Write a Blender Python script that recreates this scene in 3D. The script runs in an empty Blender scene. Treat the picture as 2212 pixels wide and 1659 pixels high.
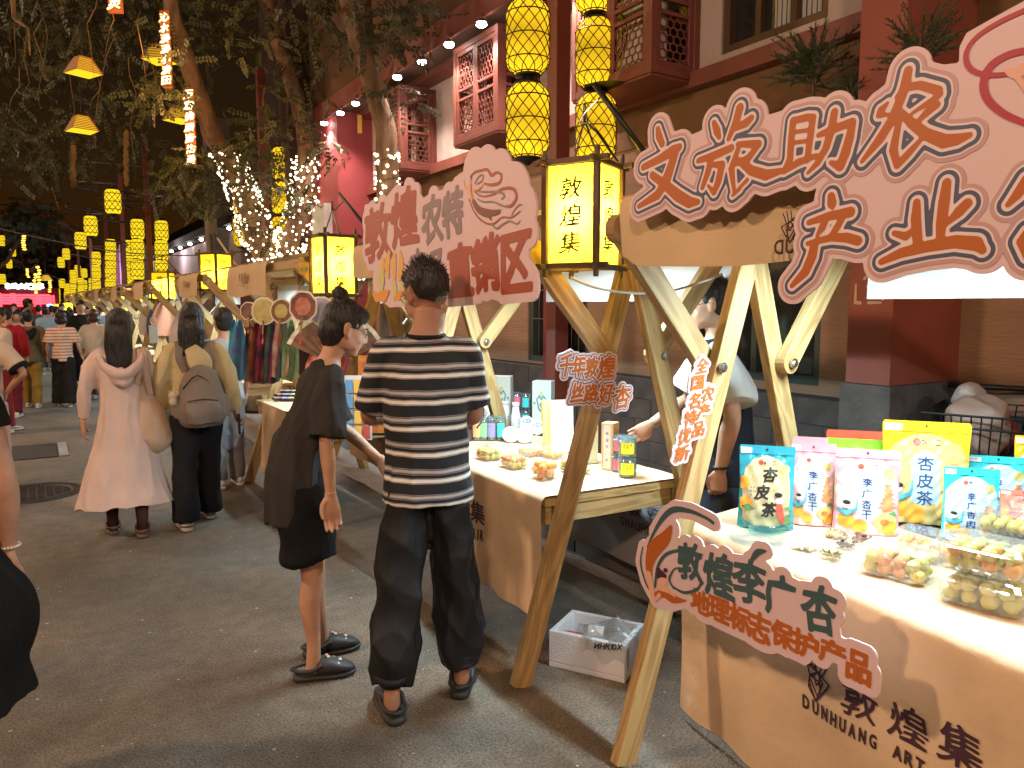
import bpy, bmesh, math, random
import numpy as np
from mathutils import Vector, Matrix, noise as mnoise
sc = bpy.context.scene
COL = sc.collection
PI = math.pi
rad = math.radians
random.seed(7)

# ------------------------------------------------------------------ camera
FPX, CU, CV, HCAM = 1662.0, 1106.0, 829.5, 1.62
YAW, PITCH = rad(31.758), rad(5.755)
camd = bpy.data.cameras.new('camera')
cam = bpy.data.objects.new('camera', camd)
COL.objects.link(cam)
cam.location = (0, 0, HCAM)
cam.rotation_euler = (rad(90) - PITCH, 0, -YAW)
camd.sensor_width = 36.0
camd.lens = 36.0 * FPX / 2212.0
camd.clip_start = 0.05
camd.clip_end = 600
sc.camera = cam

# ------------------------------------------------------------------ night sky
world = bpy.data.worlds.new('World')
sc.world = world
world.use_nodes = True
wn = world.node_tree.nodes
wl = world.node_tree.links
bg = wn['Background']
sky = wn.new('ShaderNodeTexSky')
sky.sky_type = 'NISHITA'
sky.sun_disc = False
sky.sun_elevation = rad(2.0)
sky.sun_rotation = rad(200)
tint = wn.new('ShaderNodeMix'); tint.data_type = 'RGBA'; tint.blend_type = 'MULTIPLY'
tint.inputs[0].default_value = 1.0
tint.inputs[7].default_value = (1.0, 0.42, 0.17, 1)      # town glow on the night sky
wl.new(sky.outputs[0], tint.inputs[6])
wl.new(tint.outputs[2], bg.inputs[0])
bg.inputs[1].default_value = 0.010

sund = bpy.data.lights.new('moon', 'SUN')
sund.energy = 0.01
sund.angle = rad(0.5)
sund.color = (1.0, 0.95, 0.85)
sun = bpy.data.objects.new('moon', sund)
COL.objects.link(sun)
sun.rotation_euler = (rad(60), 0, rad(-160))

vs = sc.view_settings
vs.view_transform = 'Standard'
vs.look = 'None'
vs.exposure = 0.30
vs.gamma = 1.0
vs.use_curve_mapping = False
sc.render.engine = 'CYCLES'
cy = sc.cycles
cy.max_bounces = 7
cy.diffuse_bounces = 3
cy.glossy_bounces = 2
cy.transmission_bounces = 5
cy.transparent_max_bounces = 14
cy.sample_clamp_indirect = 9
cy.sample_clamp_direct = 0
cy.caustics_reflective = False
cy.caustics_refractive = False
cy.use_light_tree = True
cy.use_denoising = True

# ------------------------------------------------------------------ pixel -> place
_f = np.array([math.sin(YAW) * math.cos(PITCH), math.cos(YAW) * math.cos(PITCH), -math.sin(PITCH)])
_r = np.array([math.cos(YAW), -math.sin(YAW), 0.0])
_u = np.cross(_r, _f)
_C = np.array([0, 0, HCAM])
def ray(u, v): return _f + _r * (u - CU) / FPX - _u * (v - CV) / FPX
def atZ(u, v, z=0.0):
    d = ray(u, v); return Vector(_C + d * ((z - HCAM) / d[2]))
def atX(u, v, x):
    d = ray(u, v); return Vector(_C + d * (x / d[0]))
def atY(u, v, y):
    d = ray(u, v); return Vector(_C + d * (y / d[1]))
def atD(u, v, dep): return Vector(_C + ray(u, v) * dep)

# ------------------------------------------------------------------ materials
MATS = {}
def mat(name, col, rough=0.7, metal=0.0, spec=0.5, bump=0.0, bscale=60.0, var=0.0, vscale=4.0, emit=None, estr=0.0,
        sss=0.0, sheen=0.0, stretch=None, alpha=1.0, trans=0.0, coat=0.0, col2=None, detail=6):
    if name in MATS: return MATS[name]
    m = bpy.data.materials.new(name); m.use_nodes = True
    nt = m.node_tree; N = nt.nodes; L = nt.links
    b = N['Principled BSDF']
    b.inputs['Base Color'].default_value = (*col, 1)
    b.inputs['Roughness'].default_value = rough
    b.inputs['Metallic'].default_value = metal
    b.inputs['Specular IOR Level'].default_value = spec
    b.inputs['Coat Weight'].default_value = coat
    b.inputs['Sheen Weight'].default_value = sheen
    b.inputs['Alpha'].default_value = alpha
    b.inputs['Transmission Weight'].default_value = trans
    if sss:
        b.inputs['Subsurface Weight'].default_value = sss
        b.inputs['Subsurface Radius'].default_value = (0.012, 0.005, 0.003)
        b.inputs['Subsurface Scale'].default_value = 1.0
    if emit:
        b.inputs['Emission Color'].default_value = (*emit, 1)
        b.inputs['Emission Strength'].default_value = estr
    if bump or var or col2:
        tc = N.new('ShaderNodeTexCoord')
        mp = N.new('ShaderNodeMapping')
        if stretch: mp.inputs['Scale'].default_value = stretch
        L.new(tc.outputs['Object'], mp.inputs['Vector'])
    if var or col2:
        n1 = N.new('ShaderNodeTexNoise'); n1.inputs['Scale'].default_value = vscale; n1.inputs['Detail'].default_value = detail
        L.new(mp.outputs[0], n1.inputs['Vector'])
        mx = N.new('ShaderNodeMix'); mx.data_type = 'RGBA'
        c2 = col2 if col2 else tuple(c * (1 + var) for c in col)
        c1 = col if col2 else tuple(c * (1 - var) for c in col)
        mx.inputs[6].default_value = (*c1, 1); mx.inputs[7].default_value = (*[min(1, c) for c in c2], 1)
        rr = N.new('ShaderNodeMapRange'); rr.inputs[1].default_value = 0.3; rr.inputs[2].default_value = 0.7
        L.new(n1.outputs[0], rr.inputs[0]); L.new(rr.outputs[0], mx.inputs[0])
        L.new(mx.outputs[2], b.inputs['Base Color'])
    if bump:
        n2 = N.new('ShaderNodeTexNoise'); n2.inputs['Scale'].default_value = bscale; n2.inputs['Detail'].default_value = 5
        L.new(mp.outputs[0], n2.inputs['Vector'])
        bp = N.new('ShaderNodeBump'); bp.inputs['Strength'].default_value = min(1.0, bump); bp.inputs['Distance'].default_value = 0.01 if bump <= 1 else 0.01 * bump
        L.new(n2.outputs[0], bp.inputs['Height']); L.new(bp.outputs[0], b.inputs['Normal'])
    MATS[name] = m
    return m

def emat(name, col, strength, sample=False):
    if name in MATS: return MATS[name]
    m = bpy.data.materials.new(name); m.use_nodes = True
    N = m.node_tree.nodes; L = m.node_tree.links
    N.clear()
    e = N.new('ShaderNodeEmission'); e.inputs[0].default_value = (*col, 1); e.inputs[1].default_value = strength
    o = N.new('ShaderNodeOutputMaterial'); L.new(e.outputs[0], o.inputs[0])
    if not sample: m.cycles.emission_sampling = 'NONE'
    MATS[name] = m
    return m

def wood(name, c1, c2, rough=0.6, axis='Z', scale=1.0):
    """pine board: growth rings stretched along the object's own long axis, plus knots"""
    if name in MATS: return MATS[name]
    m = bpy.data.materials.new(name); m.use_nodes = True
    N = m.node_tree.nodes; L = m.node_tree.links; b = N['Principled BSDF']
    uv = N.new('ShaderNodeUVMap'); mp = N.new('ShaderNodeMapping'); mp.inputs['Scale'].default_value = (1.0 * scale, 9 * scale, 9 * scale)
    L.new(uv.outputs[0], mp.inputs[0])
    oi = N.new('ShaderNodeObjectInfo'); ad = N.new('ShaderNodeVectorMath'); ad.operation = 'ADD'
    cmb = N.new('ShaderNodeCombineXYZ'); mu = N.new('ShaderNodeMath'); mu.operation = 'MULTIPLY'; mu.inputs[1].default_value = 37
    L.new(oi.outputs['Random'], mu.inputs[0]); L.new(mu.outputs[0], cmb.inputs[0]); L.new(mu.outputs[0], cmb.inputs[1])
    L.new(mp.outputs[0], ad.inputs[0]); L.new(cmb.outputs[0], ad.inputs[1])
    n0 = N.new('ShaderNodeTexNoise'); n0.inputs['Scale'].default_value = 1.1; n0.inputs['Detail'].default_value = 3; n0.inputs['Distortion'].default_value = 0.6
    L.new(ad.outputs[0], n0.inputs[0])
    mm = N.new('ShaderNodeMath'); mm.operation = 'MULTIPLY'; mm.inputs[1].default_value = 42
    sn = N.new('ShaderNodeMath'); sn.operation = 'SINE'
    L.new(n0.outputs[0], mm.inputs[0]); L.new(mm.outputs[0], sn.inputs[0])
    rr = N.new('ShaderNodeMapRange'); rr.inputs[1].default_value = -0.6; rr.inputs[2].default_value = 1.0
    L.new(sn.outputs[0], rr.inputs[0])
    v = N.new('ShaderNodeTexVoronoi'); v.inputs['Scale'].default_value = 0.55; L.new(ad.outputs[0], v.inputs[0])
    kr = N.new('ShaderNodeMapRange'); kr.inputs[1].default_value = 0.05; kr.inputs[2].default_value = 0.12; kr.inputs[3].default_value = 1; kr.inputs[4].default_value = 0
    L.new(v.outputs['Distance'], kr.inputs[0])
    mx = N.new('ShaderNodeMix'); mx.data_type = 'RGBA'; mx.inputs[6].default_value = (*c1, 1); mx.inputs[7].default_value = (*c2, 1)
    L.new(rr.outputs[0], mx.inputs[0])
    mk = N.new('ShaderNodeMix'); mk.data_type = 'RGBA'; mk.inputs[7].default_value = (c2[0] * .35, c2[1] * .25, c2[2] * .2, 1)
    L.new(kr.outputs[0], mk.inputs[0]); L.new(mx.outputs[2], mk.inputs[6])
    L.new(mk.outputs[2], b.inputs['Base Color'])
    b.inputs['Roughness'].default_value = rough
    bp = N.new('ShaderNodeBump'); bp.inputs['Strength'].default_value = 0.25; bp.inputs['Distance'].default_value = 0.002
    L.new(rr.outputs[0], bp.inputs['Height']); L.new(bp.outputs[0], b.inputs['Normal'])
    MATS[name] = m
    return m

# ------------------------------------------------------------------ mesh builder
def ref_side(t):
    r = Vector((1, 0, 0))
    if abs(t.dot(r)) > 0.9: r = Vector((0, 1, 0))
    return r
class MB:
    def __init__(s): s.v = []; s.f = []; s.uv = []; s.mi = []; s.cur = 0; s.smooth = False; s.sm = []
    def add(s, vs, fs, uvs=None):
        o = len(s.v); s.v += [tuple(p) for p in vs]
        for k, f in enumerate(fs):
            s.f.append([i + o for i in f]); s.mi.append(s.cur); s.sm.append(s.smooth)
            s.uv.append(uvs[k] if uvs else None)
        return s
    def box(s, x0, x1, y0, y1, z0, z1):
        vs = [(x, y, z) for x in (x0, x1) for y in (y0, y1) for z in (z0, z1)]
        return s.add(vs, [(0, 1, 3, 2), (4, 6, 7, 5), (0, 4, 5, 1), (2, 3, 7, 6), (0, 2, 6, 4), (1, 5, 7, 3)])
    def cbox(s, c, sx, sy, sz, rz=0.0, bev=0.0):
        cx, cy, cz = c; ca, sa = math.cos(rz), math.sin(rz)
        vs = []
        for x in (-sx / 2, sx / 2):
            for y in (-sy / 2, sy / 2):
                for z in (-sz / 2, sz / 2):
                    vs.append((cx + x * ca - y * sa, cy + x * sa + y * ca, cz + z))
        return s.add(vs, [(0, 1, 3, 2), (4, 6, 7, 5), (0, 4, 5, 1), (2, 3, 7, 6), (0, 2, 6, 4), (1, 5, 7, 3)])
    def bar(s, p, q, w, h, side=None):
        """timber from p to q, w along side, h along the other normal; uv runs along the length"""
        p, q = Vector(p), Vector(q); t = (q - p); ln = t.length; t.normalize()
        sd = Vector(side) if side else ref_side(t)
        sd = (sd - t * sd.dot(t)).normalized(); up = t.cross(sd)
        vs = []
        b = min(w, h) * 0.06
        prof = [(-w/2, -h/2+b), (-w/2+b, -h/2), (w/2-b, -h/2), (w/2, -h/2+b), (w/2, h/2-b), (w/2-b, h/2), (-w/2+b, h/2), (-w/2, h/2-b)]
        per = [0]
        for i in range(8):
            a0, a1 = prof[i], prof[(i + 1) % 8]; per.append(per[-1] + math.hypot(a1[0] - a0[0], a1[1] - a0[1]))
        for e in (p, q):
            for a, c in prof: vs.append(e + sd * a + up * c)
        fs = []; uvs = []
        for i in range(8):
            j = (i + 1) % 8
            fs.append((i, j, j + 8, i + 8))
            uvs.append([(0, per[i]), (0, per[i + 1]), (ln, per[i + 1]), (ln, per[i])])
        fs.append(tuple(range(7, -1, -1))); uvs.append([(prof[i][0], prof[i][1]) for i in range(7, -1, -1)])
        fs.append(tuple(range(8, 16))); uvs.append([(prof[i][0] + 1, prof[i][1]) for i in range(8)])
        return s.add(vs, fs, uvs)
    def loft(s, rings, n=12, cap=True, closed=False):
        """rings: list of (centre, rx, ry[, twist]); sections perpendicular to the path"""
        R = [(Vector(r[0]), r[1], r[2], r[3] if len(r) > 3 else 0.0) for r in rings]
        m = len(R); vs = []; prev = None
        for i, (c, rx, ry, tw) in enumerate(R):
            a = R[max(0, i - 1)][0]; b = R[min(m - 1, i + 1)][0]
            t = b - a
            if t.length < 1e-9: t = Vector((0, 0, 1))
            t.normalize()
            if prev is None: sd = ref_side(t)
            else: sd = prev
            sd = sd - t * sd.dot(t)
            if sd.length < 1e-6: sd = Vector((0, 1, 0)) - t * t.y
            sd.normalize(); prev = sd.copy(); up = t.cross(sd)
            for k in range(n):
                an = 2 * PI * k / n + tw
                vs.append(c + sd * (math.cos(an) * rx) + up * (math.sin(an) * ry))
        fs = []
        for i in range(m - 1):
            for k in range(n):
                k2 = (k + 1) % n
                fs.append((i * n + k, i * n + k2, (i + 1) * n + k2, (i + 1) * n + k))
        if cap:
            fs.append(tuple(range(n - 1, -1, -1))); fs.append(tuple((m - 1) * n + k for k in range(n)))
        return s.add(vs, fs)
    def tube(s, pts, r, n=8, r2=None):
        m = len(pts); r2 = r if r2 is None else r2
        rr = [r + (r2 - r) * i / max(1, m - 1) for i in range(m)]
        return s.loft([(p, q, q) for p, q in zip(pts, rr)], n)
    def lathe(s, c, prof, n=20, sx=1.0, sy=1.0):
        """prof list of (r,z) about vertical axis through c"""
        vs = []; cx, cy, cz = c
        for r_, z in prof:
            for k in range(n):
                a = 2 * PI * k / n
                vs.append((cx + r_ * math.cos(a) * sx, cy + r_ * math.sin(a) * sy, cz + z))
        fs = []
        for i in range(len(prof) - 1):
            for k in range(n):
                k2 = (k + 1) % n
                fs.append((i * n + k, i * n + k2, (i + 1) * n + k2, (i + 1) * n + k))
        if prof[0][0] > 1e-6: fs.append(tuple(range(n - 1, -1, -1)))
        if prof[-1][0] > 1e-6: fs.append(tuple((len(prof) - 1) * n + k for k in range(n)))
        return s.add(vs, fs)
    def ell(s, c, rx, ry, rz, n=12, m=8, rot=None):
        vs = []; c = Vector(c)
        for i in range(m + 1):
            th = PI * i / m
            for k in range(n):
                a = 2 * PI * k / n
                p = Vector((rx * math.sin(th) * math.cos(a), ry * math.sin(th) * math.sin(a), -rz * math.cos(th)))
                if rot is not None: p = rot @ p
                vs.append(c + p)
        fs = []
        for i in range(m):
            for k in range(n):
                k2 = (k + 1) % n
                if i == 0: fs.append((0, (i + 1) * n + k2, (i + 1) * n + k))
                elif i == m - 1: fs.append((i * n + k, i * n + k2, (i + 1) * n))
                else: fs.append((i * n + k, i * n + k2, (i + 1) * n + k2, (i + 1) * n + k))
        return s.add(vs, fs)
    def quad(s, a, b, c, d): return s.add([a, b, c, d], [(0, 1, 2, 3)], [[(0, 0), (1, 0), (1, 1), (0, 1)]])
    def poly(s, pts): return s.add(pts, [tuple(range(len(pts)))])
    def sheet(s, fn, nu, nv):
        """grid surface fn(u,v) u,v in 0..1"""
        vs = [fn(i / nu, j / nv) for j in range(nv + 1) for i in range(nu + 1)]
        fs = []; uvs = []
        for j in range(nv):
            for i in range(nu):
                a = j * (nu + 1) + i
                fs.append((a, a + 1, a + nu + 2, a + nu + 1))
                uvs.append([(i / nu, j / nv), ((i + 1) / nu, j / nv), ((i + 1) / nu, (j + 1) / nv), (i / nu, (j + 1) / nv)])
        return s.add(vs, fs, uvs)
    def mesh(s, name, mats, offset=None):
        me = bpy.data.meshes.new(name)
        vs = s.v
        if offset is not None:
            ox, oy, oz = offset; vs = [(p[0] - ox, p[1] - oy, p[2] - oz) for p in vs]
        me.from_pydata(vs, [], s.f)
        if not isinstance(mats, (list, tuple)): mats = [mats]
        for m in mats: me.materials.append(m)
        if len(mats) > 1: me.polygons.foreach_set('material_index', s.mi)
        me.polygons.foreach_set('use_smooth', s.sm)
        if any(u is not None for u in s.uv):
            ul = me.uv_layers.new(name='UVMap'); buf = []
            for f, u in zip(s.f, s.uv):
                buf += [c for q in (u if u else [(0, 0)] * len(f)) for c in q]
            ul.data.foreach_set('uv', buf)
        me.update()
        return me

def put(name, me, parent=None, loc=None):
    o = bpy.data.objects.new(name, me); COL.objects.link(o)
    if parent is not None: o.parent = parent
    if loc is not None: o.location = loc
    return o
def tag(o, label=None, cat=None, group=None, kind=None):
    if label: o['label'] = label
    if cat: o['category'] = cat
    if group: o['group'] = group
    if kind: o['kind'] = kind
    return o
def thing(name, loc, label, cat, group=None, rz=0.0):
    o = bpy.data.objects.new(name, None); COL.objects.link(o)
    o.empty_display_size = 0.1
    o.location = loc; o.rotation_euler = (0, 0, rz)
    return tag(o, label, cat, group)
def part(name, mb, mats, root, world=True, smooth=None, label=None, mod=None):
    """mesh part under root; world=True: mesh drawn in world coordinates (root unrotated)"""
    if smooth is not None: mb.sm = [smooth] * len(mb.f)
    off = None
    if world and root is not None:
        p = root; off = Vector((0, 0, 0))
        while p is not None: off += p.location; p = p.parent
    me = mb.mesh(name, mats, off)
    o = put(name, me, root)
    if label: o['label'] = label
    if mod == 'bevel':
        b = o.modifiers.new('bevel', 'BEVEL'); b.width = 0.004; b.segments = 2; b.limit_method = 'ANGLE'
    return o
def single(name, mb, mats, loc, label, cat, group=None, smooth=None, kind=None):
    if smooth is not None: mb.sm = [smooth] * len(mb.f)
    me = mb.mesh(name, mats, loc)
    o = put(name, me, None, loc)
    return tag(o, label, cat, group, kind)
def struct(name, mb, mats, parent=None, smooth=None):
    if smooth is not None: mb.sm = [smooth] * len(mb.f)
    o = put(name, mb.mesh(name, mats), parent)
    if parent is None: o['kind'] = 'structure'
    return o
def kids(o): return [c for c in COL.objects if c.parent == o]
def clone(root, loc, rz=None, label=None, group=None):
    r = root.copy(); COL.objects.link(r); r.location = loc
    if rz is not None: r.rotation_euler = (root.rotation_euler[0], root.rotation_euler[1], rz)
    if label: r['label'] = label
    if group: r['group'] = group
    for ch in root.children:
        c = ch.copy(); COL.objects.link(c); c.parent = r
        for g in ch.children:
            d = g.copy(); COL.objects.link(d); d.parent = c
    return r
def plight(name, loc, power, col, radius=0.05, parent=None, kind='POINT', **kw):
    l = bpy.data.lights.new(name, kind); l.energy = power; l.color = col
    if kind in ('POINT', 'SPOT'): l.shadow_soft_size = radius
    for k, v in kw.items(): setattr(l, k, v)
    o = bpy.data.objects.new(name, l); COL.objects.link(o); o.location = loc
    if parent is not None: o.parent = parent
    return o

# ------------------------------------------------------------------ remeshed solid forms
def solid(mb, voxel, smooth_it=4, fn=None, dec=None):
    """union of closed lofts -> one continuous surface; fn(co,no)->offset along the normal"""
    me = mb.mesh('tmp', [])
    o = bpy.data.objects.new('tmp', me); COL.objects.link(o)
    r = o.modifiers.new('r', 'REMESH'); r.mode = 'VOXEL'; r.voxel_size = voxel; r.use_smooth_shade = True
    s_ = o.modifiers.new('s', 'SMOOTH'); s_.factor = 0.5; s_.iterations = smooth_it
    dg = bpy.context.evaluated_depsgraph_get(); dg.update()
    m2 = bpy.data.meshes.new_from_object(o.evaluated_get(dg))
    bpy.data.objects.remove(o); bpy.data.meshes.remove(me)
    n = len(m2.vertices)
    if fn is not None and n:
        co = np.empty(n * 3, 'f'); m2.vertices.foreach_get('co', co); co = co.reshape(-1, 3)
        no = np.empty(n * 3, 'f'); m2.vertices.foreach_get('normal', no); no = no.reshape(-1, 3)
        d = fn(co, no)
        co = co + no * d[:, None]
        m2.vertices.foreach_set('co', co.ravel()); m2.update()
    m2.polygons.foreach_set('use_smooth', [True] * len(m2.polygons))
    return m2
def joined(meshes, name, mats):
    """several meshes -> one mesh, all smooth; mats = one material per source mesh"""
    V = []; F = []; MI = []; o = 0; ml = []
    for me, m in zip(meshes, mats):
        if m not in ml: ml.append(m)
        k = ml.index(m)
        n = len(me.vertices); co = np.empty(n * 3, 'f'); me.vertices.foreach_get('co', co)
        V.append(co.reshape(-1, 3))
        for p in me.polygons: F.append([i + o for i in p.vertices]); MI.append(k)
        o += n
    out = bpy.data.meshes.new(name)
    out.from_pydata(np.concatenate(V).tolist(), [], F)
    for m in ml: out.materials.append(m)
    out.polygons.foreach_set('material_index', MI)
    out.polygons.foreach_set('use_smooth', [True] * len(F))
    out.update()
    return out

# ------------------------------------------------------------------ signed-distance lettering
_fc = {}
def glyph(ch):
    """outline segments and bbox of a character, em about 1 unit wide, centred"""
    if ch in _fc: return _fc[ch]
    cu = bpy.data.curves.new('g', 'FONT'); cu.body = ch; cu.size = 1.0; cu.resolution_u = 3
    o = bpy.data.objects.new('g', cu); COL.objects.link(o)
    dg = bpy.context.evaluated_depsgraph_get(); dg.update()
    me = bpy.data.meshes.new_from_object(o.evaluated_get(dg))
    cnt = {}
    for p in me.polygons:
        vs = list(p.vertices)
        for a, b in zip(vs, vs[1:] + vs[:1]):
            k = (min(a, b), max(a, b)); cnt[k] = cnt.get(k, 0) + 1
    # vertices may be duplicated per contour: fine, boundary edges are used once
    seg = [(me.vertices[a].co.xy[:], me.vertices[b].co.xy[:]) for (a, b), c in cnt.items() if c == 1]
    tri = [[me.vertices[i].co.xy[:] for i in p.vertices] for p in me.polygons]
    co = np.array([v.co.xy[:] for v in me.vertices]) if len(me.vertices) else np.zeros((1, 2))
    c = (co.min(0) + co.max(0)) / 2
    S = np.array(seg) - c if seg else np.zeros((0, 2, 2))
    bpy.data.objects.remove(o); bpy.data.curves.remove(cu); bpy.data.meshes.remove(me)
    _fc[ch] = (S, (co.max(0) - co.min(0)))
    return _fc[ch]

class SDF:
    def __init__(s, x0, x1, y0, y1, res):
        s.maxrun = 10**6; s.res = res; s.x = np.arange(x0, x1 + res, res); s.y = np.arange(y0, y1 + res, res)
        s.X, s.Y = np.meshgrid(s.x, s.y); s.d = np.full(s.X.shape, 9.0)
    def cap(s, p, q, r0, r1):
        """tapered stroke"""
        px, py = p; qx, qy = q; dx, dy = qx - px, qy - py; L2 = dx * dx + dy * dy + 1e-12
        t = np.clip(((s.X - px) * dx + (s.Y - py) * dy) / L2, 0, 1)
        d = np.hypot(s.X - px - t * dx, s.Y - py - t * dy) - (r0 + (r1 - r0) * t)
        s.d = np.minimum(s.d, d)
    def stroke(s, pts, ws):
        for i in range(len(pts) - 1): s.cap(pts[i], pts[i + 1], ws[i], ws[i + 1])
    def glyph(s, ch, c, w, h, slant=0.0, bold=0.0, rot=0.0, wob=0.0):
        S, sz = glyph(ch)
        if not len(S): return
        P = S.copy()
        P[..., 0] *= w / max(sz[0], 0.3); P[..., 1] *= h / max(sz[1], 0.3)
        if wob:
            P[..., 0] += wob * np.sin(P[..., 1] * 6 / h + 1.1) ; P[..., 1] += wob * np.sin(P[..., 0] * 5 / w + 0.5)
        P[..., 0] += slant * P[..., 1]
        cr, sr = math.cos(rot), math.sin(rot)
        x = P[..., 0] * cr - P[..., 1] * sr + c[0]; y = P[..., 0] * sr + P[..., 1] * cr + c[1]
        m = 0.45 * max(w, h)
        i0, i1 = np.searchsorted(s.x, [x.min() - m, x.max() + m]); j0, j1 = np.searchsorted(s.y, [y.min() - m, y.max() + m])
        if i1 <= i0 or j1 <= j0: return
        X = s.X[j0:j1, i0:i1].ravel(); Y = s.Y[j0:j1, i0:i1].ravel()
        best = np.full(X.shape, 1e9); ins = np.zeros(X.shape, bool)
        for k in range(len(P)):
            ax, ay, bx, by = x[k, 0], y[k, 0], x[k, 1], y[k, 1]
            dx, dy = bx - ax, by - ay
            t = np.clip(((X - ax) * dx + (Y - ay) * dy) / (dx * dx + dy * dy + 1e-14), 0, 1)
            best = np.minimum(best, (X - ax - t * dx) ** 2 + (Y - ay - t * dy) ** 2)
            if ay != by:
                c_ = ((ay > Y) != (by > Y)) & (X < dx * (Y - ay) / dy + ax)
                ins ^= c_
        d = np.sqrt(best); d[ins] *= -1
        d = d.reshape(j1 - j0, i1 - i0) - bold
        s.d[j0:j1, i0:i1] = np.minimum(s.d[j0:j1, i0:i1], d)
    def disc(s, c, rx, ry=None):
        ry = ry or rx
        d = (np.sqrt(((s.X - c[0]) / rx) ** 2 + ((s.Y - c[1]) / ry) ** 2) - 1) * min(rx, ry)
        s.d = np.minimum(s.d, d)
    def poly(s, pts):
        X, Y = s.X, s.Y; best = np.full(X.shape, 1e9); ins = np.zeros(X.shape, bool)
        for (ax, ay), (bx, by) in zip(pts, pts[1:] + pts[:1]):
            dx, dy = bx - ax, by - ay
            t = np.clip(((X - ax) * dx + (Y - ay) * dy) / (dx * dx + dy * dy + 1e-14), 0, 1)
            best = np.minimum(best, (X - ax - t * dx) ** 2 + (Y - ay - t * dy) ** 2)
            if ay != by: ins ^= ((ay > Y) != (by > Y)) & (X < dx * (Y - ay) / dy + ax)
        d = np.sqrt(best); d[ins] *= -1
        s.d = np.minimum(s.d, d)
    def cells(s, level, smooth=0):
        """marching squares fill of d<level: returns verts(2d), faces"""
        D = s.d - level
        if smooth:
            for _ in range(smooth):
                P = np.pad(D, 1, mode='edge'); D = (P[1:-1, 1:-1] * 4 + P[:-2, 1:-1] + P[2:, 1:-1] + P[1:-1, :-2] + P[1:-1, 2:]) / 8
        ny, nx = D.shape; vid = {}; V = []; F = []; B = []
        ins = D < 0
        def node(j, i):
            k = (0, j, i)
            if k not in vid: vid[k] = len(V); V.append((s.x[i], s.y[j]))
            return vid[k]
        def edge(j, i, j2, i2):
            if (j2, i2) < (j, i): j, i, j2, i2 = j2, i2, j, i
            k = (1, j, i, j2, i2)
            if k not in vid:
                a, b = D[j, i], D[j2, i2]; t = a / (a - b)
                vid[k] = len(V); V.append((s.x[i] + (s.x[i2] - s.x[i]) * t, s.y[j] + (s.y[j2] - s.y[j]) * t))
            return vid[k]
        full = ins[:-1, :-1] & ins[1:, :-1] & ins[:-1, 1:] & ins[1:, 1:]
        anyi = ins[:-1, :-1] | ins[1:, :-1] | ins[:-1, 1:] | ins[1:, 1:]
        # full cells: merge into horizontal runs
        for j in range(ny - 1):
            i = 0; row = full[j]
            while i < nx - 1:
                if row[i]:
                    k = i
                    while k < nx - 1 and row[k] and k - i < s.maxrun: k += 1
                    F.append([node(j, i), node(j, k), node(j + 1, k), node(j + 1, i)]); i = k
                else: i += 1
        js, is_ = np.nonzero(anyi & ~full)
        for j, i in zip(js.tolist(), is_.tolist()):
            cs = [(j, i), (j, i + 1), (j + 1, i + 1), (j + 1, i)]
            poly = []
            st = [bool(ins[c]) for c in cs]
            for a in range(4):
                b = (a + 1) % 4
                if st[a]: poly.append(node(*cs[a]))
                if st[a] != st[b]: poly.append(edge(*cs[a], *cs[b]))
            if len(poly) >= 3: F.append(poly)
            # boundary segments (for side walls)
            cr = [a for a in range(4) if st[a] != st[(a + 1) % 4]]
            if len(cr) == 2:
                e = [edge(*cs[a], *cs[(a + 1) % 4]) for a in cr]
                # leave inside at first crossing (st[a] True -> False)
                if st[cr[0]]: B.append((e[0], e[1]))
                else: B.append((e[1], e[0]))
        return V, F, B
def plate(name, sdf, level, to3, z0, z1, material, root, smooth=0, backs=True, world=False):
    """flat piece cut to the outline d<level, between offsets z0 (back) and z1 (front); to3(x,y,z)"""
    V, F, B = sdf.cells(level, smooth)
    if not F: return None
    n = len(V); mb = MB()
    fr = [to3(x, y, z1) for x, y in V]
    mb.v = [tuple(p) for p in fr]; mb.f = [list(f) for f in F]
    if backs:
        bk = [to3(x, y, z0) for x, y in V]
        mb.v += [tuple(p) for p in bk]; mb.f += [[i + n for i in reversed(f)] for f in F]
        mb.f += [[b, a, a + n, b + n] for a, b in B]
    mb.mi = [0] * len(mb.f); mb.sm = [False] * len(mb.f); mb.uv = [None] * len(mb.f)
    return part(name, mb, material, root, world=world)
def letters(name, items, to3, res, z, material, root, bold=0.0, slant=0.0, wob=0.0, world=False, run=10**6):
    """flat printed lettering: items = (char, cx, cy, w, h)"""
    xs = [i[1] for i in items]; ys = [i[2] for i in items]; m = max(max(i[3], i[4]) for i in items)
    sd = SDF(min(xs) - m, max(xs) + m, min(ys) - m, max(ys) + m, res)
    sd.maxrun = run
    for ch, cx, cy, w, h in items: sd.glyph(ch, (cx, cy), w, h, bold=bold, slant=slant, wob=wob)
    return plate(name, sd, 0.0, to3, z, z, material, root, backs=False, world=world)
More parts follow.
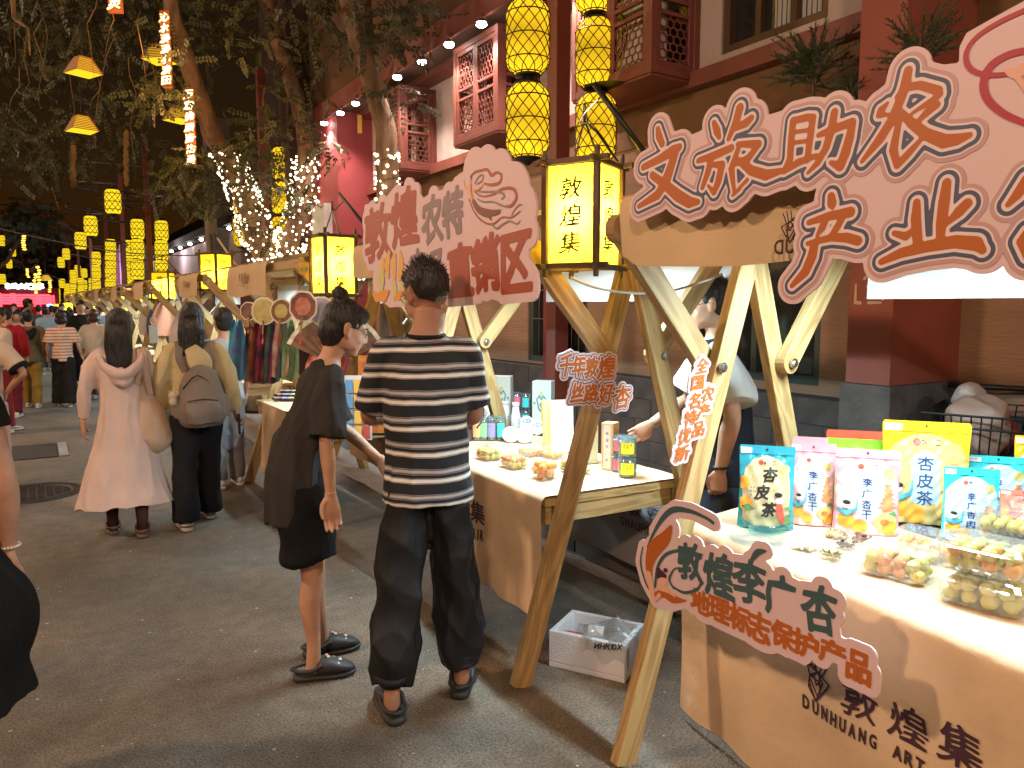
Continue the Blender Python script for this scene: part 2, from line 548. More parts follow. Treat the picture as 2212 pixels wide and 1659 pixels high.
# ------------------------------------------------------------------ shared materials
M_pine = wood('pine', (0.45, 0.30, 0.125), (0.33, 0.195, 0.072))
M_pined = wood('pine_weathered', (0.40, 0.25, 0.12), (0.29, 0.165, 0.075))
M_canvas = mat('canvas', (0.62, 0.44, 0.25), rough=0.85, bump=0.25, bscale=250, var=0.06, vscale=3)
M_cloth = mat('table_cloth', (0.66, 0.46, 0.28), rough=0.85, bump=1.0, bscale=7, var=0.10, vscale=2.5)
M_white_canvas = mat('white_canvas', (0.72, 0.72, 0.70), rough=0.8, var=0.04, vscale=3)
M_ink = mat('plum_ink', (0.055, 0.018, 0.03), rough=0.8)
M_black = mat('black_metal', (0.015, 0.014, 0.013), rough=0.45, metal=0.3)
M_steel = mat('steel', (0.55, 0.55, 0.53), rough=0.3, metal=1.0)
M_darkwood = mat('lantern_wood', (0.085, 0.045, 0.025), rough=0.55, var=0.2, vscale=20, stretch=(1, 1, .2), bump=0.2)
M_red = mat('red_paint', (0.21, 0.028, 0.02), rough=0.55, bump=0.15, bscale=25, var=0.08)
M_redwood = mat('red_lacquer', (0.19, 0.055, 0.04), rough=0.5, var=0.12, vscale=6, bump=0.15, bscale=80)

# ------------------------------------------------------------------ ground
def asphalt():
    m = bpy.data.materials.new('asphalt'); m.use_nodes = True
    N = m.node_tree.nodes; L = m.node_tree.links; b = N['Principled BSDF']
    tc = N.new('ShaderNodeTexCoord')
    def noise(sc_, det, dist=0.0):
        n = N.new('ShaderNodeTexNoise'); n.inputs['Scale'].default_value = sc_; n.inputs['Detail'].default_value = det
        n.inputs['Distortion'].default_value = dist; L.new(tc.outputs['Object'], n.inputs[0]); return n
    n1 = noise(95, 6); n2 = noise(1.1, 5, 0.4); n3 = noise(11, 4)
    v = N.new('ShaderNodeTexVoronoi'); v.inputs['Scale'].default_value = 120; L.new(tc.outputs['Object'], v.inputs[0])
    r = N.new('ShaderNodeValToRGB'); r.color_ramp.elements[0].position = 0.32; r.color_ramp.elements[0].color = (0.065, 0.055, 0.045, 1)
    r.color_ramp.elements[1].position = 0.70; r.color_ramp.elements[1].color = (0.20, 0.175, 0.15, 1)
    L.new(n1.outputs[0], r.inputs[0])
    r2 = N.new('ShaderNodeMapRange'); r2.inputs[1].default_value = .3; r2.inputs[2].default_value = .7; r2.inputs[3].default_value = .72; r2.inputs[4].default_value = 1.25
    L.new(n2.outputs[0], r2.inputs[0])
    r3 = N.new('ShaderNodeMapRange'); r3.inputs[1].default_value = .35; r3.inputs[2].default_value = .65; r3.inputs[3].default_value = .85; r3.inputs[4].default_value = 1.12
    L.new(n3.outputs[0], r3.inputs[0])
    mm = N.new('ShaderNodeMath'); mm.operation = 'MULTIPLY'; L.new(r2.outputs[0], mm.inputs[0]); L.new(r3.outputs[0], mm.inputs[1])
    mx = N.new('ShaderNodeMix'); mx.data_type = 'RGBA'; mx.blend_type = 'MULTIPLY'; mx.inputs[0].default_value = 1
    L.new(r.outputs[0], mx.inputs[6]); L.new(mm.outputs[0], mx.inputs[7])
    nt_ = noise(.55, 3, .5); rt = N.new('ShaderNodeMapRange'); rt.inputs[1].default_value = .4; rt.inputs[2].default_value = .6; L.new(nt_.outputs[0], rt.inputs[0])
    tn = N.new('ShaderNodeMix'); tn.data_type = 'RGBA'; tn.inputs[6].default_value = (1.12, .96, .80, 1); tn.inputs[7].default_value = (.93, .93, .87, 1); L.new(rt.outputs[0], tn.inputs[0])
    mt = N.new('ShaderNodeMix'); mt.data_type = 'RGBA'; mt.blend_type = 'MULTIPLY'; mt.inputs[0].default_value = 1; L.new(mx.outputs[2], mt.inputs[6]); L.new(tn.outputs[2], mt.inputs[7]); mx = mt
    # scattered pale chips
    v2 = N.new('ShaderNodeTexVoronoi'); v2.inputs['Scale'].default_value = 22; L.new(tc.outputs['Object'], v2.inputs[0])
    lt = N.new('ShaderNodeMath'); lt.operation = 'LESS_THAN'; lt.inputs[1].default_value = 0.09; L.new(v2.outputs['Distance'], lt.inputs[0])
    sp = N.new('ShaderNodeSeparateColor'); L.new(v2.outputs['Color'], sp.inputs[0])
    l2 = N.new('ShaderNodeMath'); l2.operation = 'GREATER_THAN'; l2.inputs[1].default_value = 0.86; L.new(sp.outputs[0], l2.inputs[0])
    l3 = N.new('ShaderNodeMath'); l3.operation = 'MULTIPLY'; L.new(lt.outputs[0], l3.inputs[0]); L.new(l2.outputs[0], l3.inputs[1])
    m2 = N.new('ShaderNodeMix'); m2.data_type = 'RGBA'; m2.inputs[7].default_value = (0.42, 0.40, 0.36, 1)
    L.new(l3.outputs[0], m2.inputs[0]); L.new(mx.outputs[2], m2.inputs[6])
    L.new(m2.outputs[2], b.inputs['Base Color'])
    b.inputs['Roughness'].default_value = 0.72
    add = N.new('ShaderNodeMath'); L.new(n1.outputs[0], add.inputs[0]); L.new(v.outputs['Distance'], add.inputs[1])
    bp = N.new('ShaderNodeBump'); bp.inputs['Strength'].default_value = 0.9; bp.inputs['Distance'].default_value = 0.006
    L.new(add.outputs[0], bp.inputs['Height']); L.new(bp.outputs[0], b.inputs['Normal'])
    return m
M_asph = asphalt()
g = MB(); g.quad((-150, -60, 0), (2.98, -60, 0), (2.98, 260, 0), (-150, 260, 0))
struct('road', g, M_asph)
M_pave = mat('paving', (0.11, 0.10, 0.095), rough=0.8, var=0.2, vscale=5, bump=0.4, bscale=60)
g = MB(); g.quad((3.1, -20, 0.125), (150, -20, 0.125), (150, 260, 0.125), (3.1, 260, 0.125))
struct('pavement', g, M_pave)
M_kerb = mat('kerb_stone', (0.15, 0.14, 0.13), rough=0.8, var=0.15, vscale=4, bump=0.4, bscale=70)
kerb = struct('kerb', MB().box(2.985, 3.095, -20, 260, -0.1, 0.10), M_kerb)
ks = None
for i in range(24):
    if ks is None:
        mb = MB().cbox((0, 0, 0), 0.15, 0.985, 0.15)
        mb2 = part('kerb_block', mb, M_kerb, kerb, world=False, mod='bevel'); mb2.location = (3.04, 0.5 + i, 0.068); ks = mb2
    else:
        o = ks.copy(); COL.objects.link(o); o.location = (3.04, 0.5 + i, 0.068)

# manhole covers and the steel drain slab in the road
M_iron = mat('cast_iron', (0.045, 0.04, 0.036), rough=0.5, metal=0.6, bump=0.5, bscale=40, var=0.2)
def manhole(c, r, label):
    t = thing('manhole_cover', (c[0], c[1], 0.0), label, 'manhole cover')
    mb = MB(); mb.lathe((0, 0, 0), [(r * 1.17, 0.001), (r * 1.16, 0.010), (r * 1.05, 0.010), (r * 1.04, 0.003)], 40)
    part('ring', mb, M_iron, t, world=False, smooth=False)
    mb = MB(); mb.lathe((0, 0, 0), [(r, 0.001), (r * .99, 0.011), (r * .9, 0.011), (r * .88, 0.007), (0.0001, 0.007)], 40)
    for i in range(-4, 5):
        for j in range(-4, 5):
            if math.hypot(i, j) < 4.2: mb.cbox((i * r * .19, j * r * .19, 0.0095), r * .1, r * .1, 0.004, 0.6)
    part('lid', mb, M_iron, t, world=False)
p = atZ(70, 1066)
manhole((p.x, p.y), 0.34, 'round cast iron manhole cover in the road at the left edge')
p = atZ(55, 978)
t = thing('drain_slab', (p.x, p.y, 0), 'dark rectangular steel drain slab set in the road, pale strip at its end', 'drain cover')
part('slab', MB().cbox((-0.15, 0, 0.006), 0.9, 0.95, 0.010), mat('slab_dark', (0.03, 0.026, 0.022), rough=0.6, var=.2), t, world=False, mod='bevel')
part('edge_strip', MB().cbox((0.36, 0, 0.008), 0.09, 0.95, 0.016), mat('slab_edge', (0.25, 0.25, 0.24), rough=0.6, var=.2), t, world=False)
# litter specks on the road
lit = MB(); random.seed(3)
for i in range(60):
    a = random.uniform(0, 6); x, y = random.uniform(-.5, 1.9), random.uniform(1.6, 7)
    r_ = random.uniform(.003, .010)
    lit.poly([(x + r_ * math.cos(a + k * 1.4 + random.uniform(-.3, .3)) , y + r_ * math.sin(a + k * 1.4), 0.003) for k in range(4)])
o = struct('road_grit', lit, mat('grit', (0.5, 0.47, 0.42), rough=0.9)); o['kind'] = 'stuff'

# ------------------------------------------------------------------ building along the pavement
XW = 4.5
M_up = mat('upper_plaster', (0.46, 0.37, 0.33), rough=0.9, bump=1.0, bscale=26, var=0.09, vscale=2.5, stretch=(1, 2, .7))
M_low = mat('lower_plaster', (0.30, 0.18, 0.11), rough=0.9, bump=0.9, bscale=30, var=0.12, vscale=3, stretch=(1, .35, 2.2))
M_rev = mat('brown_band', (0.15, 0.075, 0.03), rough=0.85, var=0.1)
M_brick = mat('grey_stone', (0.085, 0.068, 0.06), rough=0.8, bump=0.8, bscale=22, var=0.3, vscale=5)
M_mort = mat('mortar', (0.04, 0.037, 0.035), rough=0.95)
M_soff = mat('soffit_paint', (0.10, 0.052, 0.028), rough=0.85, var=0.08)
M_glass = mat('window_glass', (0.02, 0.022, 0.024), rough=0.06, spec=0.8, var=0.3, vscale=1)
M_curt = mat('curtain', (0.42, 0.40, 0.37), rough=0.9)
M_teal = mat('teal_frame', (0.035, 0.06, 0.058), rough=0.5, var=.1)
M_brass = mat('brass', (0.45, 0.33, 0.18), rough=0.35, metal=0.9)
bld = thing('building', (XW, 6, 0.12), 'long two storey building with beige plaster over brown wall and red lattice bays', 'building')
Y0, Y1 = -8.0, 17.0
lw_open = [(5.9, 6.95, 1.04, 2.6), (3.32, 4.52, 1.08, 2.6), (9.2, 10.6, 1.04, 2.6)]   # lower windows y0,y1,z0,z1
up_open = [(6.75, 8.15, 3.52, 4.36), (4.55, 5.75, 3.52, 4.36), (3.36, 4.28, 3.50, 4.5), (9.15, 10.3, 3.52, 4.36), (12.3, 13.2, 3.52, 4.36), (0.4, 1.7, 3.5, 4.5)]
def wall_with(mb, y0, y1, z0, z1, opens, x, th=0.25):
    ys = sorted(set([y0, y1] + [a for o in opens for a in o[:2]])); zs = sorted(set([z0, z1] + [a for o in opens for a in o[2:]]))
    for a, b in zip(ys, ys[1:]):
        for c, d in zip(zs, zs[1:]):
            if any(o[0] <= a and b <= o[1] and o[2] <= c and d <= o[3] for o in opens): continue
            mb.quad((x, b, c), (x, a, c), (x, a, d), (x, b, d))
    for o in opens:
        a, b, c, d = o
        mb.quad((x, a, c), (x + th, a, c), (x + th, a, d), (x, a, d)); mb.quad((x, b, c), (x, b, d), (x + th, b, d), (x + th, b, c))
        mb.quad((x, a, c), (x, b, c), (x + th, b, c), (x + th, a, c)); mb.quad((x, a, d), (x + th, a, d), (x + th, b, d), (x, b, d))
    return mb
part('lower_wall', wall_with(MB(), Y0, Y1, 1.0, 3.16, lw_open, XW), M_low, bld)
part('wall_band', MB().box(XW - 0.012, XW + .2, Y0, Y1, 2.98, 3.30), M_rev, bld)
part('upper_wall', wall_with(MB(), Y0, Y1, 3.30, 4.55, up_open, XW), M_up, bld)
part('sill_band', MB().box(XW - 0.10, XW + .1, Y0, Y1, 3.30, 3.42), M_redwood, bld, mod='bevel')
# grey stone plinth, block by block
part('plinth_core', MB().box(XW - 0.02, XW + .3, Y0, Y1, 0.1, 1.02), M_mort, bld)
blk = None; random.seed(11)
bm_var = []
for k in range(3):
    mb = MB(); mb.cbox((0, 0, 0), 0.05, 0.422, 0.175); bm_var.append(mb)
for row in range(5):
    y = 1.1 + (0.21 if row % 2 else 0)
    while y < 10.2:
        if blk is None:
            blk = part('stone_block', bm_var[0], M_brick, bld, world=False, mod='bevel'); o = blk
        else:
            o = blk.copy(); COL.objects.link(o)
        o.location = (-0.035 + random.uniform(-.006, .006), y - 6, 0.10 - 0.0 + row * 0.178 - 0.02)
        y += 0.425
# eave: overhanging upper storey with a row of downlights
xe = 3.92
mb = MB(); mb.box(xe, XW + .4, Y0, 12.5, 4.50, 4.62)
part('soffit', mb, M_soff, bld)
part('fascia', MB().box(xe - 0.03, xe, Y0, 12.5, 4.44, 4.70), M_redwood, bld)
part('upper_facade', MB().box(xe + 0.02, XW + .4, Y0, 12.5, 4.62, 9.0), M_soff, bld)
part('eave_beam', MB().box(4.28, XW, Y0, 12.5, 4.42, 4.50), M_redwood, bld)
# red end wing and its street face
part('end_wing', MB().box(3.95, XW + .4, 11.3, 12.9, 0.12, 4.50), mat('wing_red', (0.30, 0.05, 0.055), rough=.7, var=.08), bld)
part('tower', MB().box(3.7, 9, 12.9, 14.6, 0.12, 12), mat('dark_red_wall', (0.045, 0.016, 0.014), rough=.8), bld)
# small white metre cabinet on the wing
o = part('meter_cabinet', MB().cbox((3.90, 11.9, 2.95), 0.14, 0.62, 0.46), mat('cabinet', (0.5, 0.48, 0.47), rough=.5), bld, mod='bevel')
# downlights
M_spot = emat('spot_lit', (1.0, 0.93, 0.86), 34.0)
for k, (u, v) in enumerate([(1223, -62), (1125, -8), (1040, 43), (970, 87), (911, 125), (858, 160), (768, 215), (735, 237), (700, 258)]):
    p = atX(u, v, 3.86)
    p.z = 4.36
    t = thing('downlight', p, '', 'wall light', 'downlights along the eave')
    lbl = {0: 'out of view', 1: 'out of view', 2: 'topmost visible white downlight on the eave, left of the lanterns', 3: 'white downlight second from the top of the eave row', 4: 'white downlight third from the top of the eave row',
           5: 'white eave downlight right above the left lattice bay', 6: 'white eave downlight just left of the wrapped tree trunk', 7: 'white eave downlight last but one towards the red wing', 8: 'white downlight at the far end of the eave over the red wing'}
    t['label'] = lbl[k] if k > 1 else 'white downlight on the eave hidden behind the lanterns'
    part('housing', MB().lathe((0, 0, 0), [(0.02, 0.05), (0.04, 0.035), (0.045, 0.012), (0.042, 0.012)], 14), M_black, t, world=False, smooth=True)
    part('lens', MB().lathe((0, 0, 0), [(0.048, 0.012), (0.052, -0.012), (0.035, -0.026), (0.0001, -0.032)], 14), M_spot, t, world=False, smooth=True)
    part('bracket', MB().bar((0, 0, 0.09), (0.09, 0, 0.13), 0.02, 0.02), M_redwood, t, world=False)
    plight('downlight_lamp', (0.0, 0, -0.06), 90, (1.0, 0.80, 0.72), 0.03, t, 'SPOT', spot_size=rad(120), spot_blend=0.7)
# glazing, curtains, frames
def window(y0, y1, z0, z1, frame, curtain=None, bars=0, mull=1, label=None):
    w = part('window', MB().box(XW + .10, XW + .13, y0, y1, z0, z1), M_glass, bld)
    if label: w['label'] = label
    mb = MB(); f = 0.06
    for a, b, c, d in [(y0, y1, z0, z0 + f), (y0, y1, z1 - f, z1), (y0, y0 + f, z0 + f, z1 - f), (y1 - f, y1, z0 + f, z1 - f)]:
        mb.box(XW + .02, XW + .097, a, b, c, d)
    for k in range(mull):
        yy = y0 + (y1 - y0) * (k + 1) / (mull + 1); mb.box(XW + .04, XW + .096, yy - .025, yy + .025, z0 + f, z1 - f)
    part('window_frame', mb, frame, w)
    if curtain:
        def fn(u, v): return (XW + .094 - 0.0 + 0.008 * math.sin(u * 60), y0 + (y1 - y0) * (curtain[0] + (curtain[1] - curtain[0]) * u), z0 + (z1 - z0) * v)
        part('curtain', MB().sheet(fn, 60, 1), M_curt, w, smooth=True)
    if bars:
        mb = MB()
        for k in range(bars):
            yy = y0 + .06 + (y1 - y0 - .12) * k / (bars - 1); mb.tube([(XW + .03, yy, z0), (XW + .03, yy, z1)], 0.007, 6)
        for zz in (z0 + .45, z0 + .75): mb.tube([(XW + .03, y0, zz), (XW + .03, y1, zz)], 0.007, 6)
        part('bars', mb, M_brass, w, smooth=True)
window(*lw_open[0], M_teal, bars=9, mull=1)
window(*lw_open[1], M_teal, mull=1)
window(*lw_open[2], M_teal, bars=9)
window(*up_open[0], M_redwood, curtain=(.5, 1))
window(*up_open[1], M_redwood, curtain=(.5, 1))
window(*up_open[2], mat('window_bronze', (0.12, 0.07, 0.04), rough=.4, metal=.3), curtain=(.12, .55), mull=2)
window(*up_open[3], M_redwood, curtain=(.3, 1)); window(*up_open[4], M_redwood); window(*up_open[5], M_redwood, curtain=(.2, .7))
part('half_column', MB().box(XW - 0.09, XW - .003, 6.22, 6.52, 0.12, 3.0), M_red, bld)
# fin pillar at the right
part('pillar', MB().box(3.84, XW, 2.40, 2.66, 1.20, 4.50), mat('pillar_red', (0.24, 0.058, 0.036), rough=.7, var=.1, bump=.1), bld)
part('pillar_base', MB().box(3.82, XW - .02, 2.38, 2.68, 0.12, 1.197), M_brick, bld)
sd = SDF(2.40, 2.64, 1.2, 2.2, 0.004)
M_cream = mat('faded_cream', (0.5, 0.33, 0.2), rough=.9)
for a in [[(2.46, 1.92), (2.47, 1.925), (2.47, 1.86)], [(2.62, 1.92), (2.60, 1.925), (2.60, 1.89)], [(2.50, 1.87), (2.56, 1.87)], [(2.47, 1.83), (2.57, 1.835)], [(2.49, 1.79), (2.50, 1.78)], [(2.55, 1.79), (2.57, 1.77)],
          [(2.46, 1.78), (2.46, 1.66)], [(2.62, 1.74), (2.62, 1.64), (2.59, 1.64)], [(2.48, 1.72), (2.55, 1.725)], [(2.47, 1.64), (2.54, 1.64)], [(2.50, 1.72), (2.46, 1.70)]]:
    sd.stroke(a, [.006 + .004 * math.sin(k * 7) for k in range(len(a))])
plate('pillar_motif', sd, 0, lambda x, y, z: (3.837, x, y), 0, 0, M_cream, bld, backs=False, world=True)

# lattice bays hanging off the first floor
def fret(w, h, cell=0.062):
    mb = MB(); nx, ny = max(1, int(w / cell)), max(1, int(h / (cell * .87))); sx, sy = w / nx, h / ny
    for j in range(ny + 1):
        for i in range(nx + 1):
            cx = -w / 2 + i * sx + (sx / 2 if j % 2 else 0); cz = -h / 2 + j * sy; R = sx * .60; r = R - .007
            vs = []; n = 8
            for k in range(n):
                a = 2 * PI * k / n
                for q in (R, r):
                    x = min(w / 2, max(-w / 2, cx + q * math.cos(a))); z = min(h / 2, max(-h / 2, cz + q * math.sin(a)))
                    vs += [(x, -.004, z), (x, .004, z)]
            fs = []
            for k in range(n):
                a, b = 4 * k, 4 * ((k + 1) % n)
                fs += [(a, b, b + 2, a + 2), (a + 1, a + 3, b + 3, b + 1), (a, a + 1, b + 1, b), (a + 2, b + 2, b + 3, a + 3)]
            mb.add(vs, fs)
    return mb
fret_me = {}
def panel(root, c, w, h, rz):
    """framed fretwork panel centred at c, facing -y before rotation"""
    fr = MB(); f = .045
    fr.box(-w/2, w/2, -.02, .02, h/2 - f, h/2); fr.box(-w/2, w/2, -.02, .02, -h/2, -h/2 + f)
    fr.box(-w/2, -w/2 + f, -.02, .02, -h/2 + f, h/2 - f); fr.box(w/2 - f, w/2, -.02, .02, -h/2 + f, h/2 - f)
    z1 = -h/2 + f + (h - 2*f) * .42; z2 = z1 + .10
    fr.box(-w/2 + f, w/2 - f, -.018, .018, z1, z1 + .03); fr.box(-w/2 + f, w/2 - f, -.018, .018, z2, z2 + .03)
    o = part('lattice_frame', fr, M_redwood, root, world=False, mod='bevel'); o.location = c; o.rotation_euler = (0, 0, rz)
    for a, b in ((-h/2 + f, z1), (z2 + .03, h/2 - f)):
        key = (round(w, 3), round(b - a, 3))
        if key not in fret_me:
            m_ = fret(w - 2*f, b - a).mesh('fretwork', M_redwood); fret_me[key] = m_
        q = put('fretwork', fret_me[key], o); q.location = (0, 0, (a + b) / 2); q['kind'] = 'stuff'
def bay(y0, y1, z0, z1, label, ac=False):
    x0 = 4.0; t = thing('lattice_bay', (x0, (y0 + y1) / 2, z0), label, 'window box', 'red lattice boxes on the upper wall')
    L_ = y1 - y0; h = z1 - z0; d = XW - x0
    mb = MB(); w = .06
    for (x, y) in ((0, -L_/2), (0, L_/2 - w), (d - w, -L_/2), (d - w, L_/2 - w)): mb.box(x, x + w, y, y + w, 0, h)
    mb.box(w, d - w, -L_/2, -L_/2 + w, h - w, h - .002); mb.box(w, d - w, L_/2 - w, L_/2, h - w, h - .002); mb.box(0.002, w - .002, -L_/2 + w, L_/2 - w, h - w, h - .002)
    mb.box(w, d - w, -L_/2, -L_/2 + w, 0.002, w); mb.box(w, d - w, L_/2 - w, L_/2, 0.002, w); mb.box(0.002, w - .002, -L_/2 + w, L_/2 - w, .002, w)
    part('box_frame', mb, M_redwood, t, world=False, mod='bevel')
    part('box_floor', MB().box(.01, d - .01, -L_/2 + .01, L_/2 - .01, -.02, -.001), M_redwood, t, world=False)
    pw = (L_ - 2*w) / 2
    for k in (-1, 1): panel(t, (0.03, k * pw / 2, h / 2), pw - .004, h - 2*w - .004, -PI/2)
    for k in (-1, 1): panel(t, (d/2, k * (L_/2 - .03), h / 2), d - 2*w - .004, h - 2*w - .004, 0)
    if ac:
        a = part('air_conditioner', MB().cbox((d * .5, .05, .42), .26, .62, .52), mat('ac_white', (.45, .44, .42), rough=.5), t, world=False, mod='bevel')
        q = MB()
        for r_ in (.06, .11, .16, .21): q.tube([(d * .5 - .14, .12 + r_ * math.cos(a_), .42 + r_ * math.sin(a_)) for a_ in [2 * PI * i / 20 for i in range(21)]], .006, 5)
        q.lathe((0, 0, 0), [(0.0001, 0), (.2, .001)], 20)
        part('fan_grille', q, M_black, t, world=False)
bay(6.73, 7.68, 3.36, 4.38, 'middle one of the red lattice boxes on the upper wall, beside the lanterns')
bay(4.50, 5.50, 3.36, 4.38, 'red lattice box with an air conditioner inside, behind the hanging lanterns', ac=True)
bay(9.10, 9.95, 3.34, 4.36, 'red lattice box behind the tree trunk wrapped in fairy lights')

# conifer sprays growing in pots on the wall ledge
M_fir = mat('juniper_needles', (0.035, 0.06, 0.022), rough=.7, var=.3, vscale=8)
def juniper(c, s, label, n=60):
    t = thing('juniper', c, label, 'shrub', 'junipers on the ledge'); random.seed(int(c[1] * 100))
    st = MB(); lf = MB()
    st.tube([(0, 0, -.1), (-.02, .0, .15 * s)], .012, 6, .006)
    for i in range(n):
        a = random.uniform(0, 2*PI); el = random.uniform(-.1, 1.2); ln = random.uniform(.18, .36) * s
        d = Vector((math.cos(a) * math.cos(el) * 0.8, math.sin(a) * math.cos(el), math.sin(el)))
        p0 = Vector((0, 0, random.uniform(0, .15) * s)); p1 = p0 + d * ln
        st.tube([p0, (p0 + p1) / 2 + Vector((0, 0, .01)), p1], .003, 3, .001)
        for k in range(26):
            f = .25 + .75 * k / 26; q = p0 + d * ln * f
            e = (d + Vector((random.uniform(-1, 1), random.uniform(-1, 1), random.uniform(-.6, 1)))).normalized() * random.uniform(.018, .05) * s
            n_ = e.cross(Vector((random.random(), random.random(), random.random()))).normalized() * .004 * s
            lf.poly([q - n_, q + n_, q + e])
    part('stem', st, mat('twig', (.08, .05, .03)), t, world=False); o = part('foliage', lf, M_fir, t, world=False); o['kind'] = 'stuff'
juniper(atX(1758, 190, 4.2), 1.1, 'green juniper sprays rising from behind the big orange sign, left of the red pillar')
juniper(atX(1835, 225, 3.9), .6, 'small juniper tuft at the foot of the red pillar above the sign')
juniper(atX(1990, 150, 3.6), .8, 'juniper sprays in front of the red pillar, at the right')

# the next buildings down the street: pale shop front with downlights, dark blocks
M_far = mat('far_plaster', (0.30, 0.24, 0.25), rough=.8)
M_dark = mat('night_wall', (0.012, 0.008, 0.007), rough=.9)
fb = thing('shop_building', (3.9, 24, 0.12), 'pale shop front down the street with a row of downlights along its top', 'building')
part('fascia_wall', MB().box(3.9, 5.0, 17.5, 33, 2.2, 3.3), M_far, fb)
part('shop_wall', MB().box(4.1, 5.0, 17.2, 33, .12, 2.198), mat('shop_red', (.12, .03, .025), rough=.7), fb)
part('roof', MB().box(3.7, 5.3, 17.3, 33.2, 3.42, 3.6), M_dark, fb)
for k in range(9):
    o = part('downlight', MB().ell((3.82, 18.2 + k * 1.7, 3.36), .05, .05, .035, 10, 6), M_spot, fb, smooth=True)
plight('shop_glow', (3.4, 25, 3.2), 60, (1, .85, .9), .3)
fb2 = thing('far_building', (3.6, 40, 0), 'pale building end lit purple white behind the far lanterns', 'building')
part('wall', MB().box(3.4, 6, 36, 52, .1, 4.2), mat('far_white', (.5, .45, .5), rough=.8), fb2)
for k in range(5):
    part('column', MB().box(3.2, 3.39, 36.2 + k * 3, 36.7 + k * 3, .1, 4.2), mat('purple_column', (.18, .05, .12), rough=.7), fb2)
plight('far_building_glow', (2.0, 37, 3.0), 300, (1, .85, 1), .4)
o = struct('night_blocks', MB().box(6.5, 12, 20, 60, 0, 5.5), M_dark)
o['kind'] = None; del o['kind']; tag(o, 'dark unlit block beyond the shop front', 'building')
# ------------------------------------------------------------------ cylinder lanterns on red posts
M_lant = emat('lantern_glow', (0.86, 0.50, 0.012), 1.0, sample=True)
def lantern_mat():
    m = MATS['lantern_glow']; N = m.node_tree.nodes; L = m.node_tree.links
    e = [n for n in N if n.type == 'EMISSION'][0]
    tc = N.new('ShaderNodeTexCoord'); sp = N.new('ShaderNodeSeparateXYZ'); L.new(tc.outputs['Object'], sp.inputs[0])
    # glow painted into the paper's emission, stronger towards both ends
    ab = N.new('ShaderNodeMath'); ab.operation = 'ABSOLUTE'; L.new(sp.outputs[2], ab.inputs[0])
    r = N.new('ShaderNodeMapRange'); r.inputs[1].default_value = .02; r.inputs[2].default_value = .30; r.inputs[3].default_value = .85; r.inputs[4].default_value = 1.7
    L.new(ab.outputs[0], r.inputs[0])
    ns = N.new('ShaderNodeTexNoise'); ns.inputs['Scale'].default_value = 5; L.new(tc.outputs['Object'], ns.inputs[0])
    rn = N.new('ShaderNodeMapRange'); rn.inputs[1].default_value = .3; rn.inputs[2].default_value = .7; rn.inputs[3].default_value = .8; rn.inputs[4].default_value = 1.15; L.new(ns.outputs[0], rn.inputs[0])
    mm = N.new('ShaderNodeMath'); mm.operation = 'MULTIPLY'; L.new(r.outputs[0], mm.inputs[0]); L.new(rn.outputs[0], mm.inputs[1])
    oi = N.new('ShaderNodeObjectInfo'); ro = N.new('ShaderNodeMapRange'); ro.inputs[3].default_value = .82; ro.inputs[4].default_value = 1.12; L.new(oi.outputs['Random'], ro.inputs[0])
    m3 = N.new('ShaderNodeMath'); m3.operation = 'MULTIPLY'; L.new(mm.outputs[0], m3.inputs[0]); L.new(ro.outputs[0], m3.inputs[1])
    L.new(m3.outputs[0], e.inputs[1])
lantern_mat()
M_lantf = emat('far_lantern_glow', (0.88, 0.60, 0.015), 1.15)
M_bamboo = mat('dark_bamboo', (0.05, 0.022, 0.01), rough=.6)
R0, HH = .162, .295
def lr(z):      # radius of the shell at height z
    t = abs(z) / HH
    return R0 * (1 - 0.42 * max(0, (t - .62) / .38) ** 2.2)
def mk_lantern(n_h=12, seg=14, tr=.0042):
    shade = MB(); shade.lathe((0, 0, 0), [(lr(HH * (k / 8 - 1)), HH * (k / 8 - 1)) for k in range(17)], 24); shade.sm = [True] * len(shade.f)
    lat = MB()
    for dr in (1, -1):
        for k in range(n_h):
            pts = []
            for j in range(seg + 1):
                z = -HH + 2 * HH * j / seg; a = 2 * PI * k / n_h + dr * (j / seg) * PI * .86
                pts.append((( lr(z) + .004) * math.cos(a), (lr(z) + .004) * math.sin(a), z))
            lat.tube(pts, tr, 4)
    for z in (-HH * .62, 0, HH * .62, -HH * .97, HH * .97):
        lat.tube([((lr(z) + .006) * math.cos(2 * PI * i / 24), (lr(z) + .006) * math.sin(2 * PI * i / 24), z) for i in range(25)], tr * 1.3, 4)
    cap = MB(); cap.lathe((0, 0, 0), [(.02, .0), (.085, .0), (.097, .018), (.097, .04), (.045, .05), (.02, .075), (.014, .08)], 20); cap.sm = [True] * len(cap.f)
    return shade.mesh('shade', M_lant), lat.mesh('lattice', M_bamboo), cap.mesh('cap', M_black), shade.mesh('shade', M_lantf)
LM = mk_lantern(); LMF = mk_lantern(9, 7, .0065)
def lantern(p, label, near=True, s=1.0, group='cylinder lanterns on the posts', name='paper_lantern'):
    t = thing(name, p, label, 'lantern', group)
    t.scale = (s, s, s * .91)
    A = LM if near else LMF
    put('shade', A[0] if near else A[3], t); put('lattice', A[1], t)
    c = put('cap', A[2], t, (0, 0, HH - .02)); c2 = put('cap', A[2], t, (0, 0, -HH + .02)); c2.rotation_euler = (PI, 0, 0)
    put('hanging_rod', ROD, t, (0, 0, HH))
    return t
ROD = MB().tube([(0, 0, 0), (0, 0, .10)], .007, 6).mesh('hanging_rod', M_black)

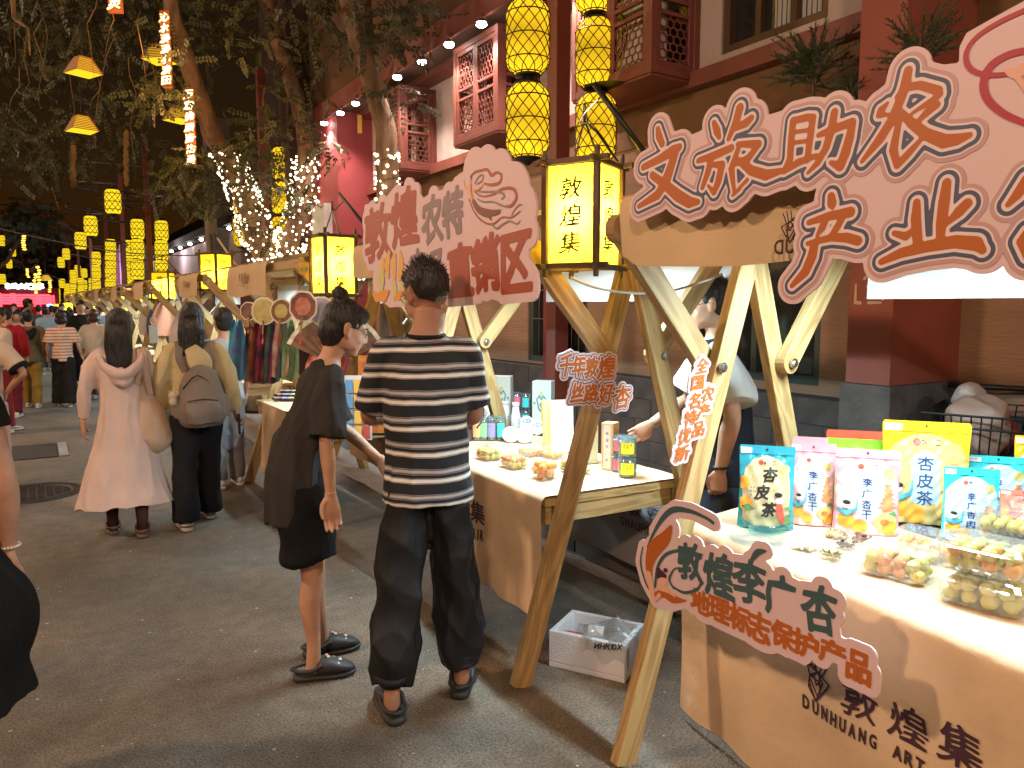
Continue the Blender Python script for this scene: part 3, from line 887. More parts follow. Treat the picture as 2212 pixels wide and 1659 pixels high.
def post(x, y, top, label, arms, seg=1):
    t = thing('lantern_post', (x, y, .12), label, 'lamp post', 'red lantern posts')
    part('pole', MB().box(x - .065, x + .065, y - .065, y + .065, .12, top), mat('post_red', (.17, .035, .02), rough=.5, var=.1), t, mod='bevel')
    part('base', MB().box(x - .13, x + .13, y - .13, y + .13, .125, .3), mat('post_red', (0, 0, 0)), t, mod='bevel')
    for (xa, ya, za) in arms:
        mb = MB(); s = 1 if xa > x else -1
        mb.bar((x + s * .065, y, za), (xa + s * .12, ya, za), .05, .07, (0, 0, 1))
        # curled cloud end
        pts = [(xa + s * (.12 + .12 * math.sin(k * .55)), ya, za + .10 - .10 * math.cos(k * .55)) for k in range(8)]
        mb.tube(pts, .02, 6)
        part('arm', mb, M_bamboo, t)
    return t
def stack(u, vs_, dep, label, near, scale=1.0):
    P = []
    for k, v in enumerate(vs_):
        p = atD(u, v, dep); P.append(p)
        w = ['lowest', 'second', 'third', 'fourth'][k] + ' yellow lattice lantern ' + label
        t = lantern(p, w, near, scale)
    return P
a = stack(1140, [262, 82, -98], 5.80, 'of the left column on the near red post', True)
b = stack(1287, [278, 117, -45], 6.25, 'of the right column on the near red post', True)
post(3.60, 5.12, 6.4, 'near red lantern post carrying two columns of lanterns', [(a[0].x, a[0].y, 4.75), (b[0].x, b[0].y, 4.75)])
a = stack(525, [499, 428], 13.0, 'of the left column inside the lit tree fork', True)
b = stack(608, [503, 428, 354], 13.0, 'of the right column inside the lit tree fork', True)
post(3.42, 13.5, 5.6, 'second lantern post behind the tree fork', [(a[0].x, a[0].y, 4.7), (b[0].x, b[0].y, 4.7)])
a = stack(297, [582.4, 539, 495.7], 20.8, 'of the left column on the third post', False, 1.05)
b = stack(349, [584, 541.3, 498.7], 20.8, 'of the right column on the third post', False, 1.05)
c = stack(244, [436], 16.5, 'hanging alone high beside the third post', False)
post(2.78, 23.3, 6.0, 'third lantern post with curled cloud arms', [(a[0].x, a[0].y, 4.6), (b[0].x, b[0].y, 4.6), (1.6, 23.3, 5.4)])
a = stack(239, [620, 592, 564, 534], 25, 'of the left column on the fourth post', False)
b = stack(279, [603, 569.5, 535.6], 26, 'of the right column on the fourth post', False)
c = stack(196, [488.5], 20.0, 'hanging alone left of the posts, middle one of three stepping down', False)
post(2.62, 28.5, 6.2, 'fourth lantern post with curled cloud arms', [(a[0].x, a[0].y, 4.9), (b[0].x, b[0].y, 4.9), (1.4, 28.5, 5.6)])
c = stack(174, [520.5], 23.4, 'hanging alone at the left, lowest of three stepping down', False)
a = stack(208, [616, 587, 558.6], 30, 'in the column on the fifth post', False)
post(2.55, 34, 6.2, 'fifth lantern post far down the street', [(a[0].x, a[0].y, 5.2)])
for k, (u, vs_, dep) in enumerate([(158, [636, 614, 594], 41), (175, [629, 611], 41), (182, [636, 615, 590], 44), (199, [630, 612], 39), (143, [549], 36), (132, [567], 38),
                                   (145, [640, 622], 46), (96, [658, 649, 638], 48), (168, [600, 583], 43), (124, [632, 645], 47), (108, [640], 48), (20, [570], 45), (28, [545], 47), (5, [603], 40), (3, [520], 38), (188, [645], 45), (134, [612], 44)]):
    for j, v in enumerate(vs_):
        lantern(atD(u, v, dep), 'small yellow lantern far down the street above the crowd', False, 1.0, 'far lanterns above the crowd')
for k, (x, y) in enumerate([(2.4, 41), (2.2, 48), (2.0, 55)]):
    post(x, y, 6, 'thin lantern post at the far end of the street', [(x - .4, y, 4.4), (x + .4, y, 4.4)])

# posts of the same kind on the opposite side and behind the photographer
for (x, y) in ((-4.2, 1.2), (-4.2, 8.5), (-4.2, -5.5), (-4.4, 15.5), (-4.4, 24)):
    post(x, y, 5.2, 'red lantern post across the street', [(x - .4, y, 4.6), (x + .4, y, 4.6)])
    for dx in (-.4, .4):
        for z in (4.1, 3.45, 2.8):
            lantern((x + dx, y, z), 'yellow lattice lantern across the street', True, 1.0, 'lanterns across the street')
# street lamps: the warm light that fills the road
for k, (x, y, p_) in enumerate([(-3.6, 3.8, 330), (-3.0, -3.5, 430), (-3.9, 12.0, 300), (-4.2, 22, 300), (1.5, -6.5, 260)]):
    t = thing('street_lamp', (x, y, 0), 'tall street lamp with a warm globe, opposite the stalls', 'street lamp', 'street lamps')
    part('pole', MB().tube([(x, y, 0), (x, y, 4.9)], .05, 10, .035), M_black, t)
    part('globe', MB().ell((x, y, 5.1), .2, .2, .2, 16, 10), emat('globe_glow', (1, .62, .36), 3), t, smooth=True)
    l = plight('street_lamp_light', (0, 0, 5.1), p_ * 2.6, (1.0, 0.68, 0.46), .22, t)
    l.location = (0.0, 0, 4.80)

# ------------------------------------------------------------------ box lanterns of the stalls
def paper():
    m = bpy.data.materials.new('lantern_paper'); m.use_nodes = True
    N = m.node_tree.nodes; L = m.node_tree.links; N.clear()
    tr = N.new('ShaderNodeBsdfTranslucent'); tr.inputs[0].default_value = (1.0, 0.80, 0.05, 1)
    e = N.new('ShaderNodeEmission'); e.inputs[0].default_value = (0.80, 0.50, 0.008, 1); e.inputs[1].default_value = .85
    a = N.new('ShaderNodeAddShader'); o = N.new('ShaderNodeOutputMaterial')
    L.new(tr.outputs[0], a.inputs[0]); L.new(e.outputs[0], a.inputs[1]); L.new(a.outputs[0], o.inputs[0])
    return m
M_paper = paper()
M_brush = mat('brush_black', (0.02, 0.025, 0.005), rough=.8)
def box_lantern(p, S, Hh, rz, label, lit=2.2, text=True, near=True):
    """p = centre"""
    t = thing('box_lantern', p, label, 'lantern', 'square lanterns of the stalls', rz)
    w, h, f = S / 2, Hh / 2, .013
    fr = MB()
    for sx in (-1, 1):
        for sy in (-1, 1):
            fr.cbox((sx * w, sy * w, 0), .024, .024, Hh + .03)
            fr.cbox((sx * w, sy * w, h + .035), .018, .018, .04); fr.cbox((sx * w, sy * w, -h - .03), .018, .018, .03)
    for z in (h + .005, -h - .005):
        for s_ in (-1, 1):
            fr.cbox((0, s_ * w * .999, z), S + .10, .020, .022); fr.cbox((s_ * w * .999, 0, z + .004), .020, S + .10, .022)
    part('frame', fr, M_darkwood, t, world=False, mod='bevel' if near else None)
    for k in range(4):
        mb = MB(); d = w - .006; c = w - .012
        q = [(-c, -d, -h + .006), (c, -d, -h + .006), (c, -d, h - .006), (-c, -d, h - .006)]
        mb.quad(*q); o = part('paper_panel', mb, M_paper, t, world=False); o.rotation_euler = (0, 0, k * PI / 2)
        if text:
            g_ = letters('characters', [(ch, 0, z, S * .40, S * .36) for ch, z in zip('敦煌集', (h * .52, 0.0 - h * .02, -h * .55))], lambda x, y, z: (x, -w + .003, y), .0025 if near else .006, 0, M_brush, o, bold=.001, slant=.12, wob=.003)
    mb = MB(); mb.quad((-w, w, -h), (w, w, -h), (w, -w, -h), (-w, -w, -h)); part('bottom_panel', mb, M_paper, t, world=False)
    plight('bulb', (0, 0, 0), lit * 6, (1.0, 0.85, 0.5), .03, t)
    wr = MB(); wr.tube([(-w, -w, h + .02), (0, 0, h + .18), (w, w, h + .02)], .004, 5); wr.tube([(0, 0, h + .18), (0, 0, h + .24)], .006, 5)
    part('hanger', wr, M_black, t, world=False)
    return t
def rod(pts, r, label, m=None):
    return single('lantern_rod', MB().tube(pts, r, 8), m or M_black, Vector(pts[0]), label, 'rod', 'rods holding the square lanterns', smooth=True)
c1 = Vector((1.86, 2.47, 1.97))
box_lantern(c1, .222, .385, rad(26), 'big square yellow lantern closest to the camera, in front of the middle stall', 2.4)
rod([atY(1398, 338, 2.2), atY(1284, 182, 2.35)], .011, 'thick black rod reaching out from behind the big sign to the near lantern')
single('hook_wire', MB().tube([atY(1284, 182, 2.35), atY(1302, 205, 2.36), atY(1262, 245, 2.40), atY(1252, 262, 2.41), atY(1270, 268, 2.43), c1 + Vector((0, 0, .43))], .004, 6), M_steel, c1, 'bent wire hook holding the near square lantern', 'wire')
single('cord', MB().tube([atY(1335, 350, 2.3), atY(1290, 285, 2.35), atY(1272, 270, 2.42)], .005, 6), M_black, c1, 'thin black cord running from the sign to the near square lantern', 'cord')
c2 = atD(720, 575, 5.25)
box_lantern(c2, .222, .385, rad(8), 'square yellow lantern above the woman with the hair bun', 2.4)
rod([atY(790, 488, 4.4), atY(733, 418, 4.9)], .010, 'black rod from the pink sign to the lantern above the hair bun')
single('hook_wire', MB().tube([atY(733, 418, 4.9), atY(745, 432, 5.0), atY(722, 455, 5.2), c2 + Vector((0, 0, .40))], .005, 6), M_black, c2, 'bent wire hook over the lantern above the hair bun', 'wire')
c3 = atD(467, 588, 8.5)
box_lantern(c3, .235, .385, rad(34), 'square yellow lantern with both faces showing, right of the backpack woman head', 2.4)
rod([atD(565, 655, 8.5), atD(470, 515, 9.2)], .012, 'wooden coloured rod over the third stall lantern', M_pined)
c4 = atD(353, 618, 11.3)
box_lantern(c4, .25, .385, rad(-30), 'square yellow lantern hung between the two long haired women', 2.4, near=False)
rod([atD(425, 630, 11), atD(357, 560, 12)], .012, 'red rod slanting down to the stalls behind the long haired women', M_red)
c5 = atD(308, 632, 16)
c = box_lantern(c5, .25, .37, rad(-40), 'small tilted square lantern left of the red rod', 2.0, near=False); c.rotation_euler = (0, rad(8), rad(-40))
c6 = atD(266, 657, 18.5)
box_lantern(c6, .28, .37, rad(-20), 'small square lantern just over the long haired head in the white coat', 2.0, near=False)
for k, (u, v, d) in enumerate([(236, 662, 27), (224, 660, 29), (212, 662, 31), (148, 662, 40), (136, 663, 42), (126, 664, 45)]):
    box_lantern(atD(u, v, d), .30, .40, rad(-25), ['tiny square lantern, right one of three far down the stalls', 'tiny square lantern, middle one of three far down the stalls', 'tiny square lantern, left one of three far down the stalls'][k] if k < 3 else 'tiny square lantern at the far end of the stalls', 1.0, text=False, near=False)

# ------------------------------------------------------------------ slatted pyramid lanterns in the trees
M_slat = mat('lantern_slats', (0.28, 0.12, 0.03), rough=.6)
M_pyr = emat('pyramid_glow', (0.95, 0.62, 0.02), 1.1)
def pyramid(p, s, rz, label):
    t = thing('pyramid_lantern', p, label, 'lantern', 'slatted pyramid lanterns in the trees', rz); t.scale = (s, s, s)
    a, b, h = .22, .10, .26
    mb = MB(); i = .012
    v = [(-a + i, -a + i, 0), (a - i, -a + i, 0), (a - i, a - i, 0), (-a + i, a - i, 0), (-b + i, -b + i, h), (b - i, -b + i, h), (b - i, b - i, h), (-b + i, b - i, h)]
    mb.add(v, [(3, 2, 1, 0), (0, 1, 5, 4), (1, 2, 6, 5), (2, 3, 7, 6), (3, 0, 4, 7)]); part('shade', mb, M_pyr, t, world=False)
    sl = None
    for k in range(8):
        f = k / 8; w = a + (b - a) * f; z = h * f + .012
        m_ = MB()
        for q in range(4):
            c_, s_ = math.cos(q * PI / 2), math.sin(q * PI / 2)
            m_.cbox((-s_ * (-w), c_ * (-w), z), *( (2 * w, .012, .018) if q % 2 == 0 else (.012, 2 * w, .018)))
        part('slat', m_, M_slat, t, world=False)
    part('top', MB().cbox((0, 0, h + .005), 2 * b, 2 * b, .012), M_slat, t, world=False)
    part('cord', MB().tube([(0, 0, h), (0, 0, h + .8)], .004, 5), M_black, t, world=False)
pyramid(atD(180, 160, 9.5), .72, rad(25), 'upper slatted pyramid lantern hanging in the dark tree at the left')
pyramid(atD(177, 284, 9.8), .70, rad(15), 'lower slatted pyramid lantern hanging in the dark tree at the left')
pyramid(atD(345, 133, 10.8), .80, rad(48), 'slatted pyramid lantern behind the upper glowing vertical sign')
pyramid(atD(388, 262, 11.5), .78, rad(30), 'slatted pyramid lantern behind the lower glowing vertical sign')
pyramid(atD(99, 606, 34), .9, rad(30), 'tiny slatted pyramid lantern far down the street')

# ------------------------------------------------------------------ vertical glowing calligraphy
M_neon = emat('neon_letters', (1.0, 0.80, 0.42), 2.6)
M_halo = emat('neon_halo', (1.0, 0.30, 0.02), .55)
M_signback = mat('neon_back', (.25, .06, .01), rough=.6)
def neon(chars, u, v0, v1, dep, label, pw=90):
    p = atD(u, (v0 + v1) / 2, dep); k = dep / FPX; h = (v1 - v0) * k; n = len(chars); s = h / n
    t = thing('neon_sign', p, label, 'sign', 'vertical glowing signs in the trees', -YAW)
    b = part('backing', MB().cbox((0, .02, 0), s * .95, .03, h + .05), M_signback, t, world=False)
    sd = SDF(-s, s, -h/2 - s, h/2 + s, .008)
    for i, ch in enumerate(chars): sd.glyph(ch, (0, h / 2 - s * (i + .5)), s * .86, s * .80, bold=.0, slant=.1, wob=.008)
    plate('letters', sd, .002, lambda x, y, z: (x, z, y), 0, -.015, M_neon, t)
    plate('letter_halo', sd, .014, lambda x, y, z: (x, z, y), .004, -.004, M_halo, t)  # orange halo of the letters, painted as an emitting plate around them
    plight('sign_glow', (0, -.35, 0), pw, (1, .50, .14), .25, t)
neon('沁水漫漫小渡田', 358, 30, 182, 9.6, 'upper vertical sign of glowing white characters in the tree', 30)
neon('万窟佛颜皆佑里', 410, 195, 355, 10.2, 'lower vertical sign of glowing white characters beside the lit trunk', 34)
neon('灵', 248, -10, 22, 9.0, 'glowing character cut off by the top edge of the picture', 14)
for k, (u, v0, v1) in enumerate([(51, 508, 541), (84, 574, 622), (76, 590, 635), (108, 600, 632), (60, 580, 600)]):
    p = atD(u, (v0 + v1) / 2, 30 + k * 3); kk = (30 + k * 3) / FPX; h = (v1 - v0) * kk
    t = thing('neon_sign', p, 'small orange glowing string of characters over the far crowd', 'sign', 'far glowing strings', -YAW)
    random.seed(k)
    part('backing', MB().cbox((0, .03, 0), .05, .02, h), M_signback, t, world=False)
    nn = 7
    for j in range(nn):
        part('glowing_character', MB().ell((random.uniform(-.04, .04), 0, h / 2 - h * (j + .5) / nn), .09, .03, h / nn * .36, 7, 5), emat('far_orange', (1, .42, .05), 3.0) if j % 2 else emat('far_amber', (1, .6, .1), 3.0), t, world=False)

# ------------------------------------------------------------------ red gate of lights at the end
gp = atD(58, 660, 46)
t = thing('light_gate', gp, 'gate outlined with red lights at the far end of the street', 'gate', rz=-YAW + .4)
k = 46 / FPX
def gx(u): return (u - 58) * k
def gz(v): return (660 - v) * k
gm = MB(); gm.box(gx(8), gx(112), .2, .5, gz(700), gz(660)); gm.box(gx(0), gx(118), .1, .6, gz(660), gz(622))
part('gate_wall', gm, mat('gate_dark', (.05, .008, .012), rough=.8), t, world=False)
M_redled = emat('red_led', (1.0, 0.035, 0.05), 5.0)
random.seed(4); led = MB()
def row(u0, v0, u1, v1, n):
    for i in range(n):
        f = i / max(1, n - 1); led.ell((gx(u0 + (u1 - u0) * f), -.02, gz(v0 + (v1 - v0) * f)), .065, .06, .075, 6, 4)
for v in (638, 643.5, 649, 654.5): row(14, v, 100, v, 26)
for u in (6, 11, 31, 36): row(u, 636, u, 688, 13)
for u in (78, 83, 104, 109): row(u, 640, u, 690, 13)
row(38, 660, 76, 660, 11)
o = part('red_bulb', led, M_redled, t, world=False, smooth=True); o['kind'] = 'stuff'
wl_ = MB()
for i in range(46): wl_.ell((gx(22 + (i % 23) * 3.1 + random.uniform(-1, 1)), -.02, gz(616 + (i // 23) * 6 + random.uniform(-2, 2))), .07, .05, .07, 6, 4)
o = part('white_bulb', wl_, emat('white_led', (1, .95, .9), 5), t, world=False, smooth=True); o['kind'] = 'stuff'
plight('gate_glow', (0, -2.5, 0), 250, (1, .05, .08), .8, t)
# blurred coloured shop lights around the crowd far away
for k_, (u, v, c_) in enumerate([(44, 697, (1, .7, .1)), (60, 698, (.2, .6, 1)), (112, 694, (1, .2, .1)), (127, 690, (1, .8, .1)), (108, 660, (.1, .35, 1)), (165, 684, (.4, .85, 1)), (150, 690, (.9, .95, 1)), (30, 700, (1, .5, .2))]):
    p = atD(u, v, 44)
    t = thing('shop_light', p, 'small coloured shop light glowing behind the far crowd', 'light', 'coloured lights behind the far crowd', -YAW)
    part('tube', MB().ell((0, 0, 0), .22, .05, .09, 8, 6), emat('shopl%d' % k_, c_, 4), t, world=False, smooth=True)
    part('holder', MB().cbox((0, .08, 0), .3, .06, .1), M_black, t, world=False)
t = thing('shop_sign', atD(168, 683, 38), 'bright bluish white shop sign behind the far crowd', 'sign', rz=-YAW)
part('panel', MB().cbox((0, 0, 0), 1.3, .1, .22), emat('sign_cool', (.75, .93, 1), 3), t, world=False)
part('frame', MB().cbox((0, .1, 0), 1.4, .09, .3), M_black, t, world=False)
plight('far_cool_glow', tuple(atD(170, 700, 36)), 120, (.7, .9, 1), .4)
# poles and cables
p = atD(455, 600, 15.5)
t = thing('utility_pole', (p.x, p.y, .12), 'slim pale utility pole left of the lit tree', 'pole')
part('shaft', MB().tube([(p.x, p.y, .12), (p.x - .02, p.y, 4.75)], .065, 10, .055), mat('pale_pole', (.34, .27, .2), rough=.7), t, smooth=True)
part('box', MB().cbox((p.x + .05, p.y - .1, 3.2), .16, .1, .3), mat('pale_pole', (0, 0, 0)), t)
p = atD(478, 600, 18)
t = thing('concrete_column', (p.x, p.y, .12), 'broad grey column behind the utility pole', 'column')
part('shaft', MB().cbox((p.x, p.y, 3), .5, .5, 5.76), mat('grey_column', (.12, .11, .1), rough=.9), t); part('base', MB().cbox((p.x, p.y, .3), .6, .6, .36), mat('grey_column', (0, 0, 0)), t)
for k, (a, b, r_) in enumerate([((-10, 492, 14), (620, 530, 17), .012), ((150, 548, 20), (440, 520, 20), .01), ((100, 590, 24), (250, 590, 24), .01)]):
    A, B = atD(*a), atD(*b)
    pts = [A.lerp(B, f / 12) - Vector((0, 0, .35 * math.sin(PI * f / 12))) for f in range(13)]
    single('overhead_cable', MB().tube(pts, r_, 5), mat('cable_grey', (.12, .1, .09), rough=.6), A, ['long cable sagging across the street above the lanterns', 'short cable between the far lantern posts', 'dark cable in front of the far trees'][k], 'cable')
# curled cloud shaped dark frames above the far lanterns
for k, (u, v, w, d) in enumerate([(222, 412, 90, 17), (290, 437, 110, 19), (195, 455, 90, 20), (245, 478, 80, 22), (235, 520, 70, 24)]):
    a, b = atD(u - w/2, v - 4, d), atD(u + w/2, v + 4, d); q = w * d / FPX / 8
    pts = [a + Vector((0, 0, q)), a + Vector((-q * .6, 0, q * .5)), a, a.lerp(b, .5), b, b + Vector((q * .6, 0, -q * .4)), b + Vector((0, 0, -q))]
    t = single('cloud_arm', MB().tube(pts, .03, 6), mat('arm_blue_grey', (.045, .05, .055), rough=.35, metal=.5), a, 'dark curled cloud shaped arm above the far lanterns', 'bracket', 'curled arms of the far posts', smooth=True)

# ------------------------------------------------------------------ trees
def bark(name, c1, c2):
    return mat(name, c1, rough=.9, bump=2.5, bscale=16, col2=c2, vscale=9, stretch=(1, 1, .22))
M_bark = bark('bark', (0.07, 0.04, 0.022), (0.24, 0.14, 0.075))
def leafmat(name, c, var=.35):
    m = mat(name, c, rough=.65, var=var, vscale=1.5); return m
M_leaf = leafmat('leaf', (0.048, 0.052, 0.010)); M_leafd = leafmat('leaf_dark', (0.034, 0.036, 0.009))
def sprigs(n, centre_fn, size=(.2, .34), droop=.5, pairs=6, seed=1, leaf=(.055, .02)):
    """numpy: pinnate leaves; centre_fn(rng,n)->(n,3)"""
    rng = np.random.default_rng(seed)
    C_ = centre_fn(rng, n)
    base = []; 
    for k in range(pairs):
        s = (k + 1) / pairs
        for sd_ in (-1, 1): base.append((s, sd_))
    base.append((1.08, 0))
    d = rng.normal(size=(n, 3)); d[:, 2] = -np.abs(d[:, 2]) * droop * 1.6 + .1; d /= np.linalg.norm(d, axis=1)[:, None]
    up = rng.normal(size=(n, 3)); sdv = np.cross(d, up); sdv /= np.linalg.norm(sdv, axis=1)[:, None]; nv = np.cross(sdv, d)
    L_ = rng.uniform(size[0], size[1], n)
    V = []; 
    for s, q in base:
        root_ = C_ + d * (L_ * s)[:, None]
        dirv = sdv * q * .85 + d * .5 + nv * rng.uniform(-.3, .3, n)[:, None] - np.array([0, 0, .25])
        dirv /= np.linalg.norm(dirv, axis=1)[:, None]
        w = np.cross(dirv, nv); w /= (np.linalg.norm(w, axis=1)[:, None] + 1e-9)
        ll = leaf[0] * rng.uniform(.7, 1.2, n)[:, None]; lw = leaf[1] * rng.uniform(.8, 1.2, n)[:, None]
        V.append(np.stack([root_, root_ + dirv * ll * .45 + w * lw, root_ + dirv * ll - np.array([0, 0, .006]), root_ + dirv * ll * .45 - w * lw], 1))
    V = np.concatenate(V)          # (n*len(base),4,3)
    # stems as thin triangles
    st = np.stack([C_ + nv * .003, C_ - nv * .003, C_ + d * L_[:, None], C_ + d * L_[:, None]], 1)
    V = np.concatenate([V, st]).reshape(-1, 3)
    F = np.arange(len(V)).reshape(-1, 4)
    return V, F
def npmesh(name, V, F, m):
    me = bpy.data.meshes.new(name)
    me.vertices.add(len(V)); me.vertices.foreach_set('co', V.astype('f').ravel())
    n = len(F); me.loops.add(n * 4); me.polygons.add(n)
    me.loops.foreach_set('vertex_index', F.astype('i').ravel())
    me.polygons.foreach_set('loop_start', np.arange(0, n * 4, 4, dtype='i'))
    me.update(calc_edges=True)
    me.materials.append(m)
    return me
def cloud(blobs):
    """blobs: (u,v,depth,ru,rv,weight,rdepth)"""
    def fn(rng, n):
        W = np.array([b[5] for b in blobs], float); W /= W.sum(); idx = rng.choice(len(blobs), n, p=W); out = np.empty((n, 3))
        for i, k in enumerate(idx):
            u, v, d, ru, rv, _, rd = blobs[k]; q = rng.normal(size=3) * .5
            q /= max(1, np.linalg.norm(q) / 1.05)
            dep = max(2.5, d + q[2] * rd); out[i] = _C + ray(u + q[0] * ru, v + q[1] * rv) * dep
        return out
    return fn
def limb(mb, pts, r0, r1, n=10):
    random.seed(len(pts))
    P = []
    for a, b in zip(pts, pts[1:]):
        for k in range(4): P.append(a.lerp(b, k / 4))
    P.append(pts[-1])
    rr = [r0 + (r1 - r0) * i / (len(P) - 1) for i in range(len(P))]
    P = [p + Vector((random.uniform(-1, 1), random.uniform(-1, 1), 0)) * r * .12 for p, r in zip(P, rr)]
    mb.loft([(p, r * random.uniform(.94, 1.07), r * random.uniform(.92, 1.05), 0) for p, r in zip(P, rr)], n)
    return P, rr
def bulbs(paths, n, seed, spread=1.0):
    rng = random.Random(seed); mb = MB(); wire = MB()
    for P, rr in paths:
        tot = len(P) - 1
        for i in range(n):
            f = rng.random() * tot; k = int(f); p = P[k].lerp(P[min(k + 1, tot)], f - k); r_ = rr[k] * 1.08 * spread
            a = rng.uniform(0, 2 * PI)
            c = p + Vector((math.cos(a) * r_, math.sin(a) * r_, 0))
            s = rng.uniform(.007, .013) * (1 + .06 * (c - Vector(_C)).length)
            mb.ell(c, s, s, s, 6, 4)
        pts = []
        for j in range(tot * 10):
            f = j / 10; k = int(f); p = P[k].lerp(P[min(k + 1, tot)], f - k); a = j * .55
            pts.append(p + Vector((math.cos(a), math.sin(a), 0)) * rr[k] * 1.04)
        wire.tube(pts, .004, 4)
    return mb, wire
M_bulb = emat('fairy_bulb', (1.0, 0.80, 0.50), 5.0)
M_wire = mat('string_wire', (.03, .035, .02), rough=.6)

# tree 1, in front of the lattice bays
tr = thing('tree', (3.35, 8.0, .12), 'tree with forked trunk wrapped in fairy lights in front of the left lattice bay', 'tree')
mb = MB(); P1, r1 = limb(mb, [Vector((3.42, 8.1, .1)), atD(842, 560, 8.6), atD(838, 440, 8.6), atD(836, 290, 8.5), atD(818, 225, 8.5), atD(795, 150, 8.4), atD(768, 67, 8.3), atD(745, -30, 8.2), atD(730, -120, 8.1)], .14, .085)
limb(mb, [atD(803, 175, 8.42), atD(806, 120, 8.5), atD(794, 50, 8.6), atD(790, -60, 8.8)], .07, .05)
limb(mb, [atD(815, 225, 8.4), atD(840, 170, 8.2), atD(868, 80, 8.0), atD(905, 0, 7.8)], .018, .008, 6)
part('trunk', mb, M_bark, tr, smooth=True)
V, F = sprigs(170, cloud([(745, 60, 8.3, 60, 70, 1, 1.2), (850, 70, 7.9, 70, 60, 1.4, .8), (700, -30, 8, 120, 60, 2, 1.5), (905, 20, 7.8, 50, 40, .8, .6), (870, 200, 8.0, 40, 40, .35, .4)]), seed=2)
o = put('crown', npmesh('crown', V - np.array(tr.location), F, M_leafd), tr); o['kind'] = 'stuff'
tg = part('paper_tag', MB().cbox(atD(777, 270 - 2, 8.3) + Vector((0, 0, 0)), .045, .02, .19), mat('tag_orange', (.5, .28, .05), rough=.7), tr)
lt = thing('fairy_lights', (3.35, 8.0, 1.9), 'fairy lights wound around the trunk of the forked tree beside the lattice bay', 'fairy lights')
m1, m2 = bulbs([(P1[4:12], r1[4:12])], 130, 5)
o = part('bulb', m1, M_bulb, lt); o['kind'] = 'stuff'; part('wire', m2, M_wire, lt)
plight('fairy_glow', tuple(atD(825, 350, 8.0)), 3, (1, .75, .4), .2)

# tree 2, forked in a V around the second post
tr = thing('tree', tuple(Vector((2.95, 11.9, 0))), 'big forked tree whose left limb glows orange, wrapped in fairy lights', 'tree')
mb = MB(); base = Vector((2.95, 12.1, -.05))
limb(mb, [base, atD(588, 720, 12.4), atD(588, 640, 12.2), atD(586, 575, 12.2)], .30, .24)
PL, rL = limb(mb, [atD(586, 600, 12.2), atD(556, 510, 12), atD(530, 430, 11.8), atD(505, 365, 11.5), atD(465, 300, 11.2), atD(440, 235, 11), atD(417, 173, 10.8), atD(392, 95, 10.6), atD(372, 20, 10.4), atD(358, -60, 10.2)], .20, .085)
PR, rR = limb(mb, [atD(590, 600, 12.2), atD(625, 530, 12.2), atD(655, 440, 12.2), atD(664, 340, 12.1), atD(655, 260, 12), atD(628, 170, 12), atD(600, 90, 12), atD(578, 0, 12), atD(570, -60, 12)], .17, .10)
limb(mb, [atD(417, 175, 10.8), atD(396, 150, 10.9), atD(388, 130, 11)], .06, .02, 7)
part('trunk', mb, M_bark, tr, smooth=True)
V, F = sprigs(620, cloud([(400, 60, 11.8, 130, 110, 2, 1.0), (480, 40, 10.5, 160, 120, 3, 2), (380, 400, 10.5, 75, 45, 1.3, .8), (460, 395, 11, 90, 75, 2.0, 1), (540, 330, 11, 90, 80, 2.6, 1), (610, 400, 11.6, 80, 60, 1.2, .5), (620, 200, 11.5, 90, 120, 2, 1.5), (700, 310, 11, 60, 35, .5, .5), (660, 70, 11, 70, 90, 1.2, 1), (350, 200, 9.8, 60, 50, .8, .8), (420, 340, 10.4, 50, 30, .9, .4), (560, 480, 11.4, 70, 50, .4, .4)]), seed=4)
o = put('crown', npmesh('crown', V - np.array(tr.location), F, M_leaf), tr); o['kind'] = 'stuff'
lt = thing('fairy_lights', tuple(atD(590, 500, 12)), 'fairy lights covering the V shaped fork of the big tree', 'fairy lights')
m1, m2 = bulbs([(PL[0:15], [r * 1.35 for r in rL[0:15]]), (PR[0:13], [r * 1.5 for r in rR[0:13]])], 330, 6)
rng = random.Random(8)
for i in range(70):
    c = atD(rng.gauss(600, 30), rng.gauss(545, 25), 12.0 + rng.uniform(-.3, .3)); m1.ell(c, .018, .018, .018, 6, 4)
o = part('bulb', m1, M_bulb, lt); o['kind'] = 'stuff'; part('wire', m2, M_wire, lt)
plight('fairy_glow2', tuple(atD(570, 470, 11)), 8, (1, .75, .4), .3)

# tree 3, rooted out of view on the left, its boughs hang over the street
tr = thing('tree', (-4.6, 9.5, 0), 'dark tree at the left whose drooping boughs hang over the street', 'tree')
mb = MB(); limb(mb, [Vector((-4.6, 9.5, -.05)), Vector((-4.5, 9.5, 2)), Vector((-4.0, 9.5, 4)), Vector((-2.6, 9.3, 5.6)), atD(60, -80, 9.5)], .26, .12)
random.seed(21)
for k in range(13):
    u = random.uniform(0, 330); v = random.uniform(-60, 160); d = random.uniform(7.5, 11)
    pts = [atD(u, v, d)]
    for j in range(4): u += random.uniform(-26, 22); v += random.uniform(25, 75); d += random.uniform(-.2, .2); pts.append(atD(u, v, d))
    mb.tube(pts, .007, 5, .002)
for (u, v) in ((60, 120),):
    limb(mb, [atD(u - 40, -100, 9), atD(u - 30, 40, 9), atD(u, v - 60, 9), atD(u + 5, v, 9)], .03, .008, 6)
part('trunk', mb, M_bark, tr, smooth=True)
for (u, v0, v1) in ((287 + 30, 160, 285), (365, 285, 400), (288, 420, 540)):
    pass
cat_ = MB(); random.seed(5)
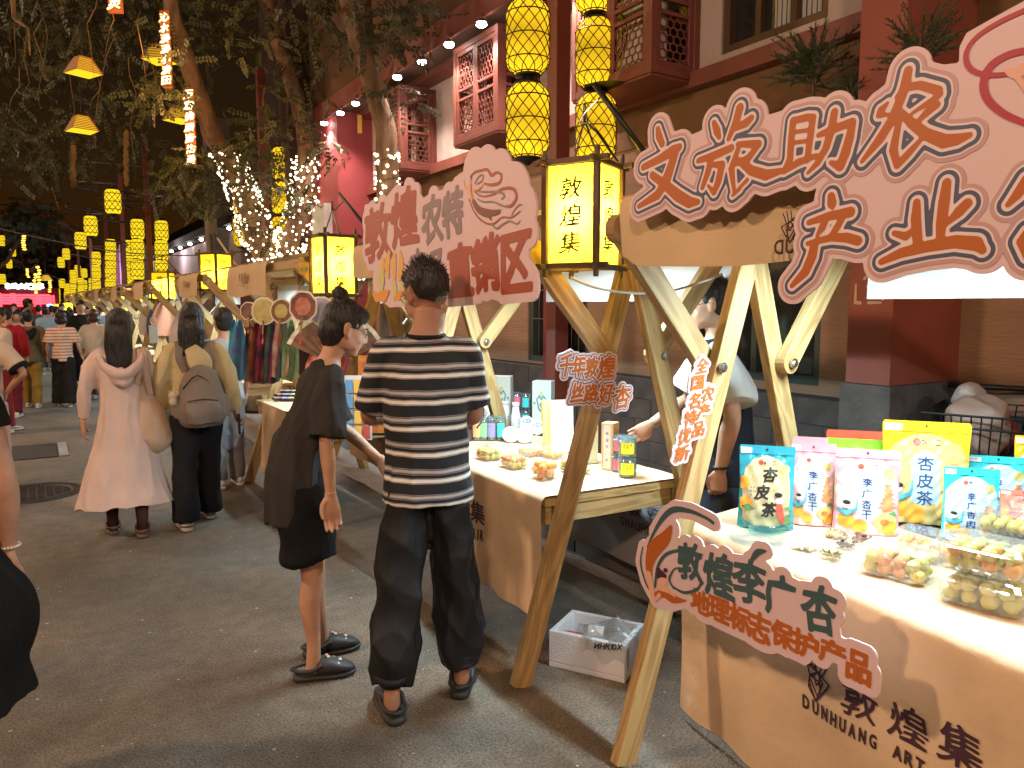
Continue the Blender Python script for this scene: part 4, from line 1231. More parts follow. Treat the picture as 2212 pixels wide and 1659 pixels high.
for (u, v0, v1) in ((368 * .74, 285, 400), (158, 318, 402)):
    for k in range(70):
        f = k / 70; c = atD(u + random.uniform(-3, 3), v0 + (v1 - v0) * f, 8.8); cat_.ell(c, .02 * random.uniform(.4, 1.3), .014, .03, 5, 3)
part('catkin', cat_, mat('catkin', (.22, .12, .03), rough=.9), tr)
V, F = sprigs(780, cloud([(60, 60, 11, 140, 120, 3, 2), (200, 40, 11.5, 160, 90, 3, 1.5), (120, 250, 11.5, 110, 130, 2.2, 1.2), (270, 230, 12, 120, 120, 1.6, 1.5), (330, 60, 12.5, 110, 80, 1.0, 1), (10, 290, 7.5, 45, 60, .7, .4), (110, 360, 12, 90, 50, 1.0, 1), (300, 320, 12.5, 80, 50, .5, .8), (70, -120, 9, 300, 100, 3, 2)]), seed=9, droop=.9)
o = put('crown', npmesh('crown', V - np.array(tr.location), F, M_leafd), tr); o['kind'] = 'stuff'
# far trees over the crowd
for k, (u, v, d, ru, rv, n) in enumerate([(30, 545, 50, 110, 80, 620), (130, 575, 54, 90, 55, 420), (60, 480, 40, 90, 50, 300)]):
    c = atD(u, v, d)
    tr = thing('tree', (c.x - 3, c.y, 0), ['far dark tree at the left edge above the crowd', 'far dark tree behind the lantern posts', 'far dark tree top above the other far trees'][k], 'tree')
    mb = MB(); limb(mb, [Vector((c.x - 3, c.y, -.05)), Vector((c.x - 2.6, c.y, 2.4)), Vector((c.x - 1, c.y, 4)), c], .2, .06); part('trunk', mb, M_bark, tr, smooth=True)
    V, F = sprigs(n, cloud([(u, v, d, ru, rv, 1, 3)]), size=(.5, .9), seed=30 + k, leaf=(.16, .05))
    o = put('crown', npmesh('crown', V - np.array(tr.location), F, leafmat('leaf_far', (0.045, 0.06, 0.028))), tr); o['kind'] = 'stuff'
# ------------------------------------------------------------------ market stalls
M_bolt = M_steel
M_led = emat('led_strip', (0.85, 0.95, 1.0), 12.0)
def hit(u, v, P0, d):
    """ray through a pixel meets the vertical plane through P0 along d; returns (s,z)"""
    q = ray(u, v); dx, dy = d
    nx, ny = -dy, dx
    t = (P0[0] * nx + P0[1] * ny) / (q[0] * nx + q[1] * ny)
    w = _C + q * t
    return ((w[0] - P0[0]) * dx + (w[1] - P0[1]) * dy, w[2])
def frame_end(t, x, y, dx, flip=1, top=1.97):
    """one A-shaped end: two crossed legs, two braces, bolts"""
    o = .0235 * flip; H = .57
    def bolt(px, pz, yy):
        mb = MB(); mb.loft([((px, yy - .012, pz), .011, .011), ((px, yy + .012, pz), .011, .011)], 6); mb.loft([((px, yy - .004, pz), .019, .019), ((px, yy + .004, pz), .019, .019)], 14)
        part('bolt', mb, M_bolt, t, smooth=False)
    part('leg', MB().bar((x - H, y - o, 0), (x + .045, y - o, top), .045, .088, (0, 1, 0)), M_pine, t)
    part('leg', MB().bar((x + H + dx, y + o, 0), (x - .045 + dx, y + o, top), .045, .088, (0, 1, 0)), M_pine, t)
    for s_, yy in ((-1, y + o), (1, y - o)):
        a = (x + s_ * .155 + (dx if s_ > 0 else 0), yy, 1.40); b = (x + s_ * .575, yy, 1.88)
        mb = MB(); mb.bar(a, b, .042, .085, (0, 1, 0))
        mb.loft([((a[0], yy - .0225, a[2]), .0425, .0425), ((a[0], yy + .0225, a[2]), .0425, .0425)], 16)
        mb.loft([((b[0], yy - .0225, b[2]), .05, .05), ((b[0], yy + .0225, b[2]), .05, .05)], 16)
        part('brace', mb, M_pine, t)
        bolt(a[0], a[2], y - .058); bolt(b[0], b[2], yy - .03)
    bolt(x, 1.83, y - .055)
def canopy(t, x, y0, y1, seed, front=True, vh=.2, m=None, back=True, vy=None):
    rnd = random.Random(seed); m = m or M_canvas
    for nm, xx, zz in (('eave_rail', -.60, 1.92), ('ridge_rail', 0, 2.06), ('eave_rail', .60, 1.92)):
        part(nm, MB().bar((x + xx, y0 - .06, zz), (x + xx, y1 + .06, zz), .04, .07), M_pine, t)
    L_ = y1 - y0
    def top(u, v):
        yy = y0 - .05 + (L_ + .1) * u; xx = -.66 + 1.32 * v
        z = 2.11 - abs(xx) / .66 * .14 - .025 * math.sin(PI * abs(xx) / .66) * math.sin(PI * u) + .004 * math.sin(u * 31 + v * 7)
        return (x + xx, yy, z)
    part('canopy_cloth', MB().sheet(top, 20, 16), m, t, smooth=True)
    p = [rnd.uniform(0, 6) for _ in range(4)]
    a0, a1 = vy if vy else (y0 - .05, y1 + .05)
    if front:
        def fv(u, v):
            yy = a0 + (a1 - a0) * u
            edge = .03 * math.exp(-((u) / .03) ** 2) + .03 * math.exp(-((1 - u) / .03) ** 2)
            z = 1.965 - v * (vh + .012 * math.sin(u * 9 + p[0]) - edge)
            xx = -.66 - .02 * math.sin(min(1, v * 3) * PI / 2) + .014 * math.sin(u * 17 + p[1]) * v + .006 * math.sin(u * 43 + p[2]) * v
            return (x + xx, yy, z)
        part('front_valance', MB().sheet(fv, 60, 8), m, t, smooth=True)
    if back:
        def bv(u, v):
            yy = y0 + (y1 - y0) * u
            return (x + .64 + .008 * math.sin(u * 20 + p[3]) * v, yy, 1.95 - v * .30)
        part('back_valance', MB().sheet(bv, 40, 4), M_white_canvas, t, smooth=True)
def print_cloth(root, P0, d, off, size=1.0, mirror=False, s0=0.0, z0=0.0, m=None):
    pass
def deer(sd, cx, cy, s):
    """faceted deer head with antlers"""
    w = .018 * s
    P = lambda a, b: (cx + a * s, cy + b * s)
    for a in ([(-.42, .42), (-.30, .10), (-.34, -.30), (-.05, -.62)], [(-.42, .42), (.0, .30), (.20, .05), (-.05, -.62)], [(-.30, .10), (.0, .30)], [(-.30, .10), (.1, .02)], [(-.34, -.10), (-.05, -.62)],
              [(-.25, -.05), (.02, -.45)], [(.0, .30), (.45, .10), (.15, -.35), (-.05, -.62)], [(.05, .25), (.12, -.30)], [(-.15, .2), (-.05, -.1), (.1, .02)],
              [(-.10, .34), (-.05, .8)], [(.06, .3), (.18, .78)], [(.18, .28), (.38, .7)], [(-.42, .42), (-.2, .46), (0, .30)]):
        sd.stroke([P(*q) for q in a], [w * 1.6] * len(a))

def stall(x, y0, y1, label, dx=0.0, seed=1, **kw):
    t = thing('market_stall', (x, (y0 + y1) / 2, 0), label, 'market stall', 'wooden market stalls along the street')
    frame_end(t, x, y1, dx, 1); frame_end(t, x, y0, dx, -1)
    canopy(t, x, y0, y1 - (.09 if y0 < 1 else 0), seed, **kw)
    return t
def table(t, F0, F1, depth, z=.78, cloth=True, hem=.05, end_hem=None, seed=1, front=True):
    """F0 left front corner, F1 right front corner (looking from the street), depth vector"""
    F0, F1 = Vector((*F0, z)), Vector((*F1, z)); D = Vector((depth[0], depth[1], 0)); rnd = random.Random(seed)
    e = (F1 - F0).normalized()
    n = 5
    for k in range(n):                         # planks run the long way
        a = F0 + D * ((k + .5) / n) - Vector((0, 0, .025)); b = F1 + D * ((k + .5) / n) - Vector((0, 0, .025))
        part('table_plank', MB().bar(a, b, D.length / n - .003, .035, D), M_pine, t)
    i = D.normalized() * .03
    for a, b in ((F0 + i + e * .02, F1 + i - e * .02), (F0 + D - i + e * .02, F1 + D - i - e * .02)):
        dn = Vector((0, 0, -.088)); part('apron', MB().bar(a + dn, b + dn, .03, .085, D), M_pine, t)
    for a in (F0 + e * .03, F1 - e * .03):
        dn = Vector((0, 0, -.086)); part('apron', MB().bar(a + dn + i * 2, a + D + dn - i * 2, .085, .03, (0, 0, 1)), M_pine, t)
    if not cloth: return
    L_ = (F1 - F0).length; ph = [rnd.uniform(0, 6) for _ in range(6)]
    out = -D.normalized()
    def fn(u, v):
        # v 0..0.4 on the table, then over the edge and down
        p = F0.lerp(F1, u)
        if v <= .4:
            q = p + D * (1 - v / .4) ; q.z = z + .004 + .0015 * math.sin(u * 23 + v * 11)
            return q
        w = (v - .4) / .6; hz = z + .004 - w * (z - hem)
        r_ = .016 * (1 - math.exp(-w * 40)) + w * (.010 * math.sin(u * 7 * L_ + ph[0]) + .007 * math.sin(u * 17 * L_ + ph[1] + w) + .005 * math.sin(u * 41 + ph[2] + w * 5) * w + .006 * math.sin((u - w * .5) * 19 + ph[4]) * math.sin(w * 3))
        if w > .9: hz += .006 * math.sin(u * 12 + ph[3])
        q = p + out * (r_ + .006); q.z = hz
        return q
    part('table_cloth', MB().sheet(fn, 90, 60), M_cloth, t, smooth=True)
    def off(s_, zz):
        u = s_ / L_; w = (z + .004 - zz) / (z - hem); p = F0.lerp(F1, u); q = fn(u, .4 + .6 * min(1, max(0, w))); return (q - p).xy.dot(out.xy)
    OFF[t.name] = off
OFF = {}
def led(t, x, y, z, power, ln=.7, tilt=0.0):
    o = part('lamp_bar', MB().cbox((x, y, z), .07, ln, .035), mat('lamp_white', (.7, .7, .7), rough=.4), t, mod='bevel')
    part('lamp_tube', MB().cbox((x, y, z - .022), .045, ln - .04, .008), M_led, t)
    l = bpy.data.lights.new('stall_lamp', 'AREA'); l.shape = 'RECTANGLE'; l.size = .05; l.size_y = ln - .1; l.energy = power; l.color = (.64, .89, 1.0)
    q = bpy.data.objects.new('stall_lamp', l); COL.objects.link(q); q.parent = t; q.location = Vector((x, y, z - .03)) - t.location; q.rotation_euler = (0, tilt, 0)

# stall 1, closest, right
S1 = stall(2.27, 0.30, 2.02, 'nearest market stall with a big orange lettered sign along its roof', dx=.08, seed=3, vy=(0.25, 1.93), vh=.225)
F0, F1 = (2.12, 2.13), (1.86, 0.22)
table(S1, F0, F1, (.70, .10), hem=.03, seed=2)
led(S1, 2.32, 1.30, 1.86, 48, .9)
# stall 2, middle, the two customers stand in front of it
S2 = stall(2.26, 2.64, 4.26, 'middle market stall with the man in stripes in front, pink apricot sign above', seed=5, vy=(2.85, 4.3), vh=.20)
hz = atX(1100, 1305, 1.86).z
table(S2, (1.95, 4.16), (1.875, 2.75), (.80, -.02), hem=max(.05, hz), seed=7)
led(S2, 2.30, 3.30, 1.88, 54, .9)
mb = MB().sheet(lambda u, v: (2.80 + .012 * math.sin(u * 14) * v + .04 * v, 2.78 + 1.42 * u, .73 - v * (.58 - .22 * max(0, .12 - u) / .12)), 40, 12)
part('back_cloth', mb, mat('back_cloth_grey', (.36, .33, .34), rough=.85), S2, smooth=True)
# stall 3
S3 = stall(2.18, 5.35, 7.25, 'third market stall hung with round fans and scarves', seed=8, vy=(5.95, 7.3), vh=.26)
table(S3, (1.68, 7.15), (1.78, 5.30), (.78, 0), hem=.16, seed=9, cloth=False)
mb = MB().sheet(lambda u, v: (1.66 - .03 * v + .02 * math.sin(u * 15) * v, 6.84 - .75 * u, .79 - v * .62), 20, 14)
part('table_cloth', mb, M_cloth, S3, smooth=True)
part('table_cloth', MB().sheet(lambda u, v: (1.66 + .75 * v, 6.84 - .75 * u, .79), 6, 6), M_cloth, S3, smooth=True)
part('back_cloth', MB().sheet(lambda u, v: (2.55 + .01 * math.sin(u * 20) * v, 5.35 + 1.8 * u, .74 - v * .55), 30, 8), M_cloth, S3, smooth=True)
led(S3, 2.25, 6.3, 1.86, 34, .8)
# stall 4 and the rest of the row
S4 = stall(2.12, 8.50, 10.35, 'fourth market stall, its brown valance behind the backpack woman', seed=11, vy=(8.45, 9.7), vh=.24)
table(S4, (1.66, 10.3), (1.66, 8.55), (.78, 0), cloth=False)
led(S4, 2.2, 9.4, 1.86, 45, .8)
far_st = []
for k, (y, lab) in enumerate([(12.0, 'fifth market stall, mostly behind the two long haired women'), (14.8, 'sixth market stall with clothes hung under its roof'), (17.6, 'seventh market stall down the row'), (20.4, 'eighth market stall down the row'),
                              (23.2, 'distant white roofed market stall with a gable end and crossed legs'), (26.0, 'last market stall before the gate')]):
    x = 2.1 - .035 * max(0, y - 9)
    t = clone(S4, (x, y + .9, 0), None, lab)
    far_st.append(t)
    if k == 4:
        for c in t.children:
            if c.name.startswith('canopy_cloth'): pass

# printing on the cloths
def on_plane(P0, d, off=0.0, name=None):
    nx, ny = -d[1], d[0]
    if nx * -1 < 0: nx, ny = -nx, -ny          # towards the street (-x)
    g = (lambda s, z: OFF[name](s, z) + .0025) if name else (lambda s, z: off)
    return lambda s, z, h: (P0[0] + d[0] * s + nx * (g(s, z) + h), P0[1] + d[1] * s + ny * (g(s, z) + h), z)
def unit(a, b):
    v = Vector((b[0] - a[0], b[1] - a[1])); v.normalize(); return (v.x, v.y)
def box_items(P0, d, L_):
    """characters given by pixel boxes -> plane coordinates"""
    out = []
    for ch, a, b, c, e in L_:
        s0, z0 = hit(a, (c + e) / 2, P0, d); s1, z1 = hit(b, (c + e) / 2, P0, d); _, zt = hit((a + b) / 2, c, P0, d); _, zb = hit((a + b) / 2, e, P0, d)
        out.append((ch, (s0 + s1) / 2, (zt + zb) / 2, abs(s1 - s0), abs(zt - zb)))
    return out
def c8(ch, a, b, c, e): return (ch, (2400 + a * .7378) / 1.8228, (2400 + b * .7378) / 1.8228, (1800 + c * .7378) / 1.8228, (1800 + e * .7378) / 1.8228)
d1 = unit(F0, F1)
pr = on_plane(F0, d1, .034, S1.name)
it = box_items(F0, d1, [c8('敦', 1270, 1460, 1215, 1390), c8('煌', 1515, 1735, 1330, 1520), c8('集', 1790, 2040, 1425, 1650)])
letters('cloth_characters', it, pr, .003, 0, M_ink, S1, bold=.0015, slant=-.05, wob=.006, world=True, run=5)
word = 'DUNHUANG'; it = []
for k, ch in enumerate(word):
    a = 1050 + k * 53; it.append(c8(ch, a, a + 33, 1268 + k * 29, 1338 + k * 29))
for k, ch in enumerate('ART'):
    a = 1540 + k * 62; it.append(c8(ch, a, a + 46, 1535 + k * 33, 1605 + k * 33))
for k, ch in enumerate('FAIR'):
    a = 1830 + k * 70; it.append(c8(ch, a, a + 50, 1690 + k * 36, 1765 + k * 36))
letters('cloth_words', box_items(F0, d1, it), pr, .0025, 0, M_ink, S1, bold=.002, world=True, run=5)
sd = SDF(0, 1.0, 0, .9, .0025); sd.maxrun = 5
s_, z_ = hit(*c8('', 1135, 0, 1190, 0)[1::2][:1], c8('', 0, 0, 1190, 0)[3], F0, d1) if False else hit((2400 + 1135 * .7378) / 1.8228, (1800 + 1195 * .7378) / 1.8228, F0, d1)
deer(sd, s_, z_, .105)
plate('cloth_logo', sd, 0, pr, 0, 0, M_ink, S1, backs=False, world=True)
# stall 2 cloth
P2 = (1.95, 4.16); d2 = unit(P2, (1.875, 2.75)); pr2 = on_plane(P2, d2, .032, S2.name)
letters('cloth_characters', box_items(P2, d2, [('集', 1027, 1056, 1083, 1128), ('煌', 985, 1015, 1068, 1112), ('敦', 940, 972, 1050, 1095)]), pr2, .003, 0, M_ink, S2, bold=.002, wob=.004, world=True, run=5)
letters('cloth_words', box_items(P2, d2, [(c, 1028 + k * 7, 1033 + k * 7, 1138 + k * 2, 1160 + k * 2) for k, c in enumerate('FAIR')]), pr2, .0025, 0, M_ink, S2, bold=.0015, world=True, run=5)
# mirrored print showing through the back cloth
M_inkf = mat('faded_print', (.12, .09, .13), rough=.9)
bx = lambda s, z, h: (2.795 + .05 * (.73 - z) / .58 - .012, s, z)
letters('cloth_characters', [(c, 3.38 - k * .155, .50, -.10, .10) for k, c in enumerate('煌敦')], lambda s, z, h: bx(s, z, h), .004, 0, M_inkf, S2, bold=.003, world=True)
letters('cloth_words', [(c, 3.02 + k * .046, .395, -.034, .05) for k, c in enumerate('DUNHUANG')], lambda s, z, h: bx(s, z, h), .003, 0, M_inkf, S2, bold=.002, world=True)
sd = SDF(2.9, 3.3, .3, .7, .003); deer(sd, 3.10, .53, .09); plate('cloth_logo', sd, 0, lambda s, z, h: bx(s, z, h), 0, 0, M_inkf, S2, backs=False, world=True)
# valance prints
M_inkv = mat('valance_print', (.32, .19, .09), rough=.9)
for st, xx, yc, zc in ((S3, 2.18 - .705, 6.6, 1.86), (S4, 2.12 - .705, 9.05, 1.86)):
    letters('valance_characters', [(c, yc + (1 - k) * .10, zc, .075, .07) for k, c in enumerate('敦煌集')], lambda s, z, h, xx=xx: (xx, s, z), .004, 0, M_inkv, st, bold=.002, world=True)
    letters('valance_words', [(c, yc + .16 - k * .036, zc - .06, .022, .025) for k, c in enumerate('DUNHUANG')], lambda s, z, h, xx=xx: (xx, s, z), .003, 0, M_inkv, st, world=True)
sd = SDF(1.0, 1.5, 1.7, 2.0, .0025); q = hit(1716, 495, (1.585, 0), (0, 1)); deer(sd, q[0], q[1], .055)
sd_ = lambda s, z, h: (1.567, s, z)
plate('valance_logo', sd, 0, sd_, 0, 0, M_ink, S1, backs=False, world=True)
letters('valance_words', [(c, q[0] + .03 - k * .034, 1.765, .026, .034) for k, c in enumerate('DUNHUANG')], sd_, .002, 0, M_ink, S1, bold=.001, world=True)

# ------------------------------------------------------------------ cut-out signs
M_board = mat('foam_board_pink', (0.72, 0.52, 0.54), rough=.55)
M_pale = mat('print_pale', (0.80, 0.64, 0.66), rough=.5)
M_dusk = mat('print_dusky', (0.54, 0.32, 0.32), rough=.5)
M_slate = mat('print_slate', (0.075, 0.085, 0.15), rough=.5)
M_orange = mat('print_orange', (0.47, 0.115, 0.014), rough=.5)
M_rust = mat('print_rust', (0.38, 0.075, 0.040), rough=.5)
M_tealp = mat('print_teal', (0.055, 0.105, 0.115), rough=.5)
M_greyp = mat('print_grey', (0.26, 0.18, 0.19), rough=.5)
M_skinp = mat('print_skin', (0.80, 0.42, 0.30), rough=.5)
M_fruitp = mat('print_apricot', (0.80, 0.33, 0.06), rough=.5)
M_leafp = mat('print_leaf', (0.30, 0.36, 0.12), rough=.5)
M_crim = mat('print_crimson', (0.42, 0.02, 0.04), rough=.5)
def px3(X, Y): return ((2400 + X * .7378) / 1.8228, (Y * .7378) / 1.8228)
def toP(XY, fn, P0, d): u, v = fn(*XY); return hit(u, v, P0, d)
# -- big sign: brush strokes drawn one by one, radius in picture units of the close-up
T1 = thing('lettered_sign', (1.54, 1.2, 1.9), 'big pink cut-out sign with outlined orange characters on the nearest stall roof', 'sign')
PP, dd = (1.54, 0.0), (0.0, 1.0)
STROKES = [
 [(262,690,17),(268,725,24),(286,768,20)], [(185,893,18),(270,850,22),(345,805,30),(378,785,20)], [(362,800,22),(335,880,28),(308,960,32),(262,1040,26),(160,1102,13)], [(232,935,20),(300,985,26),(370,1045,32),(430,1080,30),(478,1078,15)],
 [(562,655,15),(578,700,24),(590,732,15)], [(478,858,15),(560,832,22),(655,790,20)], [(545,850,20),(530,920,20),(500,1002,14)], [(560,880,14),(605,880,22),(585,970,22),(562,1028,16),(530,990,8)],
 [(700,578,26),(680,650,24),(640,742,14)], [(668,690,14),(735,655,24),(762,630,18)], [(690,770,14),(760,770,20),(800,770,22)], [(690,800,16),(655,900,20),(672,1035,10)], [(790,790,16),(740,850,22),(660,880,12)], [(700,860,20),(760,910,26),(840,935,28),(925,912,15)], [(700,1010,10),(660,1045,8),(740,960,12)],
 [(985,645,20),(975,740,20),(968,850,20),(935,915,14)], [(985,645,18),(1060,628,20),(1095,625,16)], [(1090,630,20),(1075,740,20),(1060,855,18)], [(1000,705,11),(1068,695,11)], [(995,762,11),(1065,752,11)], [(935,918,13),(1010,868,20),(1110,832,14)],
 [(1120,722,14),(1200,690,22),(1300,652,22)], [(1303,655,20),(1285,740,26),(1262,820,28),(1235,888,26),(1185,868,12)], [(1205,600,22),(1190,690,24),(1160,790,22),(1115,870,18),(1062,925,9)],
 [(1598,378,24),(1585,450,28),(1555,540,26),(1512,640,26),(1450,740,26),(1352,862,12)], [(1540,520,14),(1580,470,20),(1660,455,22),(1760,485,24),(1770,505,16),(1690,560,14),(1620,605,9)], [(1492,548,8),(1455,590,22),(1440,618,14),(1492,612,10)], [(1552,640,16),(1535,720,20),(1520,800,24),(1540,885,18),(1600,820,20),(1690,720,10)], [(1560,600,18),(1620,660,26),(1690,715,30),(1790,755,36),(1860,745,30),(1928,722,16)], [(1752,560,20),(1700,600,20),(1640,660,12)],
 [(1188,1048,22),(1192,1085,28),(1195,1105,14)], [(1068,1188,15),(1170,1155,22),(1290,1132,28)], [(1110,1262,8),(1140,1215,22),(1165,1170,14)], [(1250,1160,18),(1215,1220,20),(1180,1262,10)], [(1062,1300,13),(1190,1268,20),(1270,1268,26),(1330,1285,26)], [(1100,1300,24),(1085,1370,28),(1050,1450,26),(978,1525,14)],
 [(1645,1080,20),(1640,1170,28),(1650,1300,26)], [(1805,975,24),(1790,1080,30),(1775,1200,28),(1768,1300,20)], [(1525,1245,15),(1585,1262,22),(1640,1215,10)], [(1915,1085,26),(1870,1130,28),(1800,1200,10)], [(1455,1398,17),(1560,1350,26),(1700,1315,30),(1850,1290,34),(1960,1300,38),(1995,1335,22)],
 [(2235,960,30),(2180,1040,26),(2130,1095,14)], [(2240,1240,26),(2200,1290,22),(2235,1370,20)]]
sd = SDF(0.15, 2.02, 1.55, 2.55, .0032)
dpx = 1.54 / (.5263 + .8503 * (1600 - CU) / FPX) / FPX * .4047
for S_ in STROKES:
    pts = []; ws = []
    for X_, Y_, r_ in S_:
        u, v = px3(X_, Y_); s_, z_ = hit(u, v, PP, dd); pts.append((s_, z_)); dep = 1.54 / (.5263 + .8503 * (u - CU) / FPX); ws.append(r_ * .4047 * dep / FPX * 1.02)
    sd.stroke(pts, ws)
for ch, s_, z_ in (('兴', .52, 1.83), ('发', .38, 2.12)): sd.glyph(ch, (s_, z_), -.16, .17, bold=.008)
base = sd.d.copy()
body = [(300,780),(470,705),(620,640),(860,610),(980,570),(1220,545),(1390,600),(1520,500),(1640,380),(1780,345),(1865,335),(1868,250),(1905,175),(2120,55),(2230,-5),(2700,-260),(4200,-300),(4200,1750),(2700,1420),(2120,1370),(1950,1390),(1500,1330),(1300,1230),(1108,1000),(1000,950),(700,1000),(560,1050),(420,1000),(300,900)]
sd2 = SDF(0.15, 2.02, 1.55, 2.55, .0032)
sd2.d = base - 0.037
sd3 = SDF(0.15, 2.02, 1.55, 2.55, .0032); sd3.poly([toP(q, px3, PP, dd) for q in body])
sd2.d = np.minimum(sd2.d, sd3.d)
# cloud bumps between the characters
pl1 = lambda s, z, h: (-h, s - 1.2, z - 1.9)
plate('board', sd2, 0, pl1, -.006, .0, M_board, T1, smooth=2)
sd.d = base
for nm, lv, h, mm_ in (('outer_band', .027, .0012, M_dusk), ('pale_band', .019, .0018, M_pale), ('slate_line', .0150, .0024, M_slate), ('pale_edge', .0068, .003, M_pale), ('characters', 0, .0036, M_orange)):
    plate(nm, sd, lv, pl1, 0, h, mm_, T1, smooth=1, backs=False)
def ribbons(T, L_, fn, P0, d, pl, h, x0, x1, y0, y1, res=.003, sc_=1.0):
    for k, (m, strokes) in enumerate(L_):
        sd = SDF(x0, x1, y0, y1, res)
        for S_ in strokes:
            pts = []; ws = []
            # smooth the polyline
            P = [Vector(q) for q in S_]; Q = []
            for i in range(len(P) - 1):
                a, b, c, e = P[max(0, i - 1)], P[i], P[i + 1], P[min(len(P) - 1, i + 2)]
                for j in range(5):
                    t_ = j / 5; Q.append(.5 * ((2 * b) + (c - a) * t_ + (2 * a - 5 * b + 4 * c - e) * t_ * t_ + (3 * b - a - 3 * c + e) * t_ ** 3))
            Q.append(P[-1])
            for q in Q:
                u, v = fn(q[0], q[1]); s_, z_ = hit(u, v, P0, d); u2, v2 = fn(q[0], q[1] + max(.5, q[2])); _, z2 = hit(u2, v2, P0, d); pts.append((s_, z_)); ws.append(abs(z2 - z_))
            sd.stroke(pts, ws)
        plate('figure', sd, 0, pl, 0, h + k * .0005, m, T, backs=False)
ribbons(T1, [(M_crim, [[(2300,20,14),(2100,110,14),(1960,200,13),(1905,290,14),(1930,370,14),(2020,400,14),(2130,395,13),(2230,370,14)], [(2260,265,18),(2140,290,20),(2040,350,22),(2000,440,22),(2020,530,20),(2110,610,19),(2240,665,16)]]),
             (M_skinp, [[(2400,220,30),(2260,330,34),(2180,390,30),(2130,380,16)], [(2170,400,14),(2200,440,14),(2240,500,12)]])], px3, PP, dd, pl1, .002, .3, 1.9, 1.6, 2.55)

# -- pink sign over the middle stall
def pxs(X, Y): return ((1400 + X / 2.765) / 1.8228, (650 + Y / 2.765) / 1.8228)
T2 = thing('lettered_sign', (1.50, 3.3, 1.9), 'pink cut-out sign with rust red characters and a ribbon dancer over the middle stall', 'sign')
PP = (1.50, 0.0)
def bi(L_, fn, P0): return box_items(P0, dd, [(c, fn(a, 0)[0], fn(b, 0)[0], fn(0, e)[1], fn(0, f)[1]) for c, a, b, e, f in L_])
A = bi([('敦', 105, 385, 450, 1030), ('煌', 395, 675, 275, 865), ('直', 1005, 1270, 880, 1400), ('销', 1275, 1555, 790, 1370), ('区', 1585, 1900, 740, 1350)], pxs, PP)
B = bi([('农', 730, 940, 350, 840), ('特', 955, 1170, 270, 765), ('产', 590, 760, 930, 1350), ('品', 790, 960, 940, 1300)], pxs, PP)
ext = dict(x0=2.0, x1=4.6, y0=1.45, y1=2.45)
sA = SDF(2.0, 4.5, 1.45, 2.45, .004); sB = SDF(2.0, 4.5, 1.45, 2.45, .004)
for c, x_, y_, w, h in A: sA.glyph(c, (x_, y_), -w, h, bold=.010, wob=.010)
for c, x_, y_, w, h in B: sB.glyph(c, (x_, y_), -w, h, bold=.008, wob=.008)
bd = SDF(2.0, 4.5, 1.45, 2.45, .004)
bd.poly([hit(*pxs(*q), PP, dd) for q in [(110,470),(290,460),(410,300),(620,250),(740,430),(930,370),(1000,290),(1130,150),(1250,80),(1340,10),(1460,-10),(1620,60),(1640,180),(1780,240),(1800,380),(1890,450),(1850,570),(1830,680),(1890,770),(1850,900),(1850,1020),(1950,1200),(1900,1300),(1700,1400),(1300,1410),(1000,1440),(600,1500),(380,1500),(200,1400),(220,1200),(200,1080),(110,900)]])
bd.d = np.minimum(bd.d - .02, np.minimum(sA.d, sB.d) - .035)
for (a, b, r_) in ((1290, 60, .09), (1420, 40, .09), (1560, 90, .09), (1700, 330, .12), (1800, 500, .1), (380, 1330, .1), (270, 1250, .1)):
    q = hit(*pxs(a, b), PP, dd); bd.disc(q, r_)
pl2 = lambda s, z, h: (-h, s - 3.3, z - 1.9)
plate('board', bd, 0, pl2, -.008, 0, M_board, T2, smooth=2)
plate('characters', sA, 0, pl2, 0, .002, M_rust, T2, smooth=1, backs=False)
plate('grey_characters', sB, 0, pl2, 0, .002, M_greyp, T2, smooth=1, backs=False)
ribbons(T2, [(M_rust, [[(1250,130,10),(1300,80,14),(1360,60,14),(1440,50,16),(1480,110,18),(1540,80,14),(1590,110,16),(1570,190,18),(1480,215,16),(1400,200,8)], [(1300,290,10),(1380,340,10),(1500,320,12),(1600,260,16),(1720,260,20),(1755,350,22),(1700,440,20),(1620,450,10)], [(1240,370,8),(1300,520,9),(1400,620,11),(1500,640,12),(1600,570,10),(1700,570,10),(1800,500,8)]]),
             (M_greyp, [[(1300,200,8),(1350,120,9),(1390,110,9),(1380,170,8),(1320,210,7)], [(1310,280,8),(1400,290,10),(1540,290,12),(1610,310,12),(1620,350,10),(1590,370,8)], [(1330,370,8),(1400,400,9),(1500,400,10),(1600,440,12),(1680,460,8)], [(1480,640,9),(1540,690,12),(1600,650,12),(1680,610,10),(1760,640,8),(1800,600,6)], [(1700,550,6),(1740,480,9),(1790,430,8),(1820,440,6)]]),
             (mat('print_brown', (.20, .06, .035), rough=.5), [[(1290,400,28),(1340,480,38),(1420,520,46),(1500,520,34),(1560,510,26),(1580,490,10)], [(1260,130,16),(1265,150,12)], [(1440,540,20),(1480,590,12)]]),
             (M_fruitp, [[(1250,170,12),(1255,240,20),(1255,300,22),(1275,370,20)], [(1290,270,10),(1350,260,10),(1390,210,7)], [(1220,250,8),(1190,220,7),(1180,150,6)]])], pxs, PP, dd, pl2, .002, 2.0, 4.5, 1.45, 2.45, .004)
M_melon = mat('print_melon', (.78, .42, .10), rough=.5); M_meling = mat('print_melon_green', (.62, .58, .22), rough=.5)
